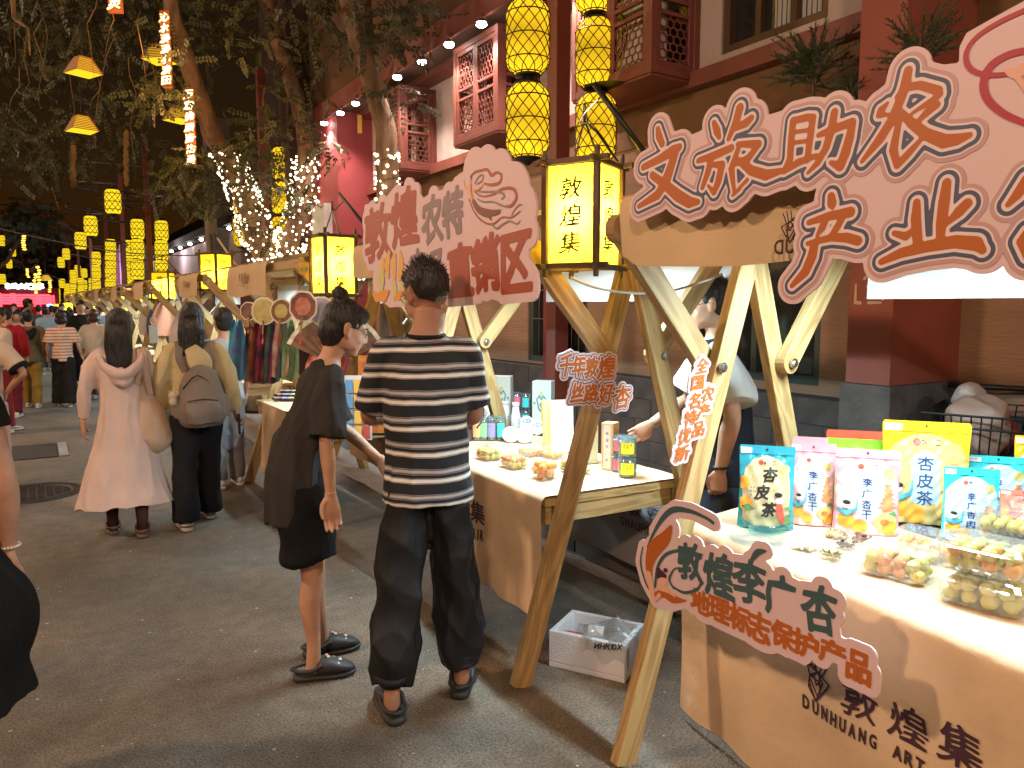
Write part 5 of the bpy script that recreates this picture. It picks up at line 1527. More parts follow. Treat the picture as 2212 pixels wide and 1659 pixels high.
ribbons(T2, [(M_melon, [[(370,960,38),(350,1090,67),(360,1200,38)], [(430,990,38),(420,1100,67),(430,1220,32)], [(490,960,35),(500,1090,64),(480,1230,38)], [(310,1040,35),(300,1130,58),(300,1190,32)]]),
             (M_meling, [[(280,1140,38),(285,1240,86),(285,1350,54)], [(420,1260,29),(430,1340,61),(430,1440,38)], [(500,1300,29),(520,1400,58),(540,1480,32)]]),
             (M_fruitp, [[(200,1380,13),(230,1440,48),(290,1460,13)], [(260,1400,16),(310,1430,67),(370,1370,13)], [(430,1440,16),(490,1420,48),(540,1380,13)]])], pxs, PP, dd, pl2, .003, 2.0, 4.5, 1.45, 2.45, .004)

# -- small signs screwed to the end frames, facing up the street
def c6(X, Y): return ((1800 + X / 1.8433) / 1.8228, (1200 + Y / 1.8433) / 1.8228)
def hitY(u, v, y): p = atY(u, v, y); return (p.x, p.z)
def small_sign(yq, L_, label, loc, outl, bold, fn=c6, extra=()):
    T = thing('lettered_sign', loc, label, 'sign'); it = []
    for c, a, b, e, f in L_:
        x0, _ = hitY(*fn(a, (e + f) / 2), yq); x1, _ = hitY(*fn(b, (e + f) / 2), yq); _, z0 = hitY(*fn((a + b) / 2, e), yq); _, z1 = hitY(*fn((a + b) / 2, f), yq)
        it.append((c, (x0 + x1) / 2, (z0 + z1) / 2, abs(x1 - x0), abs(z0 - z1)))
    xs = [i[1] for i in it]; zs = [i[2] for i in it]
    sd = SDF(min(xs) - .12, max(xs) + .12, min(zs) - .12, max(zs) + .12, .002)
    for c, x_, z_, w, h in it: sd.glyph(c, (x_, z_), w, h, bold=bold, slant=.10, wob=.003)
    pl = lambda x, z, h: (x - loc[0], -h, z - loc[2])
    plate('board', sd, outl[-1][0], pl, -.005, 0, outl[-1][1], T, smooth=2)
    for k, (lv, m) in enumerate(reversed(outl[:-1])): plate('outline', sd, lv, pl, 0, .0015 + k * .0008, m, T, smooth=1, backs=False)
    plate('characters', sd, 0, pl, 0, .004, M_orange, T, smooth=0, backs=False)
    return T
small_sign(2.56, [('千', 740, 838, 362, 520), ('年', 835, 925, 365, 520), ('敦', 928, 1015, 378, 525), ('煌', 1022, 1140, 375, 530), ('丝', 825, 912, 565, 700), ('路', 920, 1018, 575, 700), ('好', 1028, 1130, 575, 715), ('杏', 1142, 1250, 590, 750)],
           'small two line orange lettered sign on the middle stall leg', (2.03, 2.56, 1.34), [(.0045, M_pale), (.009, M_slate), (.016, M_board)], .003)
small_sign(1.945, [('全', 1735, 1818, 385, 490), ('国', 1705, 1790, 512, 612), ('名', 1680, 1762, 640, 748), ('特', 1648, 1736, 765, 872), ('优', 1605, 1692, 895, 1005), ('新', 1578, 1680, 1022, 1132), ('农', 1770, 1862, 592, 702), ('产', 1745, 1830, 718, 825), ('品', 1708, 1790, 848, 952)],
           'narrow vertical sign of small orange characters on the leg of the closest stall', (2.09, 1.945, 1.30), [(.012, M_board)], .0015)
# -- teal and orange sign on the front of the closest stall
def p8(X, Y): return ((2400 + X * .7378) / 1.8228, (1800 + Y * .7378) / 1.8228)
T3 = thing('lettered_sign', (1.795, 1.5, .8), 'cut-out sign with teal and orange characters and a diving dancer before the table cloth', 'sign')
PP = (1.795, 0.0)
A = bi([('敦', 368, 495, 465, 655), ('煌', 510, 662, 520, 740), ('李', 665, 832, 555, 780), ('广', 832, 990, 640, 840), ('杏', 1035, 1212, 695, 935)], p8, PP)
B = bi([('地', 437, 535, 712, 832), ('理', 532, 640, 752, 875), ('标', 642, 748, 790, 925), ('志', 742, 860, 830, 985), ('保', 866, 980, 880, 1012), ('护', 978, 1115, 930, 1065), ('产', 1122, 1260, 980, 1105), ('品', 1268, 1395, 1040, 1200)], p8, PP)
R_ = (0.8, 2.2, .2, 1.2)
sA = SDF(*R_, .003); sB = SDF(*R_, .003)
for c, x_, y_, w, h in A: sA.glyph(c, (x_, y_), -w, h, bold=.0045, wob=.006)
for c, x_, y_, w, h in B: sB.glyph(c, (x_, y_), -w, h, bold=.0035)
FIG = [[(555,350,12),(520,330,12),(440,290,12),(350,275,14),(290,320,14),(240,400,12)], [(330,380,30),(290,440,44),(230,500,50),(210,600,36),(220,680,30),(250,750,30),(330,770,22),(400,760,10)], [(280,690,30),(290,640,34)], [(500,520,8),(400,500,10),(300,520,12),(250,600,12),(240,690,12)], [(330,690,10),(400,720,10),(470,700,10),(490,660,8)], [(330,690,10),(320,640,9),(350,600,8)], [(180,480,8),(165,560,10),(190,660,9),(220,720,6)], [(750,560,8),(800,500,14),(830,500,8)]]
fs = SDF(*R_, .003)
for S_ in FIG:
    pts = [hit(*p8(q[0], q[1]), PP, dd) for q in S_]; fs.stroke(pts, [q[2] * .00055 for q in S_])
bd = SDF(*R_, .003); bd.d = np.minimum(np.minimum(sA.d, sB.d) - .024, fs.d - .022)
bd.poly([hit(*p8(*q), PP, dd) for q in [(230,640),(330,560),(420,520),(700,620),(1000,740),(1180,800),(1120,960),(1300,1080),(1200,1100),(800,960),(480,800),(260,760)]])
pl3 = lambda s, z, h: (-h, s - 1.5, z - .8)
plate('board', bd, 0, pl3, -.006, 0, M_board, T3, smooth=3)
plate('teal_characters', sA, 0, pl3, 0, .002, M_tealp, T3, backs=False); plate('orange_characters', sB, 0, pl3, 0, .002, M_orange, T3, backs=False)
ribbons(T3, [(M_tealp, [[(555,350,10),(520,325,9),(440,290,11),(350,278,16),(290,320,14),(240,400,8),(205,480,5)], [(500,520,4),(400,498,7),(310,515,9),(262,580,10),(245,690,8)], [(340,690,6),(400,722,8),(470,705,8),(490,665,5)], [(345,700,6),(322,650,8),(345,600,5),(370,590,4)], [(180,480,4),(168,560,6),(192,660,6),(225,725,4)], [(750,565,6),(790,510,18),(835,500,6)]]),
             (M_orange, [[(330,370,10),(300,430,34),(240,490,42),(215,560,30),(215,620,22)], [(235,745,14),(290,725,22),(340,755,22),(410,765,4)]]),
             (M_skinp, [[(212,625,20),(225,690,22),(240,760,12),(270,735,12)], [(275,690,22),(320,715,12),(350,740,7)], [(283,660,24),(300,660,20)]]),
             (M_ink, [[(262,635,12),(275,620,20),(300,632,12)], [(262,602,12),(270,602,12)], [(300,602,11),(306,602,11)]])], p8, PP, dd, pl3, .0025, 1.1, 2.2, .4, 1.2, .0025)
# ------------------------------------------------------------------ people
M_skin = mat('skin', (0.50, 0.27, 0.17), rough=.5, sss=.12, var=.14, vscale=14, bump=.3, bscale=260)
M_skin2 = mat('skin_tan', (0.36, 0.175, 0.105), rough=.5, sss=.1, var=.14, vscale=14, bump=.3, bscale=260)
M_hair = mat('black_hair', (0.010, 0.008, 0.007), rough=.42, bump=1.6, bscale=90, stretch=(1, 1, .12), spec=.5)
M_hairb = mat('brown_hair', (0.05, 0.018, 0.008), rough=.4, bump=1.6, bscale=60, stretch=(1, 1, .12))
M_sole = mat('rubber_sole', (0.028, 0.027, 0.027), rough=.6, bump=.15, bscale=90)
def fabric(name, c, var=.06, bump=.35, rough=.85, sheen=.0): return mat(name, c, rough=rough, bump=bump, bscale=420, var=var, vscale=6, sheen=sheen, spec=.22)
def folds(amp, k, seed, vert=.45, lo=None, hi=None):
    rng = np.random.default_rng(seed); W = rng.normal(size=(7, 3)) * k; W[:, 2] *= vert; P = rng.uniform(0, 6.28, 7); W2 = rng.normal(size=(3, 3)) * k * .4; P2 = rng.uniform(0, 6, 3)
    def fn(co, no):
        wp = np.zeros(len(co))
        for w, p in zip(W2, P2): wp += np.sin(co @ w + p)
        d = np.zeros(len(co))
        for w, p in zip(W, P): d += 1 - 2 * np.abs(np.sin((co @ w + p + wp * .9) * .5))
        d = d / 7
        a = amp * np.ones(len(co))
        if lo is not None: a *= np.clip((co[:, 2] - lo) / .15, 0.25, 1)
        if hi is not None: a *= np.clip((hi - co[:, 2]) / .25, 0.25, 1)
        return d * a * 2
    return fn
def curve(P, n=5):
    P = [Vector(p) for p in P]; Q = []
    for i in range(len(P) - 1):
        a, b, c, e = P[max(0, i - 1)], P[i], P[i + 1], P[min(len(P) - 1, i + 2)]
        for j in range(n):
            t = j / n; Q.append(.5 * ((2 * b) + (c - a) * t + (2 * a - 5 * b + 4 * c - e) * t * t + (3 * b - a - 3 * c + e) * t ** 3))
    Q.append(P[-1]); return Q
def limbs(mb, pts, n=14, k=5):
    """pts: (x,y,z,rx,ry) interpolated smoothly"""
    P = [np.array(p, float) for p in pts]; Q = []
    for i in range(len(P) - 1):
        a, b, c, e = P[max(0, i - 1)], P[i], P[i + 1], P[min(len(P) - 1, i + 2)]
        for j in range(k):
            t = j / k; Q.append(.5 * ((2 * b) + (c - a) * t + (2 * a - 5 * b + 4 * c - e) * t * t + (3 * b - a - 3 * c + e) * t ** 3))
    Q.append(P[-1])
    mb.loft([(tuple(q[:3]), max(.002, q[3]), max(.002, q[4])) for q in Q], n)
def hand_mb(mb, M, side, curl=.5, spread=.012, s=1.0, thumb=.5):
    """wrist at the origin of M, fingers along -Z, palm towards +X*side... fingers curl to the palm"""
    ps = -side
    def tp(x, y, z): return tuple(M @ Vector((x * s * ps, y * s, z * s)))
    def tube(pts, rs, n=8):
        mb.loft([(tp(*p), r * s, r * s) for p, r in zip(pts, rs)], n)
    # palm
    rings = [(0, 0, .02, .024, .026), (0, 0, 0, .020, .027), (.002, .002, -.03, .019, .036), (.004, .002, -.06, .017, .041), (.006, 0, -.088, .014, .040), (.008, 0, -.096, .010, .036)]
    R = []
    X = (M.to_3x3() @ Vector((1, 0, 0))).normalized(); Yv = (M.to_3x3() @ Vector((0, 1, 0))).normalized()
    n = 12; vs = []
    for (x, y, z, rx, ry) in rings:
        c = M @ Vector((x * s * ps, y * s, z * s))
        for k in range(n): vs.append(c + X * math.cos(2 * PI * k / n) * rx * s + Yv * math.sin(2 * PI * k / n) * ry * s)
    fs = [(i * n + k, i * n + (k + 1) % n, (i + 1) * n + (k + 1) % n, (i + 1) * n + k) for i in range(len(rings) - 1) for k in range(n)]
    fs += [tuple(range(n - 1, -1, -1)), tuple((len(rings) - 1) * n + k for k in range(n))]
    mb.add(vs, fs)
    for i, (y, L_, r, cc) in enumerate([(.030, .072, .0092, .85), (.010, .080, .0095, 1.0), (-.011, .074, .0090, 1.1), (-.030, .058, .0080, 1.25)]):
        a = 0.0; p = Vector((.005, y, -.078)); pts = [tuple(p)]; rs = [r * 1.08]
        for j, f in enumerate((.46, .30, .24)):
            a += curl * cc * (.5, .8, .5)[j]
            dv = Vector((math.sin(a), (y / .03) * spread * 3, -math.cos(a))) * L_ * f * (1.12 if j == 0 else 1)
            pts.append(tuple(p + dv * .5)); rs.append(r * (1.0 - .06 * j)); p = p + dv; pts.append(tuple(p)); rs.append(r * (1.04 - .08 * j) * (1 if j < 2 else .7))
        tube(pts, rs)
    tube([(.004, .020, -.012), (.012, .040, -.034), (.020 + .01 * thumb, .050 - .006 * thumb, -.060), (.026 + .014 * thumb, .050 - .014 * thumb, -.082), (.028 + .016 * thumb, .047 - .018 * thumb, -.094)], [.016, .0135, .0105, .0095, .006])
def hand_matrix(w, d, palm):
    """w wrist, d pointing direction of the fingers, palm: direction the back-to-palm axis (x) roughly follows"""
    z = -Vector(d).normalized(); x = Vector(palm); x = (x - z * x.dot(z)).normalized(); y = z.cross(x)
    return Matrix.Translation(w) @ Matrix((x, y, z)).transposed().to_4x4()
def head_mb(mb, M, s=1.0, male=True):
    def e(x, y, z, rx, ry, rz, rot=None):
        R3 = M.to_3x3() if rot is None else M.to_3x3() @ rot
        mb.ell(M @ Vector((x * s, y * s, z * s)), rx * s, ry * s, rz * s, 14, 10, R3)
    e(0, -.012, .030, .078, .098, .088); e(0, .020, -.020, .066, .074, .080); e(0, .046, -.062, .046, .045, .044)
    e(0, .070, -.094, .024, .022, .018)
    for k in (-1, 1):
        e(k * .036, .052, -.036, .026, .032, .030); e(k * .030, .073, .022, .026, .016, .010); e(k * .050, .020, -.062, .018, .045, .030)
        e(k * .082, -.010, -.010, .011, .020, .031, Matrix.Rotation(k * .35, 3, 'Z')); e(k * .088, -.018, .006, .008, .016, .022, Matrix.Rotation(k * .5, 3, 'Z')); e(k * .079, .000, -.034, .009, .011, .012)
        e(k * .012, .096, -.034, .009, .011, .008)
        e(k * .031, .077, .004, .013, .010, .009)
    e(0, .094, .006, .009, .014, .020); e(0, .100, -.012, .010, .016, .020); e(0, .108, -.028, .011, .012, .011)
    e(0, .088, -.054, .021, .010, .006); e(0, .086, -.064, .019, .010, .007)
    N = M @ Vector((0, 0, 0))
def shoe(root, x, y, ang, kind, m, seed=0, s=1.0, lift=0.0):
    """foot length about .26, origin at the ankle projected on the ground"""
    R = Matrix.Translation((x, y, lift)) @ Matrix.Rotation(-ang, 4, 'Z')
    W = .052 if kind == 'clog' else .045
    def ringset(zlo, prof):
        mb = MB(); n = 20; vs = []
        for yy, w, h0, h1 in prof:
            for k in range(n):
                a = 2 * PI * k / n; cx = math.copysign(abs(math.cos(a)) ** .7, math.cos(a)) * w; cz = (h0 + h1) / 2 + math.copysign(abs(math.sin(a)) ** .8, math.sin(a)) * (h1 - h0) / 2
                vs.append(R @ Vector((cx * s, yy * s, cz * s)))
        fs = [(i * n + k, i * n + (k + 1) % n, (i + 1) * n + (k + 1) % n, (i + 1) * n + k) for i in range(len(prof) - 1) for k in range(n)]
        fs += [tuple(range(n - 1, -1, -1)), tuple((len(prof) - 1) * n + k for k in range(n))]
        mb.add(vs, fs); return mb
    sole = ringset(0, [(-.088, .018, .002, .026), (-.078, W * .70, .001, .030), (-.04, W * .82, .001, .030), (.02, W * .86, .001, .028), (.08, W * 1.0, .001, .026), (.13, W * .92, .001, .026), (.165, W * .62, .003, .027), (.176, W * .28, .008, .024)])
    sh = part('shoe', sole, m if kind == 'clog' else MATS.get('white_sole') or mat('white_sole', (.5, .46, .42), rough=.6), root, world=False, smooth=True)
    if kind == 'clog':
        up = ringset(0, [(.010, W * .80, .022, .075), (.03, W * .88, .022, .090), (.07, W * .96, .022, .082), (.11, W * .93, .022, .066), (.145, W * .76, .022, .052), (.165, W * .48, .022, .040), (.172, W * .2, .022, .030)])
        part('upper', up, m, sh, world=False, smooth=True)
        rim = MB()
        for k in (-1, 1): rim.tube(curve([R @ Vector((k * W * .80 * s, .03 * s, .070 * s)), R @ Vector((k * W * .80 * s, -.01 * s, .052 * s)), R @ Vector((k * W * .66 * s, -.06 * s, .050 * s)), R @ Vector((0, -.092 * s, .052 * s))], 4), .009, 6)
        part('heel_strap', rim, m, sh, world=False, smooth=True)
        hol = MB()
        for yy, xs_ in ((.05, (-.5, 0, .5)), (.075, (-.6, -.2, .2, .6)), (.10, (-.45, 0, .45)), (.125, (-.25, .25))):
            for q in xs_:
                zz = .088 - max(0, yy - .05) * .45 - abs(q) * .018
                hol.ell(R @ Vector((q * W * s, yy * s, (zz) * s)), .0055, .0055, .004, 8, 4)
        part('vent_holes', hol, mat('hole_black', (.003, .003, .003), rough=1), sh, world=False)
        if seed:
            for q, yy, c in ((.1, .060, (.6, .5, .4)), (-.45, .085, (.45, .2, .08)), (.5, .10, (.65, .55, .25)), (-.1, .11, (.7, .68, .65)), (-.5, .055, (.6, .3, .2))):
                part('charm', MB().ell(R @ Vector((q * W * s, yy * s, (.094 - max(0, yy - .05) * .45 - abs(q) * .018) * s)), .011, .009, .006, 10, 6), mat('charm%d' % int(c[0] * 100 + c[1] * 10), c, rough=.4), sh, world=False, smooth=True)
    else:
        up = ringset(0, [(-.080, W * .45, .024, .075), (-.05, W * .72, .024, .085), (.0, W * .78, .024, .088), (.05, W * .84, .024, .074), (.10, W * .86, .024, .058), (.145, W * .66, .024, .046), (.168, W * .3, .024, .034)])
        part('upper', up, m, sh, world=False, smooth=True)
    return sh

DEF = dict(sw=.175, hw=.088, ch=.118, lean=0, turn=0, nod=0, tilt=0, skin=None, vox=.010)
def person(loc, az, Hh, label, **k):
    """local frame: +Y the way the person faces, +X their right; heights drawn for a 1.75 m figure"""
    o = dict(DEF); o.update(k)
    s = Hh / 1.75
    t = thing('person', (loc[0], loc[1], 0), label, 'person', o.get('group'), -rad(az))
    th = rad(o['lean']); hz = .93
    def T(x, y, z):
        if z > hz:
            dz = z - hz; q = th * min(1, dz / .22) ** .6
            return (x * s, (y * math.cos(q) + dz * math.sin(q)) * s + o.get('hipy', 0), (hz + dz * math.cos(q) - y * math.sin(q)) * s)
        return (x * s, y * s + o.get('hipy', 0) * max(0, z / hz) , z * s)
    def TT(L_, f=1.0): return [(*T(p[0], p[1], p[2]), p[3] * s * f, p[4] * s * f) for p in L_]
    sk = o['skin'] or M_skin; vox = o['vox']; sw, hw = o['sw'], o['hw']
    # joints
    sh = {-1: Vector(T(-sw, -.005, 1.392)), 1: Vector(T(sw, -.005, 1.392))}
    arms = {}
    for side, key in ((-1, 'armL'), (1, 'armR')):
        a = o.get(key, None)
        if a == 'none': continue
        if a is None: a = ((side * (sw + .055), -.03, 1.13), (side * (sw + .06), .06, .89))
        if o.get('raw'): el, wr = Vector(a[0]) * s, Vector(a[1]) * s
        else: el, wr = Vector(T(*a[0])), Vector(T(*a[1]))
        arms[side] = (sh[side], el, wr, a[2] if len(a) > 2 else {})
    feet = o.get('feet', [(-.10, -.02, -8), (.10, .04, 8)])
    hd = Vector(T(0, .015, 1.625)); 
    HM = Matrix.Translation(hd) @ Matrix.Rotation(-rad(o['turn']), 4, 'Z') @ Matrix.Rotation(-th * .55 - rad(o['nod']), 4, 'X') @ Matrix.Rotation(rad(o['tilt']), 4, 'Y') @ Matrix.Scale(s, 4)
    # ---- body
    mb = MB(); head_mb(mb, HM, 1.0); 
    nk0 = Vector(T(0, -.015, 1.44)); nk1 = HM @ Vector((0, -.02, -.06)); r_ = o.get('neck', .056) * s
    mb.loft([(nk0, r_ * 1.35, r_ * 1.2), (nk0.lerp(nk1, .35), r_, r_), (nk1, r_ * .98, r_)], 14)
    limbs(mb, TT([(0, 0, .86, .13, .09), (0, 0, 1.05, .12, .085), (0, -.005, 1.28, .135, .09), (0, -.01, 1.42, .11, .06), (0, -.012, 1.47, .06, .05)]))
    for side, (a, e_, w, opt) in arms.items():
        fa = o.get('arm', 1.0) * s
        m1 = a.lerp(e_, .5); m2 = e_.lerp(w, .3)
        limbs(mb, [(*a, .050 * fa, .052 * fa), (*m1, .044 * fa, .046 * fa), (*e_, .037 * fa, .038 * fa), (*m2, .040 * fa, .040 * fa), (*e_.lerp(w, .7), .031 * fa, .031 * fa), (*w, .024 * fa, .027 * fa)])
    legs = []
    for side, (fx, fy, fa_) in zip((-1, 1), feet):
        hip = Vector(T(side * hw, 0, .90)); an = Vector((fx * s, fy * s, .09 * s)); kn = hip.lerp(an, .52) + Vector((0, o.get('knee', .02) * s, 0))
        legs.append((hip, kn, an)); lf = o.get('leg', 1.0) * s
        limbs(mb, [(*hip, .085 * lf, .09 * lf), (*hip.lerp(kn, .5), .075 * lf, .078 * lf), (*kn, .053 * lf, .056 * lf), (*(kn.lerp(an, .35) - Vector((0, .012 * s, 0))), .052 * lf, .055 * lf), (*kn.lerp(an, .75), .036 * lf, .037 * lf), (*an, .032 * s, .034 * s), (*(an - Vector((0, 0, .05 * s))), .034 * s, .042 * s)])
        ra = rad(fa_); mb.loft([(an + Vector((0, -.03 * s, -.035 * s)), .03 * s, .03 * s), (an + Vector((math.sin(ra) * .06 * s, math.cos(ra) * .06 * s, -.05 * s)), .036 * s, .025 * s), (an + Vector((math.sin(ra) * .13 * s, math.cos(ra) * .13 * s, -.06 * s)), .034 * s, .016 * s)], 10)
    body = solid(mb, vox, 3)
    meshes = [body]; mm = [sk]
    if o.get('hands', True):
        for side, (a, e_, w, opt) in arms.items():
            h = MB(); d = opt.get('dir', (w - e_).normalized() * 1.0)
            hand_mb(h, hand_matrix(w, d, opt.get('palm', (1, 0, 0))), side * opt.get('flip', 1), opt.get('curl', .45), opt.get('spread', .01), s * o.get('hs', 1.0), opt.get('thumb', .5))
            meshes.append(solid(h, .0042 if vox < .012 else .008, 2)); mm.append(sk)
    bo = put('body', joined(meshes, 'body', mm), t)
    for m_ in meshes: bpy.data.meshes.remove(m_)
    # eyes
    ey = MB()
    for q in (-1, 1): ey.ell(HM @ Vector((q * .031, .0815, .003)), .010 * s, .006 * s, .0045 * s, 10, 6, HM.to_3x3().normalized() if False else None)
    part('eyes', ey, mat('eye', (.02, .015, .012), rough=.2), t, world=False, smooth=True)
    if vox < .012:
        lp = MB(); lp.ell(HM @ Vector((0, .0955, -.0575)), .019 * s, .006 * s, .0035 * s, 12, 6); lp.ell(HM @ Vector((0, .093, -.066)), .017 * s, .006 * s, .0042 * s, 12, 6)
        part('lips', lp, mat('lips', (.36, .12, .10), rough=.45), t, world=False, smooth=True)
        bw = MB()
        for q in (-1, 1): bw.tube(curve([HM @ Vector((q * .014, .094, .024)), HM @ Vector((q * .032, .092, .031)), HM @ Vector((q * .050, .078, .026))], 3), .0028 * s, 5)
        part('eyebrows', bw, M_hair, t, world=False)
    return t, dict(T=T, TT=TT, s=s, HM=HM, arms=arms, legs=legs, sh=sh, vox=vox, hd=hd, feet=feet)
def shirt(t, B, m, hem=.84, sleeve=.75, loose=1.0, sl=1.0, seed=1, amp=.006, name='shirt', rings=None, sides=(-1, 1), vert=.45, vox=None, high=1.475):
    mb = MB(); TT, s = B['TT'], B['s']; vox = vox or B['vox']
    if rings is None:
        rings = [(0, 0, hem, .178, .128), (0, .002, hem + .08, .175, .128), (0, 0, 1.02, .160, .120), (0, -.002, 1.18, .168, .122), (0, -.005, 1.32, .178, .118), (0, -.010, 1.385, .160, .092), (0, -.012, 1.44, .104, .068), (0, -.012, high, .066, .060)]
    limbs(mb, TT(rings, loose), 22)
    sx = rings[4][3] if len(rings) > 4 else .17
    for side in sides:
        if side not in B['arms']: continue
        a, e_, w, _ = B['arms'][side]
        c = Vector(B['T'](0, -.008, 1.415))
        a0 = c.lerp(a, .55)
        path = [a0, a]
        L1 = (e_ - a).length; L2 = (w - e_).length; tot = sleeve * (L1 if sleeve <= 1 else L1)
        r = [.056, .062]
        if sleeve <= 1:
            path += [a.lerp(e_, sleeve * .5), a.lerp(e_, sleeve)]; r += [.070 * sl, .074 * sl]
        else:
            f = sleeve - 1; path += [a.lerp(e_, .5), e_, e_.lerp(w, f * .5), e_.lerp(w, f)]; r += [.066 * sl, .058 * sl, .056 * sl, .048 * sl]
        limbs(mb, [(*p, q * s * loose, q * s * loose) for p, q in zip(path, r)], 16)
    me = solid(mb, vox, 3, folds(amp, 26, seed, vert=vert))
    me.materials.append(m)
    return put(name, me, t)
def trousers(t, B, m, top=.95, prof=(.105, .100, .088, .082, .078), frac=1.0, hipr=(.150, .112), seed=2, amp=.008, name='trousers', vox=None, cuffz=.07, ry=1.05):
    mb = MB(); s = B['s']; vox = vox or B['vox']
    limbs(mb, B['TT']([(0, 0, .80, hipr[0] * .9, hipr[1]), (0, 0, .88, hipr[0], hipr[1]), (0, 0, .96, hipr[0] * .96, hipr[1] * .95), (0, 0, top, hipr[0] * .88, hipr[1] * .88)]), 20)
    for hip, kn, an in B['legs']:
        full = [hip, hip.lerp(kn, .5), kn, kn.lerp(an, .55), Vector((an.x, an.y, max(cuffz * s, .03)))]
        if frac < 1:
            P = [hip, hip.lerp(kn, frac * .9), hip.lerp(kn, frac * 1.8)]; R = [prof[0], prof[1], prof[2]]
        else: P, R = full, prof
        limbs(mb, [(*p, r * s, r * s * ry) for p, r in zip(P, R)], 18)
    me = solid(mb, vox, 3, folds(amp, 24, seed, vert=.7)); me.materials.append(m)
    return put(name, me, t)
def cap_hair(t, B, m, back=0.0, top=.0, vox=None, thick=.010, spikes=0, low=-.045, name='hair', extra=None, seed=3, fringe=True):
    """hair shell over the skull, open at the face"""
    HM, s = B['HM'], B['s']; mb = MB(); R3 = HM.to_3x3()
    def e(x, y, z, rx, ry, rz): mb.ell(HM @ Vector((x, y, z)), rx, ry, rz, 18, 12, R3)
    e(0, -.022, .040 + top, .083 + thick * .3, .098 + thick * .4, .088 + thick)
    e(0, -.048, -.005 + low * .3, .074 + thick * .3, .070, .078 - low * .3)
    if fringe: e(0, .030, .080, .070, .060, .040)
    if extra: extra(mb, HM)
    me = solid(mb, vox or max(.006, B['vox'] * .7), 2, folds(.0022, 110, seed, vert=.12)); me.materials.append(m)
    h = put(name, me, t)
    if spikes:
        rnd = random.Random(seed); sp = MB()
        for i in range(spikes):
            a = rnd.uniform(0, 2 * PI); el = rnd.uniform(-.25, 1.5)
            d = Vector((math.cos(a) * math.cos(el), math.sin(a) * math.cos(el), math.sin(el)))
            if d.y > .55 and d.z < .4: continue
            p = Vector((d.x * .083, -.022 + d.y * .098, .042 + d.z * .095))
            q = p + d * rnd.uniform(.003, .012) * (1 + max(0, d.z)) + Vector((rnd.uniform(-.007, .007), rnd.uniform(-.004, .010), rnd.uniform(-.004, .012)))
            u_ = d.cross(Vector((rnd.random(), rnd.random(), rnd.random()))).normalized() * .0022
            sp.poly([HM @ (p - u_), HM @ (p + u_), HM @ q])
        o = part('hair_tips', sp, m, h, world=False); o['kind'] = 'stuff'
    return h
def strands(h, curves_, m, r=.0009, name='loose_strands'):
    mb = MB()
    for c in curves_: mb.tube(curve(c, 4), r, 3, r * .4)
    o = part(name, mb, m, h, world=False); o['kind'] = 'stuff'
def glasses(t, B, m, r=.021):
    HM = B['HM']; mb = MB()
    for q in (-1, 1):
        mb.tube([HM @ Vector((q * .032 + r * math.cos(a), .100 - abs(math.cos(a) * .2) * .01 - .012 * (.5 + .5 * q * math.cos(a)) * 1, .003 + r * .82 * math.sin(a))) for a in [2 * PI * i / 16 for i in range(17)]], .0014, 5)
        mb.tube([HM @ Vector((q * .053, .088, .010)), HM @ Vector((q * .080, .045, .010)), HM @ Vector((q * .086, -.008, .008)), HM @ Vector((q * .086, -.022, -.010))], .0016, 5)
    mb.tube([HM @ Vector((-.011, .104, .006)), HM @ Vector((0, .108, .009)), HM @ Vector((.011, .104, .006))], .0015, 5)
    part('glasses', mb, m, t, world=False, smooth=True)

# --- the man in the striped shirt -----------------------------------------
def striped():
    m = bpy.data.materials.new('striped_jersey'); m.use_nodes = True
    N = m.node_tree.nodes; L = m.node_tree.links; b = N['Principled BSDF']; b.inputs['Roughness'].default_value = .85; b.inputs['Sheen Weight'].default_value = .0
    tc = N.new('ShaderNodeTexCoord'); sp = N.new('ShaderNodeSeparateXYZ'); L.new(tc.outputs['Object'], sp.inputs[0])
    n = N.new('ShaderNodeTexNoise'); n.inputs['Scale'].default_value = 5; n.inputs['Detail'].default_value = 2; L.new(tc.outputs['Object'], n.inputs[0])
    w = N.new('ShaderNodeMath'); w.operation = 'MULTIPLY_ADD'; w.inputs[1].default_value = .020; L.new(n.outputs[0], w.inputs[0]); L.new(sp.outputs[2], w.inputs[2])
    d = N.new('ShaderNodeMath'); d.operation = 'DIVIDE'; d.inputs[1].default_value = .1015; L.new(w.outputs[0], d.inputs[0])
    a = N.new('ShaderNodeMath'); a.operation = 'ADD'; a.inputs[1].default_value = .02; L.new(d.outputs[0], a.inputs[0])
    f = N.new('ShaderNodeMath'); f.operation = 'FRACT'; L.new(a.outputs[0], f.inputs[0])
    r = N.new('ShaderNodeValToRGB'); r.color_ramp.interpolation = 'CONSTANT'; cr = r.color_ramp
    K = (0.008, 0.009, 0.013, 1); Wt = (0.72, 0.68, 0.63, 1); Gy = (0.24, 0.23, 0.24, 1); Wp = (.42, .38, .37, 1)
    st = [(0, K), (.30, Wp), (.325, K), (.34, Wt), (.45, Wt), (.47, K), (.485, Wp), (.51, K), (.64, Gy), (.66, K), (.68, Gy), (.72, Wp), (.80, Gy), (.83, K), (.85, Gy), (.875, K)]
    while len(cr.elements) < len(st): cr.elements.new(.5)
    for e, (p, c) in zip(cr.elements, st): e.position = p; e.color = c
    L.new(f.outputs[0], r.inputs[0]); L.new(r.outputs[0], b.inputs['Base Color'])
    n2 = N.new('ShaderNodeTexNoise'); n2.inputs['Scale'].default_value = 400; L.new(tc.outputs['Object'], n2.inputs[0])
    bp = N.new('ShaderNodeBump'); bp.inputs['Strength'].default_value = .3; bp.inputs['Distance'].default_value = .003; L.new(n2.outputs[0], bp.inputs['Height']); L.new(bp.outputs[0], b.inputs['Normal'])
    return m
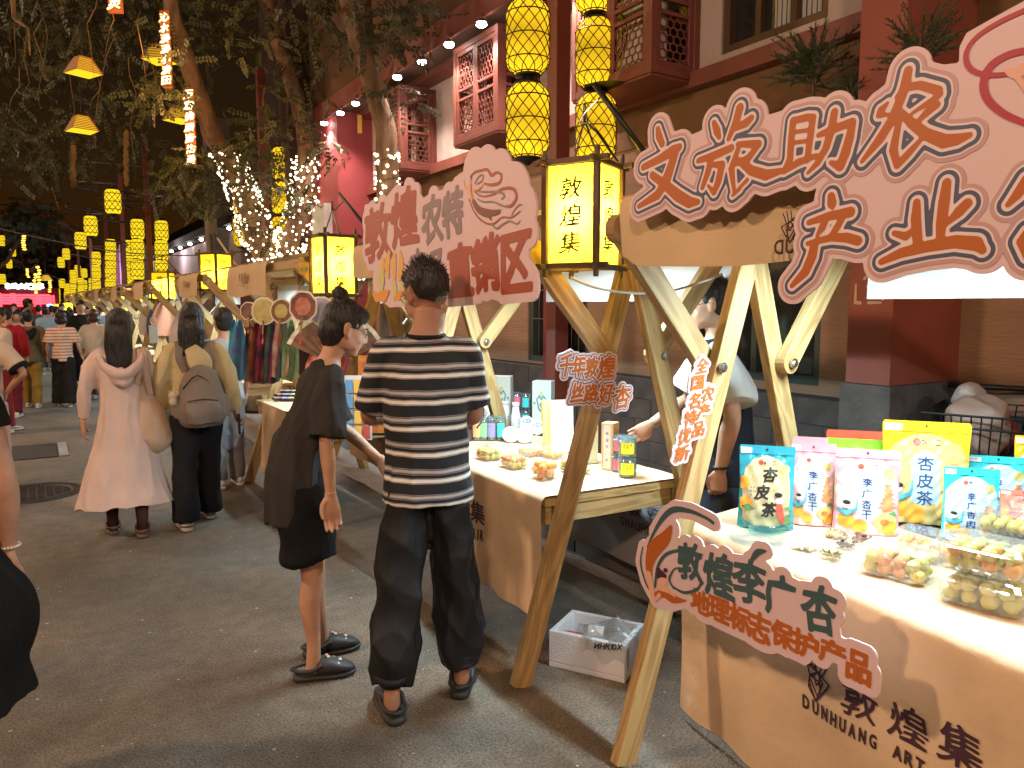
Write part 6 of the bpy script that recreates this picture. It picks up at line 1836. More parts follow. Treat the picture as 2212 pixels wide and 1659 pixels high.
M_strip = striped()
az = 22; ax, ay = 1.33, 2.80
t, B = person((ax, ay), az, 1.80, 'man in black and white striped t-shirt and black joggers seen from behind', sw=.160, hw=.082, lean=4, turn=-34, nod=12, skin=M_skin2, vox=.008,
              armL=((-.225, .09, 1.15), (-.10, .28, 1.12), dict(palm=(.2, 0, -1), curl=.6)), armR=((.195, .06, 1.15), (.15, .28, 1.08), dict(palm=(-.5, 0, -1), curl=.5)),
              feet=[(-.155, -.135, -12), (.13, .02, 14)], neck=.062, leg=.82)
shirt(t, B, M_strip, hem=.80, sleeve=.90, sl=.98, loose=1.0, seed=4, amp=.008,
      rings=[(0, 0, .81, .180, .140), (0, .0, .90, .178, .138), (0, 0, 1.04, .168, .128), (0, -.004, 1.20, .172, .125), (0, -.008, 1.33, .178, .116), (0, -.012, 1.395, .160, .092), (0, -.014, 1.44, .105, .070), (0, -.014, 1.475, .070, .062)])
M_jog = fabric('black_nylon', (0.014, 0.014, 0.016), rough=.55, bump=.2)
trousers(t, B, M_jog, prof=(.080, .098, .100, .104, .080), hipr=(.156, .118), seed=9, amp=.017, cuffz=.115)
for hip, kn, an in B['legs']: part('cuff', MB().loft([(an + Vector((0, 0, .04)), .050, .056), (an + Vector((0, 0, .08)), .072, .074)], 18), M_jog, t, world=False, smooth=True)
cap_hair(t, B, M_hair, spikes=450, thick=.005, top=.004, low=.06, seed=5)
glasses(t, B, M_steel)
for q, (fx, fy, fa_) in enumerate(B['feet']): shoe(t, fx * B['s'], fy * B['s'], rad(fa_), 'clog', M_sole, 0, 1.06)
cl = MB(); c0 = Vector(B['T'](0, -.02, 1.462)); cl.loft([(c0 + Vector((.074 * math.cos(a), .066 * math.sin(a), .006 * math.sin(a))), .007, .009) for a in [2 * PI * i / 24 for i in range(25)]], 8)
part('collar', cl, fabric('collar_black', (.012, .012, .014)), t, world=False, smooth=True)

# --- the woman in black, leaning in -----------------------------------------
M_char = fabric('charcoal_cotton', (0.036, 0.031, 0.028), rough=.9); M_blk = fabric('black_shorts', (0.005, 0.005, 0.0055))
t, B = person((1.00, 3.31), 100, 1.68, 'woman in loose charcoal t-shirt and black shorts with a hair bun, leaning forward', sw=.150, hw=.078, lean=18, nod=10, turn=-4, raw=True, skin=M_skin, vox=.008, arm=.86, leg=.88, hipy=-.05,
              armR=((.20, .05, 1.11), (.215, .06, .86), dict(palm=(-1, 0, 0), curl=.5, dir=(0, .05, -1))), armL=((-.18, .16, 1.12), (-.15, .36, .93), dict(palm=(1, 0, 0), curl=.5, dir=(.0, .6, -.9))),
              feet=[(-.11, .05, -6), (.12, -.02, 4)], neck=.049)
shirt(t, B, M_char, seed=14, sleeve=.98, sl=1.22, loose=1.0, amp=.012, vert=.3,
      rings=[(0, -.005, .72, .190, .158), (0, -.005, .86, .182, .150), (0, -.005, 1.02, .170, .138), (0, -.006, 1.20, .166, .124), (0, -.012, 1.34, .165, .112), (0, -.015, 1.41, .145, .086), (0, -.015, 1.45, .100, .062), (0, -.015, 1.468, .062, .055)])
trousers(t, B, M_blk, prof=(.108, .116, .122), frac=.46, hipr=(.155, .13), seed=19, amp=.009, name='shorts')
def bun(mb, HM):
    R3 = HM.to_3x3()
    mb.ell(HM @ Vector((0, -.075, .142)), .040, .042, .036, 14, 10, R3); mb.ell(HM @ Vector((.01, -.072, .128)), .045, .034, .022, 12, 8, R3)
    mb.ell(HM @ Vector((0, -.060, .100)), .045, .040, .040, 12, 8, R3); mb.ell(HM @ Vector((0, -.075, -.02)), .060, .050, .075, 14, 10, R3); mb.ell(HM @ Vector((0, .01, .065)), .080, .075, .055, 14, 10, R3)
h = cap_hair(t, B, M_hair, thick=.012, low=-.05, extra=bun, seed=8)
rnd = random.Random(4); HM = B['HM']; cs = []
for i in range(70):
    a = rnd.uniform(0, 2 * PI); p = HM @ Vector((rnd.uniform(-.02, .02), -.075 + rnd.uniform(-.02, .02), .125)); d = Vector((math.cos(a), math.sin(a), rnd.uniform(-.3, .8))) * rnd.uniform(.03, .07)
    cs.append([p, p + d * .6 + Vector((0, 0, .01)), p + d * 1.1 - Vector((0, 0, .015))])
for i in range(16):
    q = rnd.choice((-1, 1)); p = HM @ Vector((q * .070, rnd.uniform(-.09, -.05), rnd.uniform(-.04, .0))); cs.append([p, p + Vector((q * .004, rnd.uniform(-.02, .01), -.03)), p + Vector((0, rnd.uniform(-.03, .01), -.06))])
strands(h, cs, M_hair); glasses(t, B, M_black, .020)
for q, (fx, fy, fa_) in enumerate(B['feet']): shoe(t, fx * B['s'], fy * B['s'], rad(fa_), 'clog', M_sole, 1, 1.02)
a_, e_, w_, _ = B['arms'][1]
part('ring', MB().ell(w_ + Vector((.0, .006, -.115)), .004, .011, .003, 10, 6), mat('gold', (.7, .5, .2), rough=.25, metal=1), t, world=False)

# --- the stall keeper --------------------------------------------------------
M_wht = fabric('white_cotton', (0.62, 0.60, 0.57)); M_vest = fabric('navy_black_vest', (0.014, 0.016, 0.022))
t, B = person((2.87, 2.66), -50, 1.76, 'stall keeper in black vest over white t-shirt and glasses standing behind the tables', sw=.190, hw=.095, lean=5, turn=4, nod=10, skin=M_skin, vox=.009, arm=1.08,
              armL=((-.31, -.02, 1.12), (-.30, .04, .86), dict(palm=(1, 0, 0), curl=1.3, dir=(0, .05, -1))), armR=((.25, .12, 1.14), (.16, .33, 1.02), dict(palm=(-1, 0, 0), curl=.6)), feet=[(-.11, .0, -8), (.11, .0, 8)])
shirt(t, B, M_wht, seed=24, sleeve=.85, sl=1.6, loose=1.0, amp=.007, hem=.86)
shirt(t, B, M_vest, seed=25, loose=1.10, amp=.008, sides=(), name='vest', rings=[(0, 0, .76, .185, .145), (0, .0, .90, .182, .145), (0, 0, 1.04, .176, .14), (0, -.004, 1.20, .170, .130), (0, -.008, 1.33, .158, .118), (0, -.012, 1.42, .120, .086), (0, -.014, 1.46, .085, .068)])
trousers(t, B, fabric('dark_denim', (.035, .04, .055)), seed=26, top=.98, hipr=(.16, .12))
cap_hair(t, B, M_hair, thick=.012, top=.006, low=.0, spikes=300, seed=12); glasses(t, B, M_black, .021)
for (fx, fy, fa_) in B['feet']: shoe(t, fx, fy, rad(fa_), 'sneaker', M_sole)
w_ = B['arms'][-1][2]
part('bracelet', MB().tube([w_ + Vector((.032 * math.cos(a), .032 * math.sin(a), .02)) for a in [2 * PI * i / 16 for i in range(17)]], .006, 6), M_black, t, world=False, smooth=True)
single('phone', MB().cbox((0, 0, 0), .075, .15, .009), M_black, Vector((2.62, 2.95, .86)), 'dark phone held by the stall keeper', 'phone')

# --- woman in the long pale coat ----------------------------------------------
M_coat = fabric('blush_coat', (0.66, 0.50, 0.45), bump=.5); M_sock = fabric('brown_socks', (.07, .035, .03))
def long_hair(t, B, m, L_=.42, w=.078, y=-.075, seed=1, name='hair', fr=(.0,)):
    def ex(mb, HM):
        R3 = HM.to_3x3()
        limbs(mb, [(*(HM @ Vector((0, -.03, .08))), w, .06), (*(HM @ Vector((0, y + .01, -.05))), w * 1.15, .06), (*(HM @ Vector((0, y - .01, -.18))), w * 1.15, .045), (*(HM @ Vector((.005, y - .02, -.18 - L_ * .4))), w * 1.0, .035), (*(HM @ Vector((0.01, y - .02, -.18 - L_ * .8))), w * .62, .022)], 16)
        mb.ell(HM @ Vector((0, -.01, .03)), .094, .095, .088, 16, 10, R3)
    h = cap_hair(t, B, m, thick=.014, low=-.06, extra=ex, seed=seed)
    rnd = random.Random(seed); cs = []; HM = B['HM']
    for i in range(50):
        q = rnd.uniform(-1, 1); p = HM @ Vector((q * w, y - .03, -.10)); e = HM @ Vector((q * w * rnd.uniform(.3, 1.5), y - .02, -.18 - L_ * rnd.uniform(.6, .95)))
        cs.append([p, p.lerp(e, .5) + Vector((rnd.uniform(-.02, .02), -.01, 0)), e])
    strands(h, cs, m, .0012)
    return h
t, B = person((0.50, 6.0), 3, 1.60, 'woman with long black hair in a long pale pink hooded coat walking away', sw=.165, hw=.085, vox=.011, skin=M_skin, arm=.85, leg=.85,
              armL=((-.255, -.02, 1.16), (-.275, .03, .90), dict(palm=(1, 0, 0), curl=.5)), armR=((.225, .0, 1.14), (.15, .17, 1.12), dict(palm=(-1, 0, 0), curl=.7)), feet=[(-.11, .12, 0), (.09, -.09, 4)], turn=8)
shirt(t, B, M_coat, name='long_coat', sleeve=1.9, sl=1.15, seed=31, amp=.017, vert=.14, rings=[(-.01, -.01, .24, .355, .250), (-.01, 0, .45, .300, .215), (0, 0, .70, .232, .170), (0, 0, .95, .185, .140), (0, 0, 1.15, .170, .128), (0, -.004, 1.30, .178, .118), (0, -.010, 1.40, .158, .090), (0, -.012, 1.45, .100, .068)], vox=.010)
hd_ = MB(); T = B['T']; limbs(hd_, [(*T(-.150, -.07, 1.40), .022, .035), (*T(-.11, -.13, 1.32), .030, .045), (*T(0, -.165, 1.26), .045, .055), (*T(.11, -.13, 1.33), .030, .045), (*T(.145, -.07, 1.41), .022, .035)], 14)
limbs(hd_, [(*T(-.12, -.10, 1.34), .02, .03), (*T(0, -.15, 1.19), .035, .05), (*T(.12, -.10, 1.35), .02, .03)], 12)
me = solid(hd_, .009, 3, folds(.004, 30, 3)); me.materials.append(M_coat); put('hood', me, t)
long_hair(t, B, M_hair, .30, seed=6)
for i, (fx, fy, fa_) in enumerate(B['feet']):
    shoe(t, fx * B['s'], fy * B['s'], rad(fa_), 'clog', mat('brown_clog', (.12, .06, .045), rough=.6))
    an = B['legs'][i][2]; part('sock', MB().loft([(an - Vector((0, 0, .03)), .036, .042), (an + Vector((0, 0, .04)), .038, .040), (an + Vector((0, -.005, .15)), .046, .048)], 14), M_sock, t, world=False, smooth=True)
bg = MB(); limbs(bg, [(*T(.16, -.05, .68), .06, .05), (*T(.21, -.07, .74), .12, .065), (*T(.20, -.07, .92), .10, .05), (*T(.15, -.06, 1.12), .045, .03), (*T(.13, -.05, 1.24), .02, .015)], 16)
me = solid(bg, .009, 3, folds(.006, 24, 8)); M_tote = fabric('tote_cream', (.52, .37, .27), bump=.5); me.materials.append(M_tote)
W_ = t.matrix_basis.copy()
def world_of(t, me, name, label, cat):
    """a carried thing drawn in the person's frame but standing on its own"""
    o = bpy.data.objects.new(name, me); COL.objects.link(o)
    o.matrix_basis = Matrix.Translation(t.location) @ Matrix.Rotation(t.rotation_euler[2], 4, 'Z')
    return tag(o, label, cat)
tb = world_of(t, me, 'tote_bag', 'soft cream shoulder bag hanging behind the woman in the long coat', 'bag')
st = MB(); st.loft([(p, .018, .004) for p in curve([T(.10, -.10, 1.18), T(.12, -.125, 1.32), T(.13, -.09, 1.42), T(.135, -.02, 1.46), T(.15, .07, 1.38)], 4)], 8)
st.loft([(p, .018, .004) for p in curve([T(.19, -.11, 1.10), T(.16, -.13, 1.30), T(.155, -.09, 1.42), T(.155, -.02, 1.455), T(.17, .07, 1.36)], 4)], 8)
q = put('strap', st.mesh('strap', M_tote), tb)

# --- woman with the grey backpack ----------------------------------------------
M_yel = fabric('cream_yellow_jacket', (0.55, 0.44, 0.24), bump=.5); M_trk = fabric('black_trousers', (0.012, 0.012, 0.014))
t, B = person((0.97, 5.95), 6, 1.64, 'woman with long black hair in a cream jacket carrying a backpack and a phone', sw=.165, hw=.085, vox=.011, arm=.85, leg=.85,
              armL=((-.24, -.01, 1.16), (-.25, .05, .93), dict(palm=(1, 0, 0))), armR=((.25, -.03, 1.14), (.29, .06, .90), dict(palm=(-1, 0, 0), curl=.9)), feet=[(-.11, -.05, -6), (.09, .26, 4)], turn=12, leg_=1)
shirt(t, B, M_yel, name='jacket', sleeve=1.92, sl=1.25, loose=1.08, seed=41, amp=.014, hem=.80)
trousers(t, B, M_trk, prof=(.115, .105, .095, .10, .105), seed=42, amp=.008)
long_hair(t, B, M_hair, .16, seed=7)
hd_ = MB(); T = B['T']
limbs(hd_, [(*T(-.03, -.12, 1.42), .05, .02), (*T(.03, -.17, 1.32), .085, .035), (*T(.06, -.16, 1.22), .06, .03), (*T(.07, -.15, 1.18), .02, .015)], 14); me = solid(hd_, .009, 3, folds(.003, 30, 3)); me.materials.append(M_yel); put('hood', me, t)
for (fx, fy, fa_) in B['feet']: shoe(t, fx * B['s'], fy * B['s'], rad(fa_), 'clog', mat('beige_clog', (.5, .38, .3), rough=.6))
M_bp = fabric('grey_taupe_canvas', (0.21, 0.165, 0.14), bump=.5)
bp_ = MB(); limbs(bp_, [(*T(.03, -.20, .84), .13, .07), (*T(.03, -.22, .92), .165, .10), (*T(.03, -.21, 1.08), .155, .095), (*T(.025, -.19, 1.22), .11, .07), (*T(.02, -.17, 1.28), .05, .035)], 22)
limbs(bp_, [(*T(-.13, -.20, .90), .04, .05), (*T(-.14, -.20, 1.00), .045, .05), (*T(-.13, -.19, 1.06), .03, .04)], 12); limbs(bp_, [(*T(.19, -.20, .90), .04, .05), (*T(.20, -.20, 1.00), .045, .05), (*T(.19, -.19, 1.06), .03, .04)], 12)
limbs(bp_, [(*T(.03, -.30, .86), .10, .04), (*T(.03, -.315, .94), .115, .04), (*T(.03, -.305, 1.02), .11, .03)], 14)
me = solid(bp_, .008, 2, folds(.008, 22, 12, vert=1)); me.materials.append(M_bp)
bk = world_of(t, me, 'backpack', 'grey taupe canvas backpack worn by the woman in the cream jacket', 'backpack')
st = MB()
for q in (-1, 1): st.loft([(p, .026, .006) for p in curve([T(q * .09 + .02, -.14, 1.24), T(q * .11, -.135, 1.34), T(q * .105, -.09, 1.42), T(q * .11, .0, 1.46), T(q * .12, .11, 1.38), T(q * .13, .13, 1.2)], 4)], 8)
q = put('strap', st.mesh('strap', M_bp), bk)
z_ = MB(); z_.tube(curve([T(-.08, -.318, 1.03), T(.03, -.345, 1.045), T(.14, -.318, 1.03)], 4), .004, 6); z_.tube(curve([T(-.10, -.265, 1.12), T(.0, -.29, 1.22), T(.11, -.27, 1.14)], 4), .004, 6); put('zip', z_.mesh('zip', M_black), bk)
ch = MB(); ch.ell(T(-.17, -.24, 1.07), .030, .026, .030, 12, 8); ch.ell(T(-.17, -.245, 1.03), .026, .022, .034, 12, 8); ch.ell(T(-.185, -.24, 1.10), .010, .01, .012, 8, 6); ch.ell(T(-.155, -.24, 1.10), .010, .01, .012, 8, 6)
put('plush_charm', ch.mesh('plush_charm', mat('plush', (.5, .38, .26), rough=1)), bk)
w_ = B['arms'][1][2]
ph = world_of(t, MB().cbox(w_ + Vector((.025, -.03, -.10)), .012, .078, .155).mesh('phone', M_black), 'phone', 'black phone held low by the woman with the backpack', 'phone')
# her companion, mostly hidden
t, B = person((1.42, 7.15), -8, 1.60, 'short haired person in a pale grey t-shirt half hidden beside the backpack woman', sw=.16, vox=.016, arm=.85)
shirt(t, B, fabric('pale_grey_tee', (.40, .38, .40)), seed=51, sleeve=.85, sl=1.2, loose=1.04); trousers(t, B, fabric('mid_grey_trousers', (.2, .19, .2)), seed=52); cap_hair(t, B, M_hair, thick=.02, low=-.03)
for (fx, fy, fa_) in B['feet']: shoe(t, fx, fy, rad(fa_), 'sneaker', mat('white_shoe', (.5, .47, .45), rough=.6))

# --- people walking farther away -------------------------------------------------
def stripe2(name, c1, c2, per, f=.45):
    m = bpy.data.materials.new(name); m.use_nodes = True; N = m.node_tree.nodes; L = m.node_tree.links; b = N['Principled BSDF']; b.inputs['Roughness'].default_value = .9
    tc = N.new('ShaderNodeTexCoord'); sp = N.new('ShaderNodeSeparateXYZ'); L.new(tc.outputs['Object'], sp.inputs[0])
    d = N.new('ShaderNodeMath'); d.operation = 'DIVIDE'; d.inputs[1].default_value = per; L.new(sp.outputs[2], d.inputs[0]); q = N.new('ShaderNodeMath'); q.operation = 'FRACT'; L.new(d.outputs[0], q.inputs[0])
    g = N.new('ShaderNodeMath'); g.operation = 'GREATER_THAN'; g.inputs[1].default_value = f; L.new(q.outputs[0], g.inputs[0])
    mx = N.new('ShaderNodeMix'); mx.data_type = 'RGBA'; mx.inputs[6].default_value = (*c1, 1); mx.inputs[7].default_value = (*c2, 1); L.new(g.outputs[0], mx.inputs[0]); L.new(mx.outputs[2], b.inputs['Base Color'])
    return m
def walker(u, v, az, Hh, label, top, bot, hair='short', hm=None, sleeve=.85, prof=(.105, .10, .09, .085, .08), hem=.82, loose=1.05, shoes=None, stride=.12, vox=.018, extra=None, dist=None, **k):
    p = atZ(u, v) if dist is None else atD(u, v, dist)
    sd_ = int(abs(u) + abs(v))
    k.setdefault('arm', .9); k.setdefault('leg', .9)
    t, B = person((p.x, p.y), az, Hh, label, vox=vox, feet=[(-.09, stride, -4), (.09, -stride, 5)], **k)
    shirt(t, B, top, seed=sd_, sleeve=sleeve, sl=1.2, loose=loose, hem=hem, amp=.009, vox=.014)
    trousers(t, B, bot, seed=sd_ + 1, prof=prof, amp=.009, vox=.014)
    hm = hm or M_hair
    if hair == 'short': cap_hair(t, B, hm, thick=.018, low=-.02, vox=.012)
    elif hair == 'bob':
        cap_hair(t, B, hm, thick=.022, low=-.10, vox=.012, extra=lambda mb, HM: (mb.ell(HM @ Vector((0, -.03, -.05)), .105, .085, .085, 14, 10, HM.to_3x3())))
    elif hair == 'long': long_hair(t, B, hm, .22, seed=sd_)
    for i, (fx, fy, fa_) in enumerate(B['feet']): shoe(t, fx * B['s'], fy * B['s'], rad(fa_), 'sneaker', shoes or mat('white_shoe', (0, 0, 0)))
    if extra: extra(t, B)
    return t, B
F = fabric
walker(72, 880, 5, 1.56, 'woman in olive tunic with black hood and mustard trousers walking away', F('olive_tunic', (.14, .105, .055)), F('mustard', (.30, .17, .03)), 'short', sleeve=1.8, loose=1.18, sw=.18,
       extra=lambda t, B: put('hood', (lambda me: (me.materials.append(F('black_hood', (.012, .01, .01))), me)[1])(solid((lambda m_: (limbs(m_, [(*B['T'](-.12, -.09, 1.43), .03, .03), (*B['T'](0, -.15, 1.30), .09, .04), (*B['T'](.12, -.09, 1.43), .03, .03)], 12), m_)[1])(MB()), .014, 2)), t))
t, B = walker(142, 878, 3, 1.55, 'woman in a rust striped t-shirt and wide black trousers walking away', stripe2('rust_stripes', (.62, .46, .36), (.38, .16, .09), .050, .62), F('wide_black', (.012, .011, .011)), 'bob', prof=(.115, .110, .115, .130, .145), shoes=mat('tan_shoe', (.5, .28, .12), rough=.6),
              armR=((.25, -.02, 1.14), (.30, .05, .92), dict(palm=(-1, 0, 0))))
wb = MB(); c = B['arms'][1][2] + Vector((.02, .0, -.30)); wb.cbox((c.x, c.y, c.z), .08, .17, .27)
bag = world_of(t, wb.mesh('paper_bag', mat('white_bag', (.62, .55, .50), rough=.7)), 'paper_bag', 'white paper carrier bag in the hand of the woman in the striped t-shirt', 'bag')
hn = MB(); hn.tube(curve([c + Vector((0, -.03, .13)), c + Vector((0, 0, .27)), c + Vector((0, .03, .13))], 5), .006, 6); put('handle', hn.mesh('handle', M_tote), bag)
walker(212, 862, 10, 1.56, 'woman with brown bobbed hair in a cream top and grey olive trousers', F('cream_top', (.50, .41, .32)), F('grey_olive', (.10, .09, .075)), 'bob', M_hairb, sleeve=1.5, loose=1.16, armR=((.28, -.08, 1.22), (.20, .14, 1.15), dict(palm=(-1, 0, 0))))
walker(184, 830, 176, 1.74, 'man in a black t-shirt facing the camera in the distance', F('black_tee', (.012, .012, .013)), M_trk, 'short')
walker(160, 820, 10, 1.55, 'person with dark hair between the striped and the black t-shirts', F('sand_tee', (.4, .33, .27)), M_trk, 'short')
walker(48, 850, 190, 1.55, 'woman in white facing the camera, left of the mustard trousers', F('white_blouse', (.5, .45, .43)), M_trk, 'bob')
walker(70, 812, 80, 1.80, 'tall man in a cap towering over the crowd in profile', F('dark_brown_tee', (.04, .025, .02)), M_trk, 'short')
walker(28, 900, 10, 1.62, 'person in a red top near the left edge', F('red_top', (.30, .012, .02)), F('dark_red_trousers', (.12, .01, .02)), 'short', sleeve=1.7)
walker(105, 800, 5, 1.6, 'person in light blue far in the crowd', F('light_blue', (.25, .36, .45)), F('blue_jeans', (.08, .11, .18)), 'short')
walker(128, 792, 5, 1.62, 'person in pale grey far in the crowd', F('pale_far', (.45, .45, .47)), F('blue_jeans', (0, 0, 0)), 'short')
for k, (u, v, c_, h_) in enumerate([(14, 790, (.3, .25, .2), 1.6), (38, 786, (.05, .04, .05), 1.7), (58, 778, (.4, .3, .25), 1.58), (90, 780, (.1, .1, .12), 1.66), (118, 776, (.3, .34, .38), 1.64), (140, 780, (.06, .05, .05), 1.7), (156, 776, (.35, .3, .3), 1.6), (176, 780, (.04, .04, .05), 1.65), (196, 792, (.2, .16, .12), 1.62), (228, 800, (.06, .06, .07), 1.68)]):
    walker(u, v, random.choice((0, 5, 180, 190)), h_, ['beige', 'dark', 'tan', 'navy', 'pale blue', 'black', 'rosy', 'charcoal', 'brown', 'slate'][k] + ' clad person far down the street in the crowd', F('crowd%d' % k, c_), M_trk, 'short', group='people far down the street', hands=False, vox=.026)
# near the left edge: white t-shirt with dark trim, hand on the hip
t, B = walker(-22, 1078, 15, 1.60, 'person in an ivory t-shirt with dark sleeve trim, hand on hip, at the left edge', F('ivory_tee', (.60, .48, .38)), F('pink_trousers', (.52, .33, .27)), 'short', vox=.011, sleeve=.80, loose=1.05, stride=.04, hem=.80,
              armR=((.35, -.06, 1.17), (.17, .08, .98), dict(palm=(-1, 0, 0), curl=.5)), prof=(.12, .115, .11, .11, .11))
a_, e_, w_, _ = B['arms'][1]; tr_ = MB(); p = a_.lerp(e_, .78); tr_.loft([(a_.lerp(e_, .75), .083, .083), (a_.lerp(e_, .86), .086, .086)], 18); part('sleeve_trim', tr_, M_trk, t, world=False, smooth=True)
walker(10, 935, 60, 1.62, 'woman in white turned to the right near the left edge, red sleeve behind her', F('white_shirt2', (.55, .48, .42)), F('crimson_skirt', (.22, .02, .03)), 'long', vox=.014)
# closest: bare forearm with a white bracelet and a black garment at the left edge
c = atD(-158, 1180, 2.35)
t, B = person((c.x, c.y), -10, 1.66, 'person cut off by the left edge, white bracelet on a bare arm, black skirt', vox=.009, sw=.165, arm=1.12,
              armR=((.215, -.03, 1.12), (.225, .05, .87), dict(palm=(-1, 0, 0), curl=.35)))
shirt(t, B, F('black_top', (.011, .010, .010)), seed=71, sleeve=.35, hem=.86); 
sk_ = MB(); limbs(sk_, [(*B['T'](.03, 0, .36), .24, .20), (*B['T'](.02, 0, .50), .225, .20), (*B['T'](.03, .02, .66), .255, .21), (*B['T'](.01, 0, .84), .19, .15), (*B['T'](0, 0, .98), .15, .12)], 20)
me = solid(sk_, .011, 3, folds(.014, 16, 9)); me.materials.append(F('black_skirt', (.009, .009, .009))); put('skirt', me, t)
w_ = B['arms'][1][2]; br = MB()
for i in range(22): br.ell(w_ + Vector((.034 * math.cos(i * PI / 11), .036 * math.sin(i * PI / 11), .012)), .0052, .0052, .0052, 8, 6)
part('bracelet', br, mat('pearl', (.75, .68, .60), rough=.3), t, world=False, smooth=True)
for (fx, fy, fa_) in B['feet']: shoe(t, fx, fy, rad(fa_), 'sneaker', M_sole)
cap_hair(t, B, M_hair, thick=.015)
# ------------------------------------------------------------------ goods
def clear(name, tint=(1, 1, 1), dens=.93, rough=.05):
    if name in MATS: return MATS[name]
    m = bpy.data.materials.new(name); m.use_nodes = True
    N = m.node_tree.nodes; L = m.node_tree.links; N.clear()
    tr = N.new('ShaderNodeBsdfTransparent'); tr.inputs[0].default_value = (*[c * dens for c in tint], 1)
    gl = N.new('ShaderNodeBsdfGlossy'); gl.inputs[1].default_value = rough
    fr = N.new('ShaderNodeLayerWeight'); fr.inputs[0].default_value = .5
    pw = N.new('ShaderNodeMath'); pw.operation = 'POWER'; pw.inputs[1].default_value = 3.0; L.new(fr.outputs['Facing'], pw.inputs[0])
    ad = N.new('ShaderNodeMath'); ad.operation = 'MULTIPLY_ADD'; ad.inputs[1].default_value = .5; ad.inputs[2].default_value = .10; L.new(pw.outputs[0], ad.inputs[0])
    df = N.new('ShaderNodeBsdfDiffuse'); df.inputs[0].default_value = (*tint, 1); m0 = N.new('ShaderNodeMixShader'); m0.inputs[0].default_value = .07 if rough < .1 else .16; L.new(tr.outputs[0], m0.inputs[1]); L.new(df.outputs[0], m0.inputs[2])
    mx = N.new('ShaderNodeMixShader'); o = N.new('ShaderNodeOutputMaterial')
    L.new(ad.outputs[0], mx.inputs[0]); L.new(m0.outputs[0], mx.inputs[1]); L.new(gl.outputs[0], mx.inputs[2]); L.new(mx.outputs[0], o.inputs[0])
    MATS[name] = m; return m
M_clr = clear('clear_plastic'); M_clrb = clear('bluish_plastic', (.75, .92, .95), .95)
def P_(u, v, z=.787):
    p = atZ(u, v, z); k = (p - Vector(_C)).dot(Vector(_f)) / FPX
    return p, k
def c4(X, Y): return ((1840 + X / 2.572) / 1.8228, (1440 + Y / 2.572) / 1.8228)
def c3(X, Y): return ((2880 + X / 1.92) / 1.8228, (1640 + Y / 1.92) / 1.8228)
def face_cam(p, off=0): return math.atan2(-p.x, p.y) * 1.0 + rad(off)     # local -Y turned to the camera
FR = {}
def fruit_mat(name, c1, c2): 
    m = mat(name, c1, rough=.38, col2=c2, vscale=14, sss=.15, detail=2, coat=.1); return m
M_gr = fruit_mat('plum_green', (.42, .44, .08), (.55, .42, .10)); M_rd = fruit_mat('apricot_red', (.62, .12, .08), (.62, .36, .10)); M_or = fruit_mat('apricot_orange', (.68, .26, .04), (.70, .36, .08)); M_yl = fruit_mat('apricot_yellow', (.60, .46, .10), (.5, .42, .1))
def fruit_me(m):
    if m.name in FR: return FR[m.name]
    mb = MB(); vs = []; n, q = 16, 10
    for i in range(q + 1):
        th = PI * i / q
        for k in range(n):
            a = 2 * PI * k / n; r = math.sin(th) * (1 - .10 * math.exp(-(a / .35) ** 2) - .10 * math.exp(-((a - 2 * PI) / .35) ** 2)); dz = -.12 * math.exp(-(math.sin(th) / .25) ** 2) if i < q / 2 else .07 * math.exp(-(math.sin(th) / .2) ** 2)
            vs.append((r * math.cos(a), r * math.sin(a), (-math.cos(th) - dz * 1.0) * .95))
    mb.add(vs, [(i * n + k, i * n + (k + 1) % n, (i + 1) * n + (k + 1) % n, (i + 1) * n + k) for i in range(q) for k in range(n)])
    mb.sm = [True] * len(mb.f); FR[m.name] = mb.mesh('apricot', m); return FR[m.name]
def fruit(p, r, m, label, group, rnd):
    o = put('apricot', fruit_me(m)); o.location = p; o.scale = (r, r, r * .98); o.rotation_euler = (rnd.uniform(-1, 1), rnd.uniform(-1, 1), rnd.uniform(0, 6))
    tag(o, label, 'fruit', group)
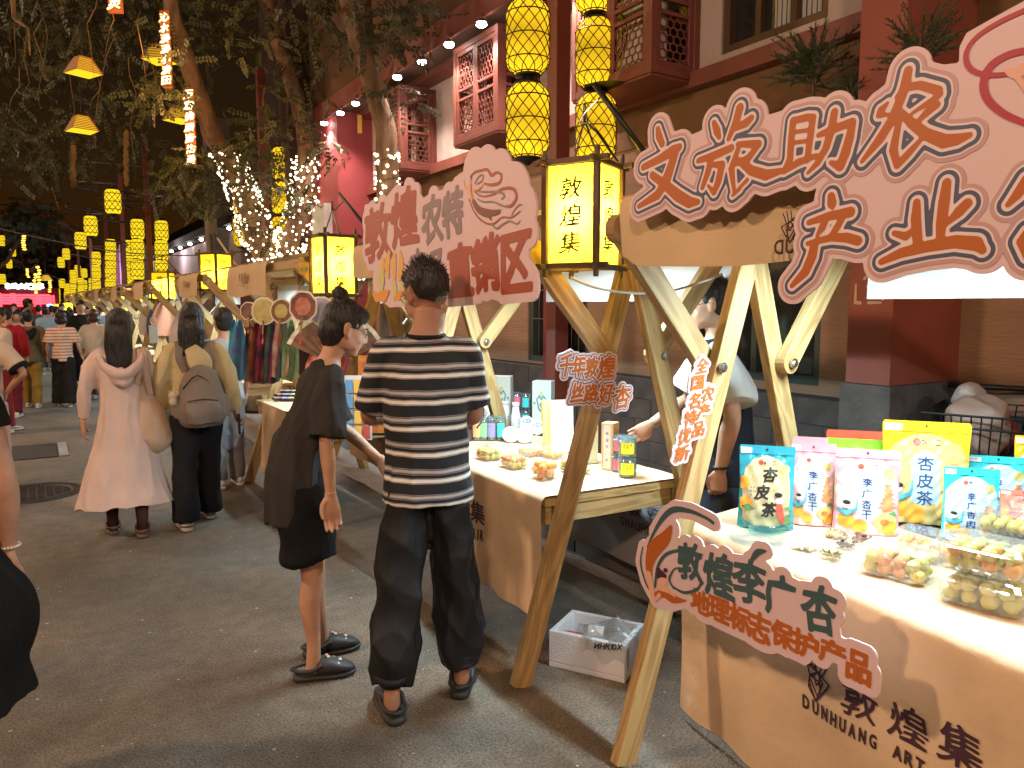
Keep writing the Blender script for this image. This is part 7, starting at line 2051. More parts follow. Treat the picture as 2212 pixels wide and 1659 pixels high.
def clamshell(p, rz, w, d, h, ms, where, n=(4, 3), seed=1, layers=2, label=None, r=None):
    t = thing('clamshell_box', p, label or 'clear clamshell box of apricots ' + where, 'box', 'clear fruit boxes', rz); rnd = random.Random(seed)
    mb = MB()                                   # ribbed tub
    def ring(z, f): 
        out = []; N_ = 56
        for k in range(N_):
            a = 2 * PI * k / N_; c, s_ = math.cos(a), math.sin(a); e = 5
            q = (abs(c) ** e + abs(s_) ** e) ** (-1 / e); rib = .0022 * (1 if k % 2 else -1) * (1 if z < h * .72 else 0)
            out.append((c * q * (w / 2 * f + rib), s_ * q * (d / 2 * f + rib), z))
        return out
    R_ = [ring(.001, .84), ring(.004, .88), ring(h * .35, .92), ring(h * .70, .95), ring(h * .74, 1.05), ring(h * .76, 1.06)]
    N_ = 56; vs = sum(R_, []); fs = [(i * N_ + k, i * N_ + (k + 1) % N_, (i + 1) * N_ + (k + 1) % N_, (i + 1) * N_ + k) for i in range(len(R_) - 1) for k in range(N_)]; fs.append(tuple(range(N_ - 1, -1, -1)))
    mb.add(vs, fs); part('tub', mb, M_clr, t, world=False, smooth=False)
    mb = MB(); R_ = [ring(h * .765, 1.07), ring(h * .80, 1.0), ring(h * .98, .93), ring(h * 1.02, .86)]
    vs = sum(R_, []); fs = [(i * N_ + k, i * N_ + (k + 1) % N_, (i + 1) * N_ + (k + 1) % N_, (i + 1) * N_ + k) for i in range(len(R_) - 1) for k in range(N_)]; fs.append(tuple((len(R_) - 1) * N_ + k for k in range(N_)))
    mb.add(vs, fs); part('lid', mb, M_clr, t, world=False, smooth=False)
    r = r or min(w / n[0], d / n[1]) * .43; ca, sa = math.cos(rz), math.sin(rz)
    for L_ in range(layers):
        for i in range(n[0]):
            for j in range(n[1]):
                x = (i - (n[0] - 1) / 2) * w * .84 / n[0] + rnd.uniform(-.004, .004) + (r * .4 if L_ else 0) * (1 if i < n[0] - 1 else -1); y = (j - (n[1] - 1) / 2) * d * .84 / n[1] + rnd.uniform(-.003, .003)
                z = r + .004 + L_ * r * 1.5
                fruit(Vector(p) + Vector((x * ca - y * sa, x * sa + y * ca, z)), r * rnd.uniform(.9, 1.08), rnd.choice(ms), 'small apricot packed in the clear box ' + where, 'apricots in the clear box ' + where, rnd)
    return t
# near stall
dz = rad(100)
p, k = P_(1940, 1243); clamshell(p, dz, .225, .145, .09, [M_gr, M_gr, M_yl, M_rd, M_rd], 'nearest the front edge, left of the stack', seed=2)
p, k = P_(2128, 1306); clamshell(p, dz, .235, .15, .09, [M_gr, M_yl, M_gr], 'at the bottom of the right stack', seed=3)
clamshell(p + Vector((.01, .01, .094)), dz, .235, .15, .09, [M_gr, M_yl, M_or], 'on top of the right stack', seed=4)
p, k = P_(1995, 1188); clamshell(p, dz, .17, .12, .07, [M_or, M_rd, M_yl], 'behind the red and green one', seed=5, layers=1)
p, k = P_(2170, 1205); clamshell(p + Vector((0, 0, .0)), dz, .19, .13, .085, [M_yl, M_gr], 'behind the right stack', seed=6)
clamshell(p + Vector((0.01, .0, .09)), dz, .19, .13, .085, [M_yl, M_gr], 'on the pile behind the right stack', seed=7, layers=1)
p, k = P_(2075, 1222); clamshell(p, dz, .20, .13, .06, [M_yl, M_rd, M_or], 'between the red and green box and the stack', seed=8, layers=1)
p, k = P_(2215, 1262); clamshell(p, dz, .22, .14, .085, [M_gr, M_yl], 'at the picture edge beside the stack', seed=9)
# translucent bowls
def bowl(p, r, h, m, label, lid=False):
    t = thing('plastic_bowl', p, label, 'bowl')
    part('bowl_wall', MB().lathe((0, 0, 0), [(r * .72, .001), (r * .76, .004), (r * .92, h * .9), (r * 1.0, h), (r * 1.03, h), (r * 1.03, h + .003), (r * .93, h + .001), (r * .75, .006), (.0001, .004)] if not lid else [(r, .001), (r * 1.02, .006), (r * .96, .008), (r * .86, .004), (r * .5, .004), (r * .46, .006), (.0001, .006)], 40), m, t, world=False, smooth=True)
    return t
M_cyanb = clear('cyan_plastic', (.55, .90, .93), .92)
p, k = P_(1655, 1143); bowl(p, 50 * k, .028, M_cyanb, 'low round tub of clear bluish plastic on the cloth next to the teal pouch')
p, k = P_(1636, 1166); bowl(p, 58 * k, .01, M_clr, 'clear round lid lying flat in front of the bluish tub', lid=True)
# sampler tray with dried fruit
M_date = mat('dried_date', (.14, .05, .03), rough=.4, var=.4, vscale=30, bump=1, bscale=60); M_rais = mat('black_raisin', (.012, .015, .04), rough=.35, bump=1, bscale=80); M_nut = mat('walnut', (.42, .28, .15), rough=.6, var=.3, vscale=40, bump=1, bscale=50); M_cand = mat('wrapped_sweet', (.72, .68, .66), rough=.2, var=.2, vscale=30); M_grape = mat('green_raisin', (.22, .18, .05), rough=.5, var=.4, vscale=30)
for (u, v, w, m, lb, sd_, em) in ((1740, 1186, .095, M_cand, 'white wrapped sweets', 1, (.011, .008)), (1809, 1162, .085, M_nut, 'shelled walnuts', 2, (.010, .007)), (1860, 1172, .075, M_date, 'dried red dates', 3, (.009, .006)), (1828, 1184, .075, M_rais, 'black raisins', 4, (.006, .004)), (1795, 1207, .080, M_grape, 'pale raisins and nuts', 5, (.006, .005))):
    p, k = P_(u, v); rnd = random.Random(sd_)
    t = thing('sample_dish', p, 'small square clear dish of ' + lb, 'dish', 'sample dishes in front of the pouches', dz)
    mb = MB(); vs = []
    for z, f in ((.001, .78), (.028, 1.0), (.030, 1.06)):
        for a, b in ((-1, -1), (1, -1), (1, 1), (-1, 1)): vs.append((a * w / 2 * f, b * w / 2 * f * .85, z))
    mb.add(vs, [(3, 2, 1, 0)] + [(i * 4 + q, i * 4 + (q + 1) % 4, i * 4 + 4 + (q + 1) % 4, i * 4 + 4 + q) for i in (0, 1) for q in range(4)]); part('tray', mb, M_clr, t, world=False)
    mb = MB()
    for i in range(46):
        mb.ell((rnd.uniform(-.34, .34) * w, rnd.uniform(-.30, .30) * w, .008 + abs(rnd.gauss(0, .5)) * .016), em[0], em[1], em[1] * .8, 7, 5, Matrix.Rotation(rnd.uniform(0, 6), 3, (rnd.random(), rnd.random(), rnd.random())))
    o = part('pieces', mb, m, t, world=False, smooth=True); o['kind'] = 'stuff'

# stand-up pouches
M_navyi = mat('navy_ink', (.03, .05, .14), rough=.5); M_bki = mat('black_ink', (.015, .015, .015), rough=.5); M_redi = mat('red_ink', (.62, .08, .05), rough=.45); M_goldi = mat('gold_seal', (.50, .40, .14), rough=.4); M_bluel = mat('pale_blue_label', (.42, .52, .62), rough=.4); M_apk = mat('apricot_print', (.85, .36, .05), rough=.35); M_apl = mat('apricot_light', (.90, .58, .20), rough=.35); M_grn = mat('leaf_print', (.10, .25, .10), rough=.4); M_pag = mat('pagoda_print', (.62, .25, .10), rough=.4); M_wp = mat('white_print', (.68, .66, .64), rough=.35)
M_kern = mat('kernel_print', (.45, .18, .06), rough=.4)
def glossy(name, c, c2=None): return mat(name, c, rough=.26, coat=.3, bump=.5, bscale=9, var=.05, vscale=5)
def pouch(u, v, w, h, off, colr, inner, title, tcol, label, plaque=True, tall=False, z=.787, deco=True, logo=True, arch='oval', ts=1.0):
    p, k = P_(u, v, z); w *= k; h *= k; 
    t = thing('snack_pouch', p, label, 'pouch', 'snack pouches standing on the table', face_cam(p, off))
    lean = .10
    def sf(x, zz, s_):   # front/back surface
        f = zz / h; prof = (.5 * max(0, 1 - f) ** .8 + .5 * math.sin(PI * min(1, f + .12))) * max(0, 1 - (2 * abs(x) / w) ** 3.0) * .03 * (1 if f < .9 else max(0, (1 - f) / .1))
        wr = .0013 * math.sin(x * 120 + zz * 60) + .0012 * math.sin(zz * 130 - x * 70 + 2 * math.sin(x * 60))
        return -s_ * prof - wr * (1 if prof > .002 else .2) + lean * zz * .6
    for nm, s_ in (('front', 1), ('back', -1)):
        mb = MB()
        def fn(a, b):
            zz = h * b; ww = w * (1 - .05 * math.sin(PI * b)); x = (a - .5) * ww
            cr = .06 * w
            if b > 1 - .05: x *= 1 - .05 * ((b - .95) / .05) ** 2
            return (x, sf(x, zz, s_), zz)
        mb.sheet(fn, 30, 40); part(nm, mb, colr, t, world=False, smooth=True)
    to3 = lambda x, y, e: (x, sf(x, y, 1) - .0022 - e, y)
    r_ = .0022
    def S_():
        q = SDF(-w * .5, w * .5, 0, h, r_); q.maxrun = 4; return q
    def clipd(sd):
        m_ = np.maximum(np.abs(sd.X) - w * .452, np.maximum(sd.Y - h * .99, -sd.Y + .003)); sd.d = np.maximum(sd.d, m_); return sd
    if inner:
        sd = S_()
        if arch == 'oval': sd.poly([(-w*.40, h*.10), (-w*.42, h*.5), (-w*.38, h*.72), (-w*.22, h*.84), (0, h*.88), (w*.22, h*.84), (w*.38, h*.72), (w*.42, h*.5), (w*.40, h*.10), (w*.2, h*.04), (-w*.2, h*.04)])
        else: sd.disc((0, h * .34), w * .56, h * .54)
        plate('inner_panel', clipd(sd), 0, to3, 0, 0, inner, t, backs=False)
    if not deco: return t
    e = .0006
    if plaque:
        sd = S_(); sd.poly([(-w*.14, h*.22), (-w*.17, h*.28), (-w*.15, h*.45), (-w*.17, h*.62), (-w*.10, h*.69), (0, h*.73), (w*.10, h*.69), (w*.17, h*.62), (w*.15, h*.45), (w*.17, h*.28), (w*.14, h*.22), (0, h*.19)])
        plate('plaque', clipd(sd), 0, to3, 0, e, M_bluel, t, backs=False)
    n = len(title); hh = (.50 if plaque else .62) * h; z0 = (.68 if plaque else .76) * h; sz = hh / n
    sd = S_()
    for i, c in enumerate(title): sd.glyph(c, ((w * .06 * (-1) ** i) if not plaque else 0, z0 - sz * (i + .5)), sz * .84 * ts, sz * .82, bold=.0007 if plaque else .002, slant=0 if plaque else .1, wob=0 if plaque else .002)
    plate('title', sd, 0, to3, 0, 2 * e, tcol, t, backs=False)
    sd = S_(); sd.disc((w * .32, h * .73), w * .085); plate('seal', clipd(sd), 0, to3, 0, 2 * e, M_goldi, t, backs=False)
    if logo:
        sd = S_(); sd.disc((-w * .10, h * .80), w * .045); plate('brand_mark', clipd(sd), 0, to3, 0, 2 * e, M_redi, t, backs=False)
        sd = S_()
        for i, c in enumerate('敦小二'): sd.glyph(c, (-w * .02 + i * w * .075, h * .80), w * .07, w * .065)
        plate('brand_name', sd, 0, to3, 0, 2 * e, M_bki, t, backs=False)
    # apricots and leaves at the foot
    for q, (fx, fz, fr, m) in enumerate([(-.30, .16, .13, M_apk), (-.10, .10, .12, M_apk), (.28, .17, .16, M_apl), (.36, .10, .12, M_apk)] if plaque else [(-.42, .55, .13, M_apk), (-.36, .30, .13, M_apk), (.40, .12, .10, M_grn)]):
        sd = S_(); sd.disc((fx * w, fz * h), fr * w, fr * w * .95); plate('apricot_print', clipd(sd), 0, to3, 0, (2 + q) * e, m, t, backs=False)
    sd = S_(); sd.disc((.27 * w, .17 * h), .07 * w, .055 * w); plate('kernel_print', clipd(sd), 0, to3, 0, 7 * e, M_kern, t, backs=False) if plaque else None
    sd = S_(); sd.poly([(-.44 * w, .26 * h), (-.30 * w, .30 * h), (-.18 * w, .24 * h), (-.32 * w, .21 * h)]); sd.poly([(.30 * w, .27 * h), (.42 * w, .30 * h), (.46 * w, .24 * h)])
    plate('leaf_print', clipd(sd), 0, to3, 0, 6 * e, M_grn, t, backs=False)
    if plaque:      # pagoda: stepped eaves
        sd = S_()
        for i in range(6):
            ww = w * (.15 - .018 * i); zz = h * (.33 + .052 * i); sd.poly([(w*.31 - ww, zz), (w*.31 + ww, zz), (w*.31 + ww*.72, zz + h*.020), (w*.31 - ww*.72, zz + h*.020)]); sd.poly([(w*.31 - ww*.55, zz - h*.03), (w*.31 + ww*.55, zz - h*.03), (w*.31 + ww*.55, zz), (w*.31 - ww*.55, zz)])
        plate('pagoda_print', clipd(sd), 0, to3, 0, 3 * e, M_pag, t, backs=False)
        # plain generic child figure in blue and white
        sd = S_(); sd.disc((-w*.30, h*.34), w*.052, w*.048); plate('figure_face', clipd(sd), 0, to3, 0, 8 * e, M_wp, t, backs=False)
        sd = S_(); sd.disc((-w*.30, h*.375), w*.058, w*.035); plate('figure_hair', clipd(sd), 0, to3, 0, 9 * e, M_bki, t, backs=False)
        sd = S_(); sd.stroke([(-w*.42, h*.28), (-w*.30, h*.25), (-w*.16, h*.30), (-w*.14, h*.42)], [w*.03, w*.04, w*.02, w*.01]); plate('figure_sash', clipd(sd), 0, to3, 0, 8 * e, mat('sash_blue', (.08, .35, .55), rough=.4), t, backs=False)
    else:
        sd = S_(); sd.disc((w*.24, h*.36), w*.07, w*.06); plate('figure_face', clipd(sd), 0, to3, 0, 8 * e, M_wp, t, backs=False)
        sd = S_(); sd.disc((w*.22, h*.43), w*.07, w*.045); plate('figure_hair', clipd(sd), 0, to3, 0, 9 * e, M_bki, t, backs=False)
        sd = S_(); sd.stroke([(w*.24, h*.30), (w*.26, h*.20), (w*.32, h*.10)], [w*.05, w*.06, w*.03]); plate('figure_robe', clipd(sd), 0, to3, 0, 8 * e, M_redi, t, backs=False)
        letters('pinyin', [(c, -w*.26 + (i % 4) * w * .045 + (i // 4) * .0, h * (.50 - .045 * (i // 4)), w*.035, w*.04) for i, c in enumerate('XINGPICHA')], to3, .0012, 2 * e, M_bki, t)
    mb = MB(); mb.quad((-w*.47, sf(-w*.4, h*.93, 1) - .003, h*.90), (-w*.27, sf(-w*.3, h*.93, 1) - .003, h*.895), (-w*.27, sf(-w*.3, h*.97, 1) - .003, h*.97), (-w*.47, sf(-w*.4, h*.97, 1) - .003, h*.975)); part('price_sticker', mb, M_wp, t, world=False)
    letters('price_text', [(c, -w*.44 + i * w*.04, h*.945, w*.03, w*.035) for i, c in enumerate('#58')], lambda x, y, e_: (x, sf(x, y, 1) - .0042, y), .0012, 0, M_redi, t)
    mb = MB(); mb.lathe((0, 0, 0), [(.0001, 0), (.004, .0001)], 12)
    o = part('hang_hole', mb, M_bki, t, world=False); o.rotation_euler = (PI / 2, 0, 0); o.location = (0, sf(0, h*.955, 1) - .002, h*.955)
    mb = MB(); mb.tube([(x * w, sf(x * w, h*.90, 1) - .0012, h*.90) for x in (-.46, -.2, 0, .2, .46)], .0016, 5); part('zip_seal', mb, colr, t, world=False)
    return t
G_teal = glossy('pouch_teal', (.03, .28, .36)); G_cream = glossy('pouch_cream', (.52, .43, .24)); G_pink = glossy('pouch_pink', (.78, .28, .30)); G_pale = glossy('pouch_palepink', (.66, .44, .46)); G_yel = glossy('pouch_yellow', (.82, .46, .02)); G_sand = glossy('pouch_sand', (.60, .42, .16)); G_cyan = glossy('pouch_cyan', (.04, .50, .55)); G_ice = glossy('pouch_ice', (.42, .60, .62)); G_grn = glossy('pouch_green', (.25, .62, .04)); G_redp = glossy('pouch_red', (.75, .10, .05)); G_coral = glossy('pouch_coral', (.72, .20, .13))
pouch(1652, 1140, 116, 178, 0, G_teal, G_cream, '杏皮茶', M_bki, 'teal and cream pouch with big black brush title, leftmost on the near table', plaque=False, ts=.9)
pouch(1752, 1133, 92, 176, 4, G_pink, G_pale, '李广杏干', M_navyi, 'pink pouch half hidden behind the front pink one', arch='wide', z=.787)
pouch(1735, 1108, 90, 165, 4, G_pink, G_pale, '李广杏干', M_navyi, 'rear pink pouch whose top edge shows over the second pink pouch', deco=False, arch='wide')
pouch(1850, 1095, 132, 165, 6, G_redp, None, '', M_navyi, 'red pouch at the very back, only its top rim showing', deco=False)
pouch(1850, 1108, 136, 160, 6, G_grn, None, '', M_navyi, 'bright green pouch behind the pink ones, only its top showing', deco=False)
pouch(1868, 1152, 132, 182, 6, G_pink, G_pale, '李广杏干', M_navyi, 'front pink pouch with pagoda and apricots, centre of the row', arch='wide')
pouch(1992, 1130, 172, 220, 8, G_yel, G_sand, '杏皮茶', M_navyi, 'largest pouch, bright yellow with a plaque and halved apricot', arch='wide')
pouch(2092, 1165, 108, 155, 10, G_cyan, G_ice, '李广杏肉', M_navyi, 'cyan and white pouch right of the yellow one', arch='wide')
pouch(2150, 1130, 118, 145, 12, G_cyan, G_ice, '李广杏肉', M_navyi, 'darker cyan pouch behind the cyan and white one', arch='wide')
pouch(2208, 1150, 92, 90, 12, G_coral, None, '李广', M_wp, 'coral red pouch at the right edge', plaque=False)
pouch(2235, 1120, 90, 178, 12, G_yel, G_sand, '杏皮茶', M_navyi, 'yellow pouch cut by the right edge of the picture', arch='wide')

# middle stall goods
def carton(x0, x1, yt, yb, dep, rz, m, label, z=.787, front=None, text=None, side=None, deco=None, lean=0):
    u, v = c4((x0 + x1) / 2, yb); p, k = P_(u, v, z); k2 = k / 2.572 / 1.8228; w, h = (x1 - x0) * k2, (yb - yt) * k2
    t = thing('gift_box', p, label, 'box', 'boxes on the middle table', face_cam(p, rz))
    if lean: t.rotation_euler = (rad(lean), 0, face_cam(p, rz))
    b = part('carton', MB().cbox((0, dep / 2, h / 2), w, dep, h), m, t, world=False, mod='bevel')
    if front:
        mb = MB(); mb.quad((-w * .3, -.001, h * .04), (w * .3, -.001, h * .04), (w * .3, -.001, h * .96), (-w * .3, -.001, h * .96)); part('front_label', mb, front, t, world=False)
    if text:
        n = len(text); letters('lettering', [(c, 0, h * (.85 - .7 * (i + .5) / n), min(w * .25, .02), min(w * .25, .02)) for i, c in enumerate(text)], lambda x, y, e: (x, -.002, y), .0015, 0, M_bki, t)
    if deco: deco(t, w, h)
    return t
M_ctn = mat('white_carton', (.66, .70, .64), rough=.45); M_crm = mat('cream_carton', (.78, .74, .60), rough=.45); M_ylc = mat('yellow_carton', (.75, .55, .15), rough=.45); M_orc = mat('orange_carton', (.80, .34, .10), rough=.4, col2=(.75, .50, .25), vscale=3); M_tlc = mat('pale_teal_carton', (.45, .66, .62), rough=.4, col2=(.8, .5, .15), vscale=4)
def emblem(t, w, h):
    for m, S in ((mat('emblem_green', (.10, .34, .28), rough=.5), [[(-.12, .45), (-.17, .60), (-.08, .68), (.0, .60), (.08, .68), (.17, .60), (.12, .45)]]), (mat('emblem_blue', (.05, .14, .32), rough=.5), [[(-.12, .43), (-.06, .36), (0, .34), (.06, .36), (.12, .43)], [(-.05, .5), (0, .42), (.05, .5)]]), (M_ylc, [[(-.05, .72), (0, .76), (.05, .72)], [(0, .76), (0, .68)]])):
        sd = SDF(-w/2, w/2, 0, h, .002)
        for s_ in S: sd.stroke([(a * w * 1.4, b * h) for a, b in s_], [w * .035] * len(s_))
        plate('emblem', sd, 0, lambda x, y, e: (x, -.0015, y), 0, 0, m, t, backs=False)
    letters('lettering', [('敦', -w * .36, h * .52, w * .14, w * .14), ('煌', w * .36, h * .52, w * .14, w * .14)], lambda x, y, e: (x, -.002, y), .0015, 0, M_bki, t)
carton(245, 440, 105, 560, .09, -14, M_ctn, 'tall pale green white box with emblem, left one at the back of the middle table', deco=emblem)
carton(650, 850, 155, 620, .10, -16, M_ctn, 'tall white box with emblem, right one at the back of the middle table', deco=emblem)
carton(850, 1080, 345, 880, .05, 6, M_crm, 'cream gift box with a yellow and green edge leaning back behind the sloping leg', front=M_wp, text='绿色食品', lean=-12)
carton(790, 900, 345, 850, .04, 20, M_ylc, 'yellow and green box edge left of the cream gift box', lean=-12)
carton(1215, 1330, 560, 990, .07, 24, M_tlc, 'pale teal and orange box standing in a tilt right of the sloping leg', front=None)
carton(1345, 1480, 575, 1060, .07, -26, M_orc, 'slim orange carton with a white strip beside the jars', front=M_wp, text='敦煌李广杏')
def jar(X, Yb, w_, h_, z, body, labelm, label, lidm=None, txt=None):
    u, v = c4(X, Yb); p, k = P_(u, v, .787); k2 = k / 2.572 / 1.8228; r, h = w_ * k2 / 2, h_ * k2
    p = p + Vector((0, 0, z)); t = thing('jar', p, label, 'jar', 'jars on the middle table', face_cam(p))
    part('glass', MB().lathe((0, 0, 0), [(r * .92, 0), (r, .004), (r, h * .86), (r * .93, h * .88), (r * .93, h * .90)], 24), M_clrb, t, world=False, smooth=True)
    part('lid', MB().lathe((0, 0, 0), [(r * .98, h * .88), (r * 1.0, h * .89), (r * 1.0, h * .985), (r * .95, h), (.0001, h)], 24), lidm or M_clrb, t, world=False, smooth=True)
    part('contents', MB().lathe((0, 0, 0), [(r * .86, .004), (r * .9, .008), (r * .9, h * .72), (r * .7, h * .76), (.0001, h * .77)], 20), body, t, world=False, smooth=True)
    mb = MB(); a0 = -PI / 2 - .75; 
    mb.sheet(lambda a, b: ((r + .0012) * math.cos(a0 + 1.5 * a), (r + .0012) * math.sin(a0 + 1.5 * a), h * (.16 + .56 * b)), 10, 1); part('label', mb, labelm, t, world=False, smooth=True)
    if txt:
        letters('lettering', [(c, -r * .35 + (i % 3) * r * .35, h * (.60 - .12 * (i // 3)), r * .24, r * .22) for i, c in enumerate(txt)], lambda x, y, e: ((r + .0018) * math.sin(x / r), -(r + .0018) * math.cos(x / r), y), .0012, 0, M_bki, t)
    return h
M_seed = mat('dark_seeds', (.05, .03, .02), rough=.6, col2=(.3, .24, .17), vscale=60, bump=2, bscale=90)
L_yel = mat('label_yellow', (.72, .68, .03), rough=.5); L_pink = mat('label_pink', (.75, .15, .25), rough=.5); L_grn = mat('label_green', (.20, .55, .22), rough=.5); L_pur = mat('label_violet', (.25, .22, .62), rough=.5); L_teal = mat('label_teal', (.05, .55, .55), rough=.5); L_or = mat('label_orange', (.8, .35, .15), rough=.5)
h = jar(1620, 1120, 190, 210, 0, M_seed, L_yel, 'clear jar with a bright yellow label, bottom one of the front pair', txt='枸杞茶花果干')
jar(1620, 1120, 186, 205, h, M_seed, L_yel, 'clear jar with a bright yellow label, upper one of the front pair', txt='枸杞茶花果干')
h = jar(1530, 1070, 150, 190, 0, M_date, L_pink, 'jar with a pink label, bottom one behind the yellow labelled pair'); jar(1540, 1070, 150, 185, h, M_date, L_pink, 'jar with a pink label, upper one behind the yellow labelled pair')
for X, m, nm in ((95, L_or, 'orange'), (165, L_grn, 'green'), (245, L_pur, 'violet'), (340, L_teal, 'teal')):
    jar(X, 755, 105, 250, 0, M_date, m, 'jar with a ' + nm + ' label in the short row beside the striped shirt', txt='果干')
h = jar(505, 600, 90, 170, 0, M_date, L_pur, 'lower left jar of the stacked pair between the two white boxes'); jar(505, 600, 90, 165, h, M_date, L_pink, 'pink labelled jar on top, between the two white boxes')
h = jar(590, 610, 95, 170, 0, M_rais, L_teal, 'lower right jar of the stacked pair between the two white boxes'); jar(590, 610, 95, 165, h, M_rais, L_teal, 'teal labelled jar on top, between the two white boxes')
M_milk = mat('milk', (.80, .82, .80), rough=.25, sss=.1)
for i, (X, Yb, hh) in enumerate(((220, 560, 225), (302, 590, 240), (385, 620, 262), (490, 660, 290))):
    u, v = c4(X, Yb); p, k = P_(u, v); k2 = k / 2.572 / 1.8228; r, h = 50 * k2, hh * k2
    t = thing('milk_bottle', p, 'small white yoghurt bottle, ' + ['first from the left', 'second from the left', 'third from the left', 'tallest looking at the right end'][i] + ' of the bottle row', 'bottle', 'white bottles on the middle table')
    part('bottle', MB().lathe((0, 0, 0), [(r * .9, 0), (r, .004), (r, h * .52), (r * .72, h * .74), (r * .62, h * .88)], 22), M_milk, t, world=False, smooth=True)
    part('cap', MB().lathe((0, 0, 0), [(r * .74, h * .87), (r * .78, h * .88), (r * .78, h * .985), (r * .70, h)], 22), M_wp, t, world=False, smooth=True)
    letters('lettering', [(c, 0, h * (.42 - .12 * q), r * .4, r * .36) for q, c in enumerate('酸奶')], lambda x, y, e: ((r + .001) * math.sin(x / r), -(r + .001) * math.cos(x / r), y), .0012, 0, M_navyi, t)
M_blue_i = mat('blue_print', (.04, .10, .38), rough=.4)
for i, (X, Y, tl) in enumerate(((600, 650, 62), (705, 690, 62), (440, 770, 55), (575, 775, 55))):
    u, v = c4(X, Y); p, k = P_(u, v); r = .052
    t = thing('yoghurt_tub', p + Vector((0, 0, .045)), 'white tub propped up with blue writing on its lid, ' + ['upper left', 'upper right', 'lower left', 'lower right'][i] + ' of four', 'tub', 'round tubs on the middle table', face_cam(p, 6)); t.rotation_euler = (rad(tl), 0, face_cam(p, 6))
    part('tub_body', MB().lathe((0, 0, -.035), [(r * .8, 0), (r * .86, .003), (r * .97, .034)], 28), M_milk, t, world=False, smooth=True)
    part('lid', MB().lathe((0, 0, 0), [(r, -.004), (r * 1.03, 0), (r, .004), (.0001, .005)], 28), M_wp, t, world=False, smooth=False)
    sd = SDF(-r, r, -r, r, .0015); sd.disc((r * .1, r * .25), r * .62, r * .30); plate('lid_print', sd, 0, lambda x, y, e: (x, y, .0055), 0, 0, M_blue_i, t, backs=False)
    letters('lettering', [(c, -r * .2 + q * r * .45, -r * .3, r * .4, r * .36) for q, c in enumerate('杏皮')], lambda x, y, e: (x, y, .0062), .0012, 0, M_blue_i, t)
    letters('lid_letters', [(c, -r * .15 + q * r * .45, r * .25, r * .36, r * .34) for q, c in enumerate('酸奶')], lambda x, y, e: (x, y, .0066), .0012, 0, M_wp, t)
for (X, Y, w, n, lb, sd_) in ((215, 985, .165, (4, 3), 'left of the front row on the middle table', 11), (470, 1065, .165, (4, 3), 'second in the front row of the middle table', 12), (1090, 1120, .17, (4, 3), 'behind the sloping leg of the middle stall', 13)):
    u, v = c4(X, Y - 40); p, k = P_(u, v); clamshell(p, rad(88), w, .115, .075, [M_gr, M_yl, M_rd, M_gr], lb, n, seed=sd_)
for (X, Y, lb, sd_) in ((640, 905, 'at the far left behind the middle table fruit', 14), (860, 930, 'at the far right behind the middle table fruit', 15)):
    u, v = c4(X, Y); p, k = P_(u, v); clamshell(p, rad(88), .16, .11, .06, [M_or, M_rd, M_yl], lb, (4, 3), seed=sd_, layers=1)
u, v = c4(775, 1135); p, k = P_(u, v); 
t = thing('fruit_tub', p, 'round clear tub heaped with orange apricots at the front of the middle table', 'tub'); r = .068
part('tub_wall', MB().lathe((0, 0, 0), [(r * .70, .001), (r * .74, .004), (r * .98, .050), (r * 1.06, .052), (r * 1.06, .055)], 36), M_clr, t, world=False, smooth=True)
rnd = random.Random(3)
for i, (x, y, z, m) in enumerate([(-.03, -.02, .022, M_rd), (.03, -.015, .022, M_rd), (0, .03, .022, M_or), (-.035, .02, .04, M_or), (-.03, -.035, .058, M_or), (.01, -.03, .062, M_or), (.045, -.01, .058, M_or), (.02, .03, .06, M_or), (-.02, .02, .066, M_or), (0.0, -.04, .03, M_rd)]):
    fruit(p + Vector((x, y, z)), .0225, m, 'ripe apricot heaped in the round clear tub', 'apricots in the round tub', rnd)
# folding white lamp arm on the middle table
a, b, c = atD(1030, 858, 3.8), atD(1056, 893, 3.75), atD(1030, 925, 3.7)
single('lamp_arm', MB().tube([a, b, c], .005, 8), M_wp, a, 'thin white folding lamp arm beside the striped shirt', 'lamp', smooth=True)

# foam box with bottles under the stall
cr = [atZ(1192, 1437), atZ(1312, 1465), atZ(1385, 1425)]
cb = (cr[0] + cr[2]) / 2; e1 = (cr[1] - cr[0]); e2 = (cr[2] - cr[1]); L1, L2 = e1.length, e2.length; rz = math.atan2(e1.y, e1.x)
t = thing('foam_box', cb + Vector((0, 0, 0)), 'open white foam box of empty bottles on the road under the middle stall', 'box', rz=rz); M_foam = mat('foam', (.62, .62, .66), rough=.7, bump=.4, bscale=130)
L1, L2, H_ = .36, .27, .17; tw = .025
for nm, bx_ in (('bottom', (-L1/2, L1/2, -L2/2, L2/2, .001, .025)), ('side_wall', (-L1/2, L1/2, -L2/2, -L2/2 + tw, .026, H_)), ('side_wall', (-L1/2, L1/2, L2/2 - tw, L2/2, .026, H_)), ('end_wall', (-L1/2, -L1/2 + tw, -L2/2 + tw + .001, L2/2 - tw - .001, .026, H_)), ('end_wall', (L1/2 - tw, L1/2, -L2/2 + tw + .001, L2/2 - tw - .001, .026, H_))):
    part(nm, MB().box(*bx_), M_foam, t, world=False, mod='bevel')
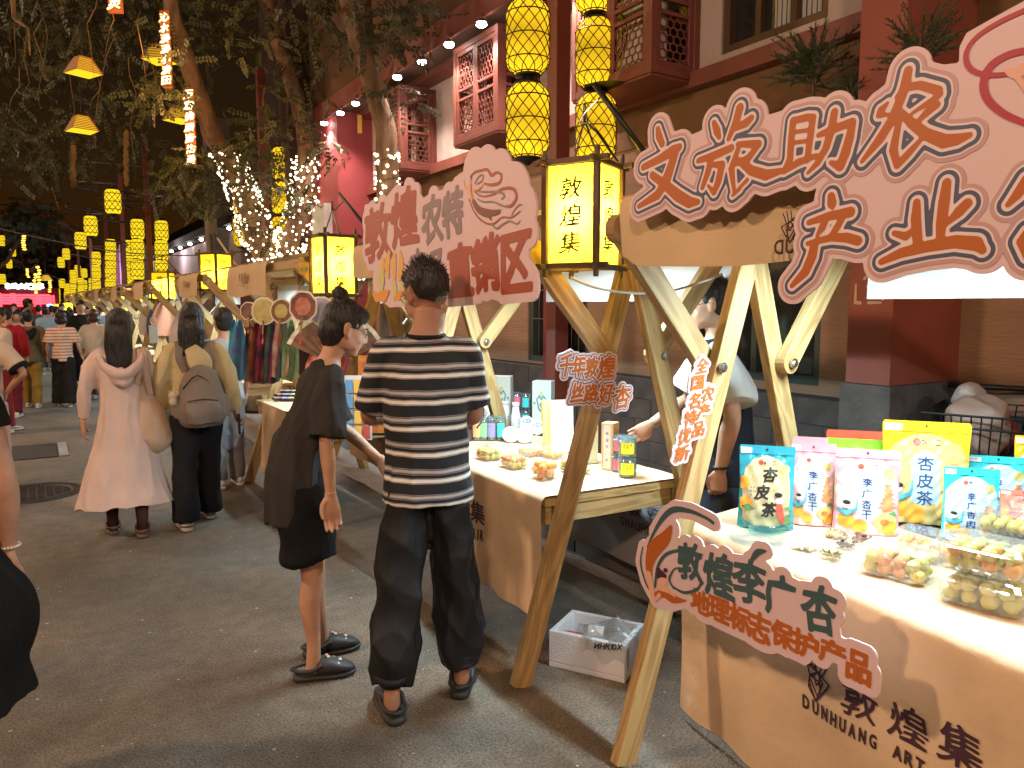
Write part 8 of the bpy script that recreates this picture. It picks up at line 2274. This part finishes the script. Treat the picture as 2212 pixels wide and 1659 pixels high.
def bottle(p, d, L_, capm, lab, label):
    d = Vector(d).normalized(); t = thing('plastic_bottle', p, label, 'bottle', 'empty bottles in the foam box'); r = .03
    part('bottle', MB().loft([(d * (L_ * f), q, q) for f, q in ((-.5, .02), (-.48, r), (-.1, r * .93), (0, r), (.22, r), (.36, r * .6), (.42, .013), (.48, .013))], 18), M_clr, t, world=False, smooth=True)
    part('cap', MB().loft([(d * (L_ * .455), .0165, .0165), (d * (L_ * .52), .0165, .0165)], 16), capm, t, world=False)
    if lab: part('label', MB().loft([(d * (L_ * -.28), r * 1.02, r * 1.02), (d * (L_ * .02), r * 1.03, r * 1.03)], 18, cap=False), lab, t, world=False, smooth=True)
bottle(cb + Vector((.02, -.02, .14)), (.6, -.7, -.02), .24, M_redi, M_wp, 'clear bottle with a red cap and label in the foam box'); bottle(cb + Vector((.07, .02, .145)), (1, -.2, .05), .22, mat('blue_cap', (.08, .14, .6), rough=.4), None, 'clear bottle with a blue cap in the foam box'); bottle(cb + Vector((-.07, .04, .11)), (.5, -.8, 0), .22, M_wp, M_redi, 'bottle with a red label lying low in the foam box')
def bagf(a, b):
    x = -.02 + .20 * a; y = -.15 + .24 * b; hgt = .172 + .018 * math.sin(a * 9 + b * 4) + .01 * math.sin(b * 17 + a * 8)
    if a > .80: x = .178 + .012 * math.sin(b * 12); hgt = .175 - (a - .8) * .5 + .006 * math.sin(b * 30)
    if b < .15: y = -L2/2 - .006 + .004 * math.sin(a * 22); hgt -= (.15 - b) * .5
    return (x, y, hgt)
M_film = clear('thin_film', (1, 1, 1), .86, .15)
bgo = put('plastic_bag', MB().sheet(bagf, 26, 22).mesh('plastic_bag', M_film)); bgo.matrix_basis = Matrix.Translation(cb) @ Matrix.Rotation(rz, 4, 'Z'); tag(bgo, 'crumpled clear bag spilling over the rim of the foam box', 'plastic bag')
sd = SDF(-.16, .2, .1, .2, .0015); 
for i, c in enumerate('ИНКЮХ'): sd.glyph(c, (.055 + i * .026, .150 + .004 * i), .020, .026, bold=.0015, slant=.2)
plate('bag_print', sd, 0, lambda x, y, e: (x, -L2/2 - .013, y), 0, 0, M_bki, bgo, backs=False)

# trolley with bags by the pillar
tp = Vector((4.02, 2.02, .125))
t = thing('shopping_trolley', tp, 'black wire shopping trolley full of bags standing by the red pillar', 'trolley', rz=rad(20))
wr = MB(); W_, D_ = .62, .42
for i in range(15):
    x = -W_/2 + W_ * i / 14; f = .85
    for y in (-D_/2, D_/2): wr.tube([(x, y, .98), (x * f, y * .8, .62)], .0035, 4)
for i in range(11):
    y = -D_/2 + D_ * i / 10
    for x in (-W_/2, W_/2): wr.tube([(x, y, .98), (x * .85, y * .8, .62)], .0035, 4)
for z, f in ((.98, 1), (.92, .975), (.80, .925), (.70, .885), (.62, .85)):
    q = [(-W_/2 * f, -D_/2 * (f if z > .9 else f * .95), z), (W_/2 * f, -D_/2 * (f if z > .9 else f * .95), z), (W_/2 * f, D_/2 * (f if z > .9 else f * .95), z), (-W_/2 * f, D_/2 * (f if z > .9 else f * .95), z)]; wr.tube(q + [q[0]], .006 if z > .9 else .003, 5)
part('basket', wr, M_black, t, world=False)
part('handle', MB().tube([(W_/2 + .08, -D_/2, 1.06), (W_/2 + .08, D_/2, 1.06)], .016, 10), M_black, t, world=False, smooth=True)
part('chassis', MB().tube([(-.25, -.17, .62), (-.28, -.2, .14), (.28, -.2, .14), (.3, -.2, .98)], .012, 8).tube([(-.25, .17, .62), (-.28, .2, .14), (.28, .2, .14), (.3, .2, .98)], .012, 8), M_black, t, world=False, smooth=True)
for x in (-.26, .27):
    for y in (-.2, .2): part('wheel', MB().loft([((x, y - .015, .065), .06, .06), ((x, y + .015, .065), .06, .06)], 16), M_black, t, world=False)
for nm, c_, rr, m, lb, sd_ in (('shopping_bag', (-.06, 0, .90), (.20, .15, .17), mat('peach_bag', (.42, .28, .22), rough=.5), 'crumpled peach coloured bag heaped in the trolley', 4), ('shopping_bag', (.13, .0, .86), (.13, .16, .15), mat('red_bag', (.35, .03, .03), rough=.5), 'dark red bag at the right side of the trolley', 5), ('shopping_bag', (.10, .05, 1.02), (.10, .08, .09), mat('pale_bag', (.48, .40, .33), rough=.4), 'small pale bag on top of the trolley load', 6)):
    me = solid(MB().ell(c_, *rr, 18, 12), .014, 1, folds(.022, 18, sd_, vert=1)); me.materials.append(m)
    o = bpy.data.objects.new(nm, me); COL.objects.link(o); o.matrix_basis = Matrix.Translation(tp) @ Matrix.Rotation(rad(20), 4, 'Z'); tag(o, lb, 'bag')

# third stall: fans, scarves, white box and bottles
def fan(u, v, d, r, shape, c1, c2, label, ang=0):
    p = atD(u, v, d); t = thing('hand_fan', p, label, 'fan', 'round fans hung from the third stall', -YAW)
    n = 28; pts = []
    for k in range(n):
        a = 2 * PI * k / n
        f = {'round': 1, 'octa': 1 / max(abs(math.cos((a + PI / 8) % (PI / 4) - PI / 8)), .5), 'scallop': 1 + .05 * abs(math.sin(a * 6))}[shape]; pts.append((r * f * math.cos(a), r * 1.12 * f * math.sin(a)))
    for nm, s_, y, m in (('rim', 1.1, 0, M_crm), ('leaf', .97, -.004, c1), ('picture', .62, -.007, c2)):
        mb = MB(); m_ = len(pts); mb.add([(x * s_, y - .003, z * s_) for x, z in pts] + [(x * s_, y + .003, z * s_) for x, z in pts], [tuple(range(m_ - 1, -1, -1)), tuple(range(m_, 2 * m_))] + [(k, (k + 1) % m_, (k + 1) % m_ + m_, k + m_) for k in range(m_)]); part(nm, mb, m, t, world=False)
    part('handle', MB().loft([((0, -.008, -r * .85), .008, .006), ((0, -.008, -r * 2.1), .006, .005)], 8), M_pine, t, world=False)
    part('tassel', MB().loft([((0, -.008, -r * 2.1), .002, .002), ((.002, -.008, -r * 2.5), .002, .002), ((.002, -.008, -r * 2.55), .007, .007), ((.002, -.008, -r * 3.0), .009, .009)], 6), M_redi, t, world=False)
    t.rotation_euler = (0, rad(ang), -YAW)
FB = mat('fan_brown', (.22, .12, .08), rough=.8, var=.3, vscale=20); FL = mat('fan_lilac', (.42, .36, .44), rough=.8, var=.15, vscale=30); FR_ = mat('fan_red', (.5, .10, .06), rough=.8, col2=(.5, .3, .2), vscale=30); FY = mat('fan_yellow', (.55, .46, .20), rough=.8, var=.2, vscale=25); FD = mat('fan_dark', (.03, .05, .06), rough=.8, col2=(.4, .12, .08), vscale=16)
fan(655, 662, 5.0, .082, 'octa', FD, FR_, 'dark octagonal fan with a red dancer picture', 6); fan(695, 672, 5.1, .078, 'scallop', FL, FL, 'lilac round fan with wave lines'); fan(728, 668, 5.2, .070, 'scallop', FR_, FB, 'red patterned fan partly behind the hair bun', -5)
fan(608, 672, 5.4, .072, 'round', FB, FY, 'plain brown round fan at the stall roof', 10); fan(570, 672, 5.6, .080, 'scallop', FY, FY, 'yellow scalloped fan under the valance', 4); fan(537, 672, 5.7, .055, 'octa', FD, FB, 'small dark fan with a figure, leftmost of the hanging fans', 3)
def scarf(u, v, d, w, h, m, label, rot=0):
    p = atD(u, v, d); t = thing('hanging_scarf', p, label, 'scarf', 'scarves hung in the third stall', -YAW)
    mb = MB(); mb.sheet(lambda a, b: ((a - .5) * w * (.25 + 1.2 * math.sin(PI * min(1, b * .62 + .08))), .03 * math.sin(a * 9 + b * 3), -b * h + .03 * abs(a - .5) * 2), 12, 12); part('cloth', mb, m, t, world=False, smooth=True)
    part('hook', MB().tube([(0, 0, .05), (0, 0, -.01)], .003, 5), M_black, t, world=False)
SC = [(511, 735, (.10, .08, .35), (.02, .30, .40), 'violet and turquoise'), (545, 740, (.35, .10, .03), (.05, .03, .03), 'rust and black'), (563, 742, (.03, .03, .10), (.35, .02, .06), 'navy and crimson'), (582, 742, (.02, .05, .12), (.08, .12, .10), 'dark blue green'), (600, 730, (.55, .45, .42), (.4, .1, .12), 'pale rose'), (622, 735, (.10, .25, .10), (.30, .40, .30), 'green printed')]
for i, (u, v, a, b, nm) in enumerate(SC): scarf(u, v - 38, 6.0, .12, .46, mat('scarf%d' % i, a, rough=.5, col2=b, vscale=11), nm + ' silk scarf hanging at the back of the third stall')
for i, (u, v, nm) in enumerate(((690, 765, 'left'), (712, 752, 'right'))): scarf(u, v, 5.6, .16, .22, mat('scarf_red', (.62, .03, .02), rough=.4, col2=(.7, .3, .2), vscale=9), 'bright red folded scarf, ' + nm + ' one beside the leaning woman')
k_ = thing('folding_fan', atD(735, 735, 5.35), 'large brown folding fan spread point down behind the leaning woman', 'fan', rz=-YAW)
mb = MB(); n = 22
for i in range(n):
    a0, a1 = rad(25 + 130 * i / n), rad(25 + 130 * (i + 1) / n); y0_, y1_ = (.006 if i % 2 else -.006), (-.006 if i % 2 else .006)
    for r0, r1, mi in ((.10, .34, 0), (.34, .37, 1)):
        mb.cur = mi; mb.add([(r0 * math.cos(a0), y0_, r0 * math.sin(a0)), (r0 * math.cos(a1), y1_, r0 * math.sin(a1)), (r1 * math.cos(a1), y1_, r1 * math.sin(a1)), (r1 * math.cos(a0), y0_, r1 * math.sin(a0))], [(0, 1, 2, 3)])
part('leaf', mb, [FB, M_crm], k_, world=False); part('sticks', MB().tube([(0, 0, 0), (.1, 0, .2)], .006, 5).tube([(0, 0, 0), (-.1, 0, .2)], .006, 5).tube([(0, 0, 0), (0, 0, .12)], .006, 5), M_pine, k_, world=False)
k_.location = atD(725, 790, 5.35)
p, k = P_(560, 822, .80); t = thing('acrylic_case', p, 'frosted white acrylic case on the table behind the backpack woman', 'case', rz=-YAW)
part('case_body', MB().cbox((0, 0, .13), .26, .2, .26), mat('frosted_grey', (.50, .47, .46), rough=.35, bump=1, bscale=20), t, world=False, mod='bevel'); part('case_lid', MB().cbox((0, 0, .267), .27, .21, .012), M_wp, t, world=False)
for i, (u, v, hh) in enumerate(((508, 822, .24), (521, 822, .25), (534, 822, .22))):
    p, k = P_(u, v, .80); t = thing('drink_bottle', p, 'pale bottle of milk tea, ' + ('left', 'middle', 'right')[i] + ' of three on the third stall table', 'bottle', 'milk tea bottles')
    part('bottle', MB().lathe((0, 0, 0), [(.03, 0), (.034, .005), (.034, hh * .7), (.02, hh * .82), (.017, hh * .9)], 16), M_milk, t, world=False, smooth=True); part('cap', MB().lathe((0, 0, 0), [(.02, hh * .9), (.02, hh)], 14), L_teal, t, world=False)
p, k = P_(558, 800, .80); 
t = thing('price_board', atD(550, 795, 6.2), 'small bright yellow card standing in front of the acrylic case', 'card', rz=-YAW); part('card', MB().cbox((0, 0, 0), .07, .004, .12), L_yel, t, world=False); part('clip', MB().cbox((0, 0, -.07), .03, .01, .03), M_black, t, world=False)
rnd = random.Random(9)
for i in range(9):
    p, k = P_(600 + (i % 3) * 14 + (i // 3) * 4, 864 - (i // 3) * 8, .80); t = thing('boxed_magnet', p + Vector((0, 0, .001)), 'small flat dark gift box in the tray on the third table', 'box', 'flat gift boxes laid out on the third table', rad(rnd.uniform(-6, 6)))
    part('box_base', MB().cbox((0, 0, .009), .075, .10, .018), mat('navy_box', (.02, .025, .06), rough=.5), t, world=False); part('box_top', MB().cbox((0, 0, .0195), .06, .085, .003), [FR_, FL, FY][i % 3], t, world=False)
# red patterned display board and bright card rack beyond the two customers
p = atD(812, 838, 4.9); t = thing('display_board', Vector((p.x, p.y, .80)), 'tall red and gold patterned display board between the two customers', 'display board', rz=-YAW)
part('board', MB().cbox((0, 0, .26), .22, .02, .50), mat('red_gold', (.40, .02, .015), rough=.5, col2=(.6, .32, .06), vscale=22), t, world=False, mod='bevel'); part('foot', MB().cbox((0, .03, .008), .22, .1, .015), M_black, t, world=False)
p = atD(772, 838, 4.7); t = thing('card_rack', Vector((p.x, p.y, .80)), 'lit rack of bright postcards beside the leaning woman chin', 'rack', rz=-YAW)
part('rack_back', MB().cbox((0, 0.02, .2), .16, .012, .4), M_wp, t, world=False)
for i in range(12): part('postcard', MB().cbox((-.05 + (i % 3) * .05, 0, .05 + (i // 3) * .095), .045, .006, .08), [mat('card_blue', (.15, .35, .6), rough=.4), mat('card_gold', (.8, .5, .12), rough=.4), mat('card_red', (.6, .1, .08), rough=.4)][(i * 7) % 3], t, world=False)
for i in range(10):
    p = atZ(745 + i * 7, 880 + (i % 3) * 5, .80); single('small_souvenir', MB().cbox((p.x, p.y, .812 + .01 * (i % 2)), .06, .05, .022 + .012 * (i % 3)), [mat('navy_box', (0,0,0)), M_wp, M_redi, mat('violet_box', (.2, .12, .4), rough=.5)][i % 4], p, ['navy', 'white', 'red', 'violet'][i % 4] + ' small boxed souvenir laid out on the third table', 'souvenir', 'souvenirs on the third table')
# clothes hung in the far stalls
for i, (u, v, d, c_, nm) in enumerate(((395, 690, 10.5, (.5, .42, .36), 'cream'), (352, 668, 12.5, (.45, .2, .12), 'rust'), (322, 672, 13.5, (.5, .44, .40), 'ivory'), (340, 672, 13, (.06, .07, .1), 'navy'))):
    scarf(u, v - 8, d, .3, .5, mat('garment%d' % i, c_, rough=.9), nm + ' garment hung under a stall roof down the row')
p = atD(332, 722, 8.6); t = thing('phone_charm', p, 'white card with blue print dangling in front of the far stalls', 'card', rz=-YAW); part('card', MB().cbox((0, 0, 0), .10, .006, .20), mat('ice_card', (.55, .66, .72), rough=.4), t, world=False); part('ring', MB().tube([(.03 * math.cos(a), 0, .15 + .04 * math.sin(a)) for a in [i * PI / 8 for i in range(17)]], .004, 5), M_wp, t, world=False)
# cable sagging across the near stalls, and small yellow gourd lamp at the canopy corner
pts = [atD(1233, 600, 3.0), atD(1290, 622, 3.0), atD(1370, 634, 3.05), atD(1450, 628, 3.1), atD(1520, 608, 3.1), atD(1560, 592, 3.1)]
single('white_cable', MB().tube(curve(pts, 5), .005, 6), mat('white_plastic', (.55, .5, .45), rough=.5), pts[0], 'white cable sagging between the middle stall and the closest stall', 'cable', smooth=True)
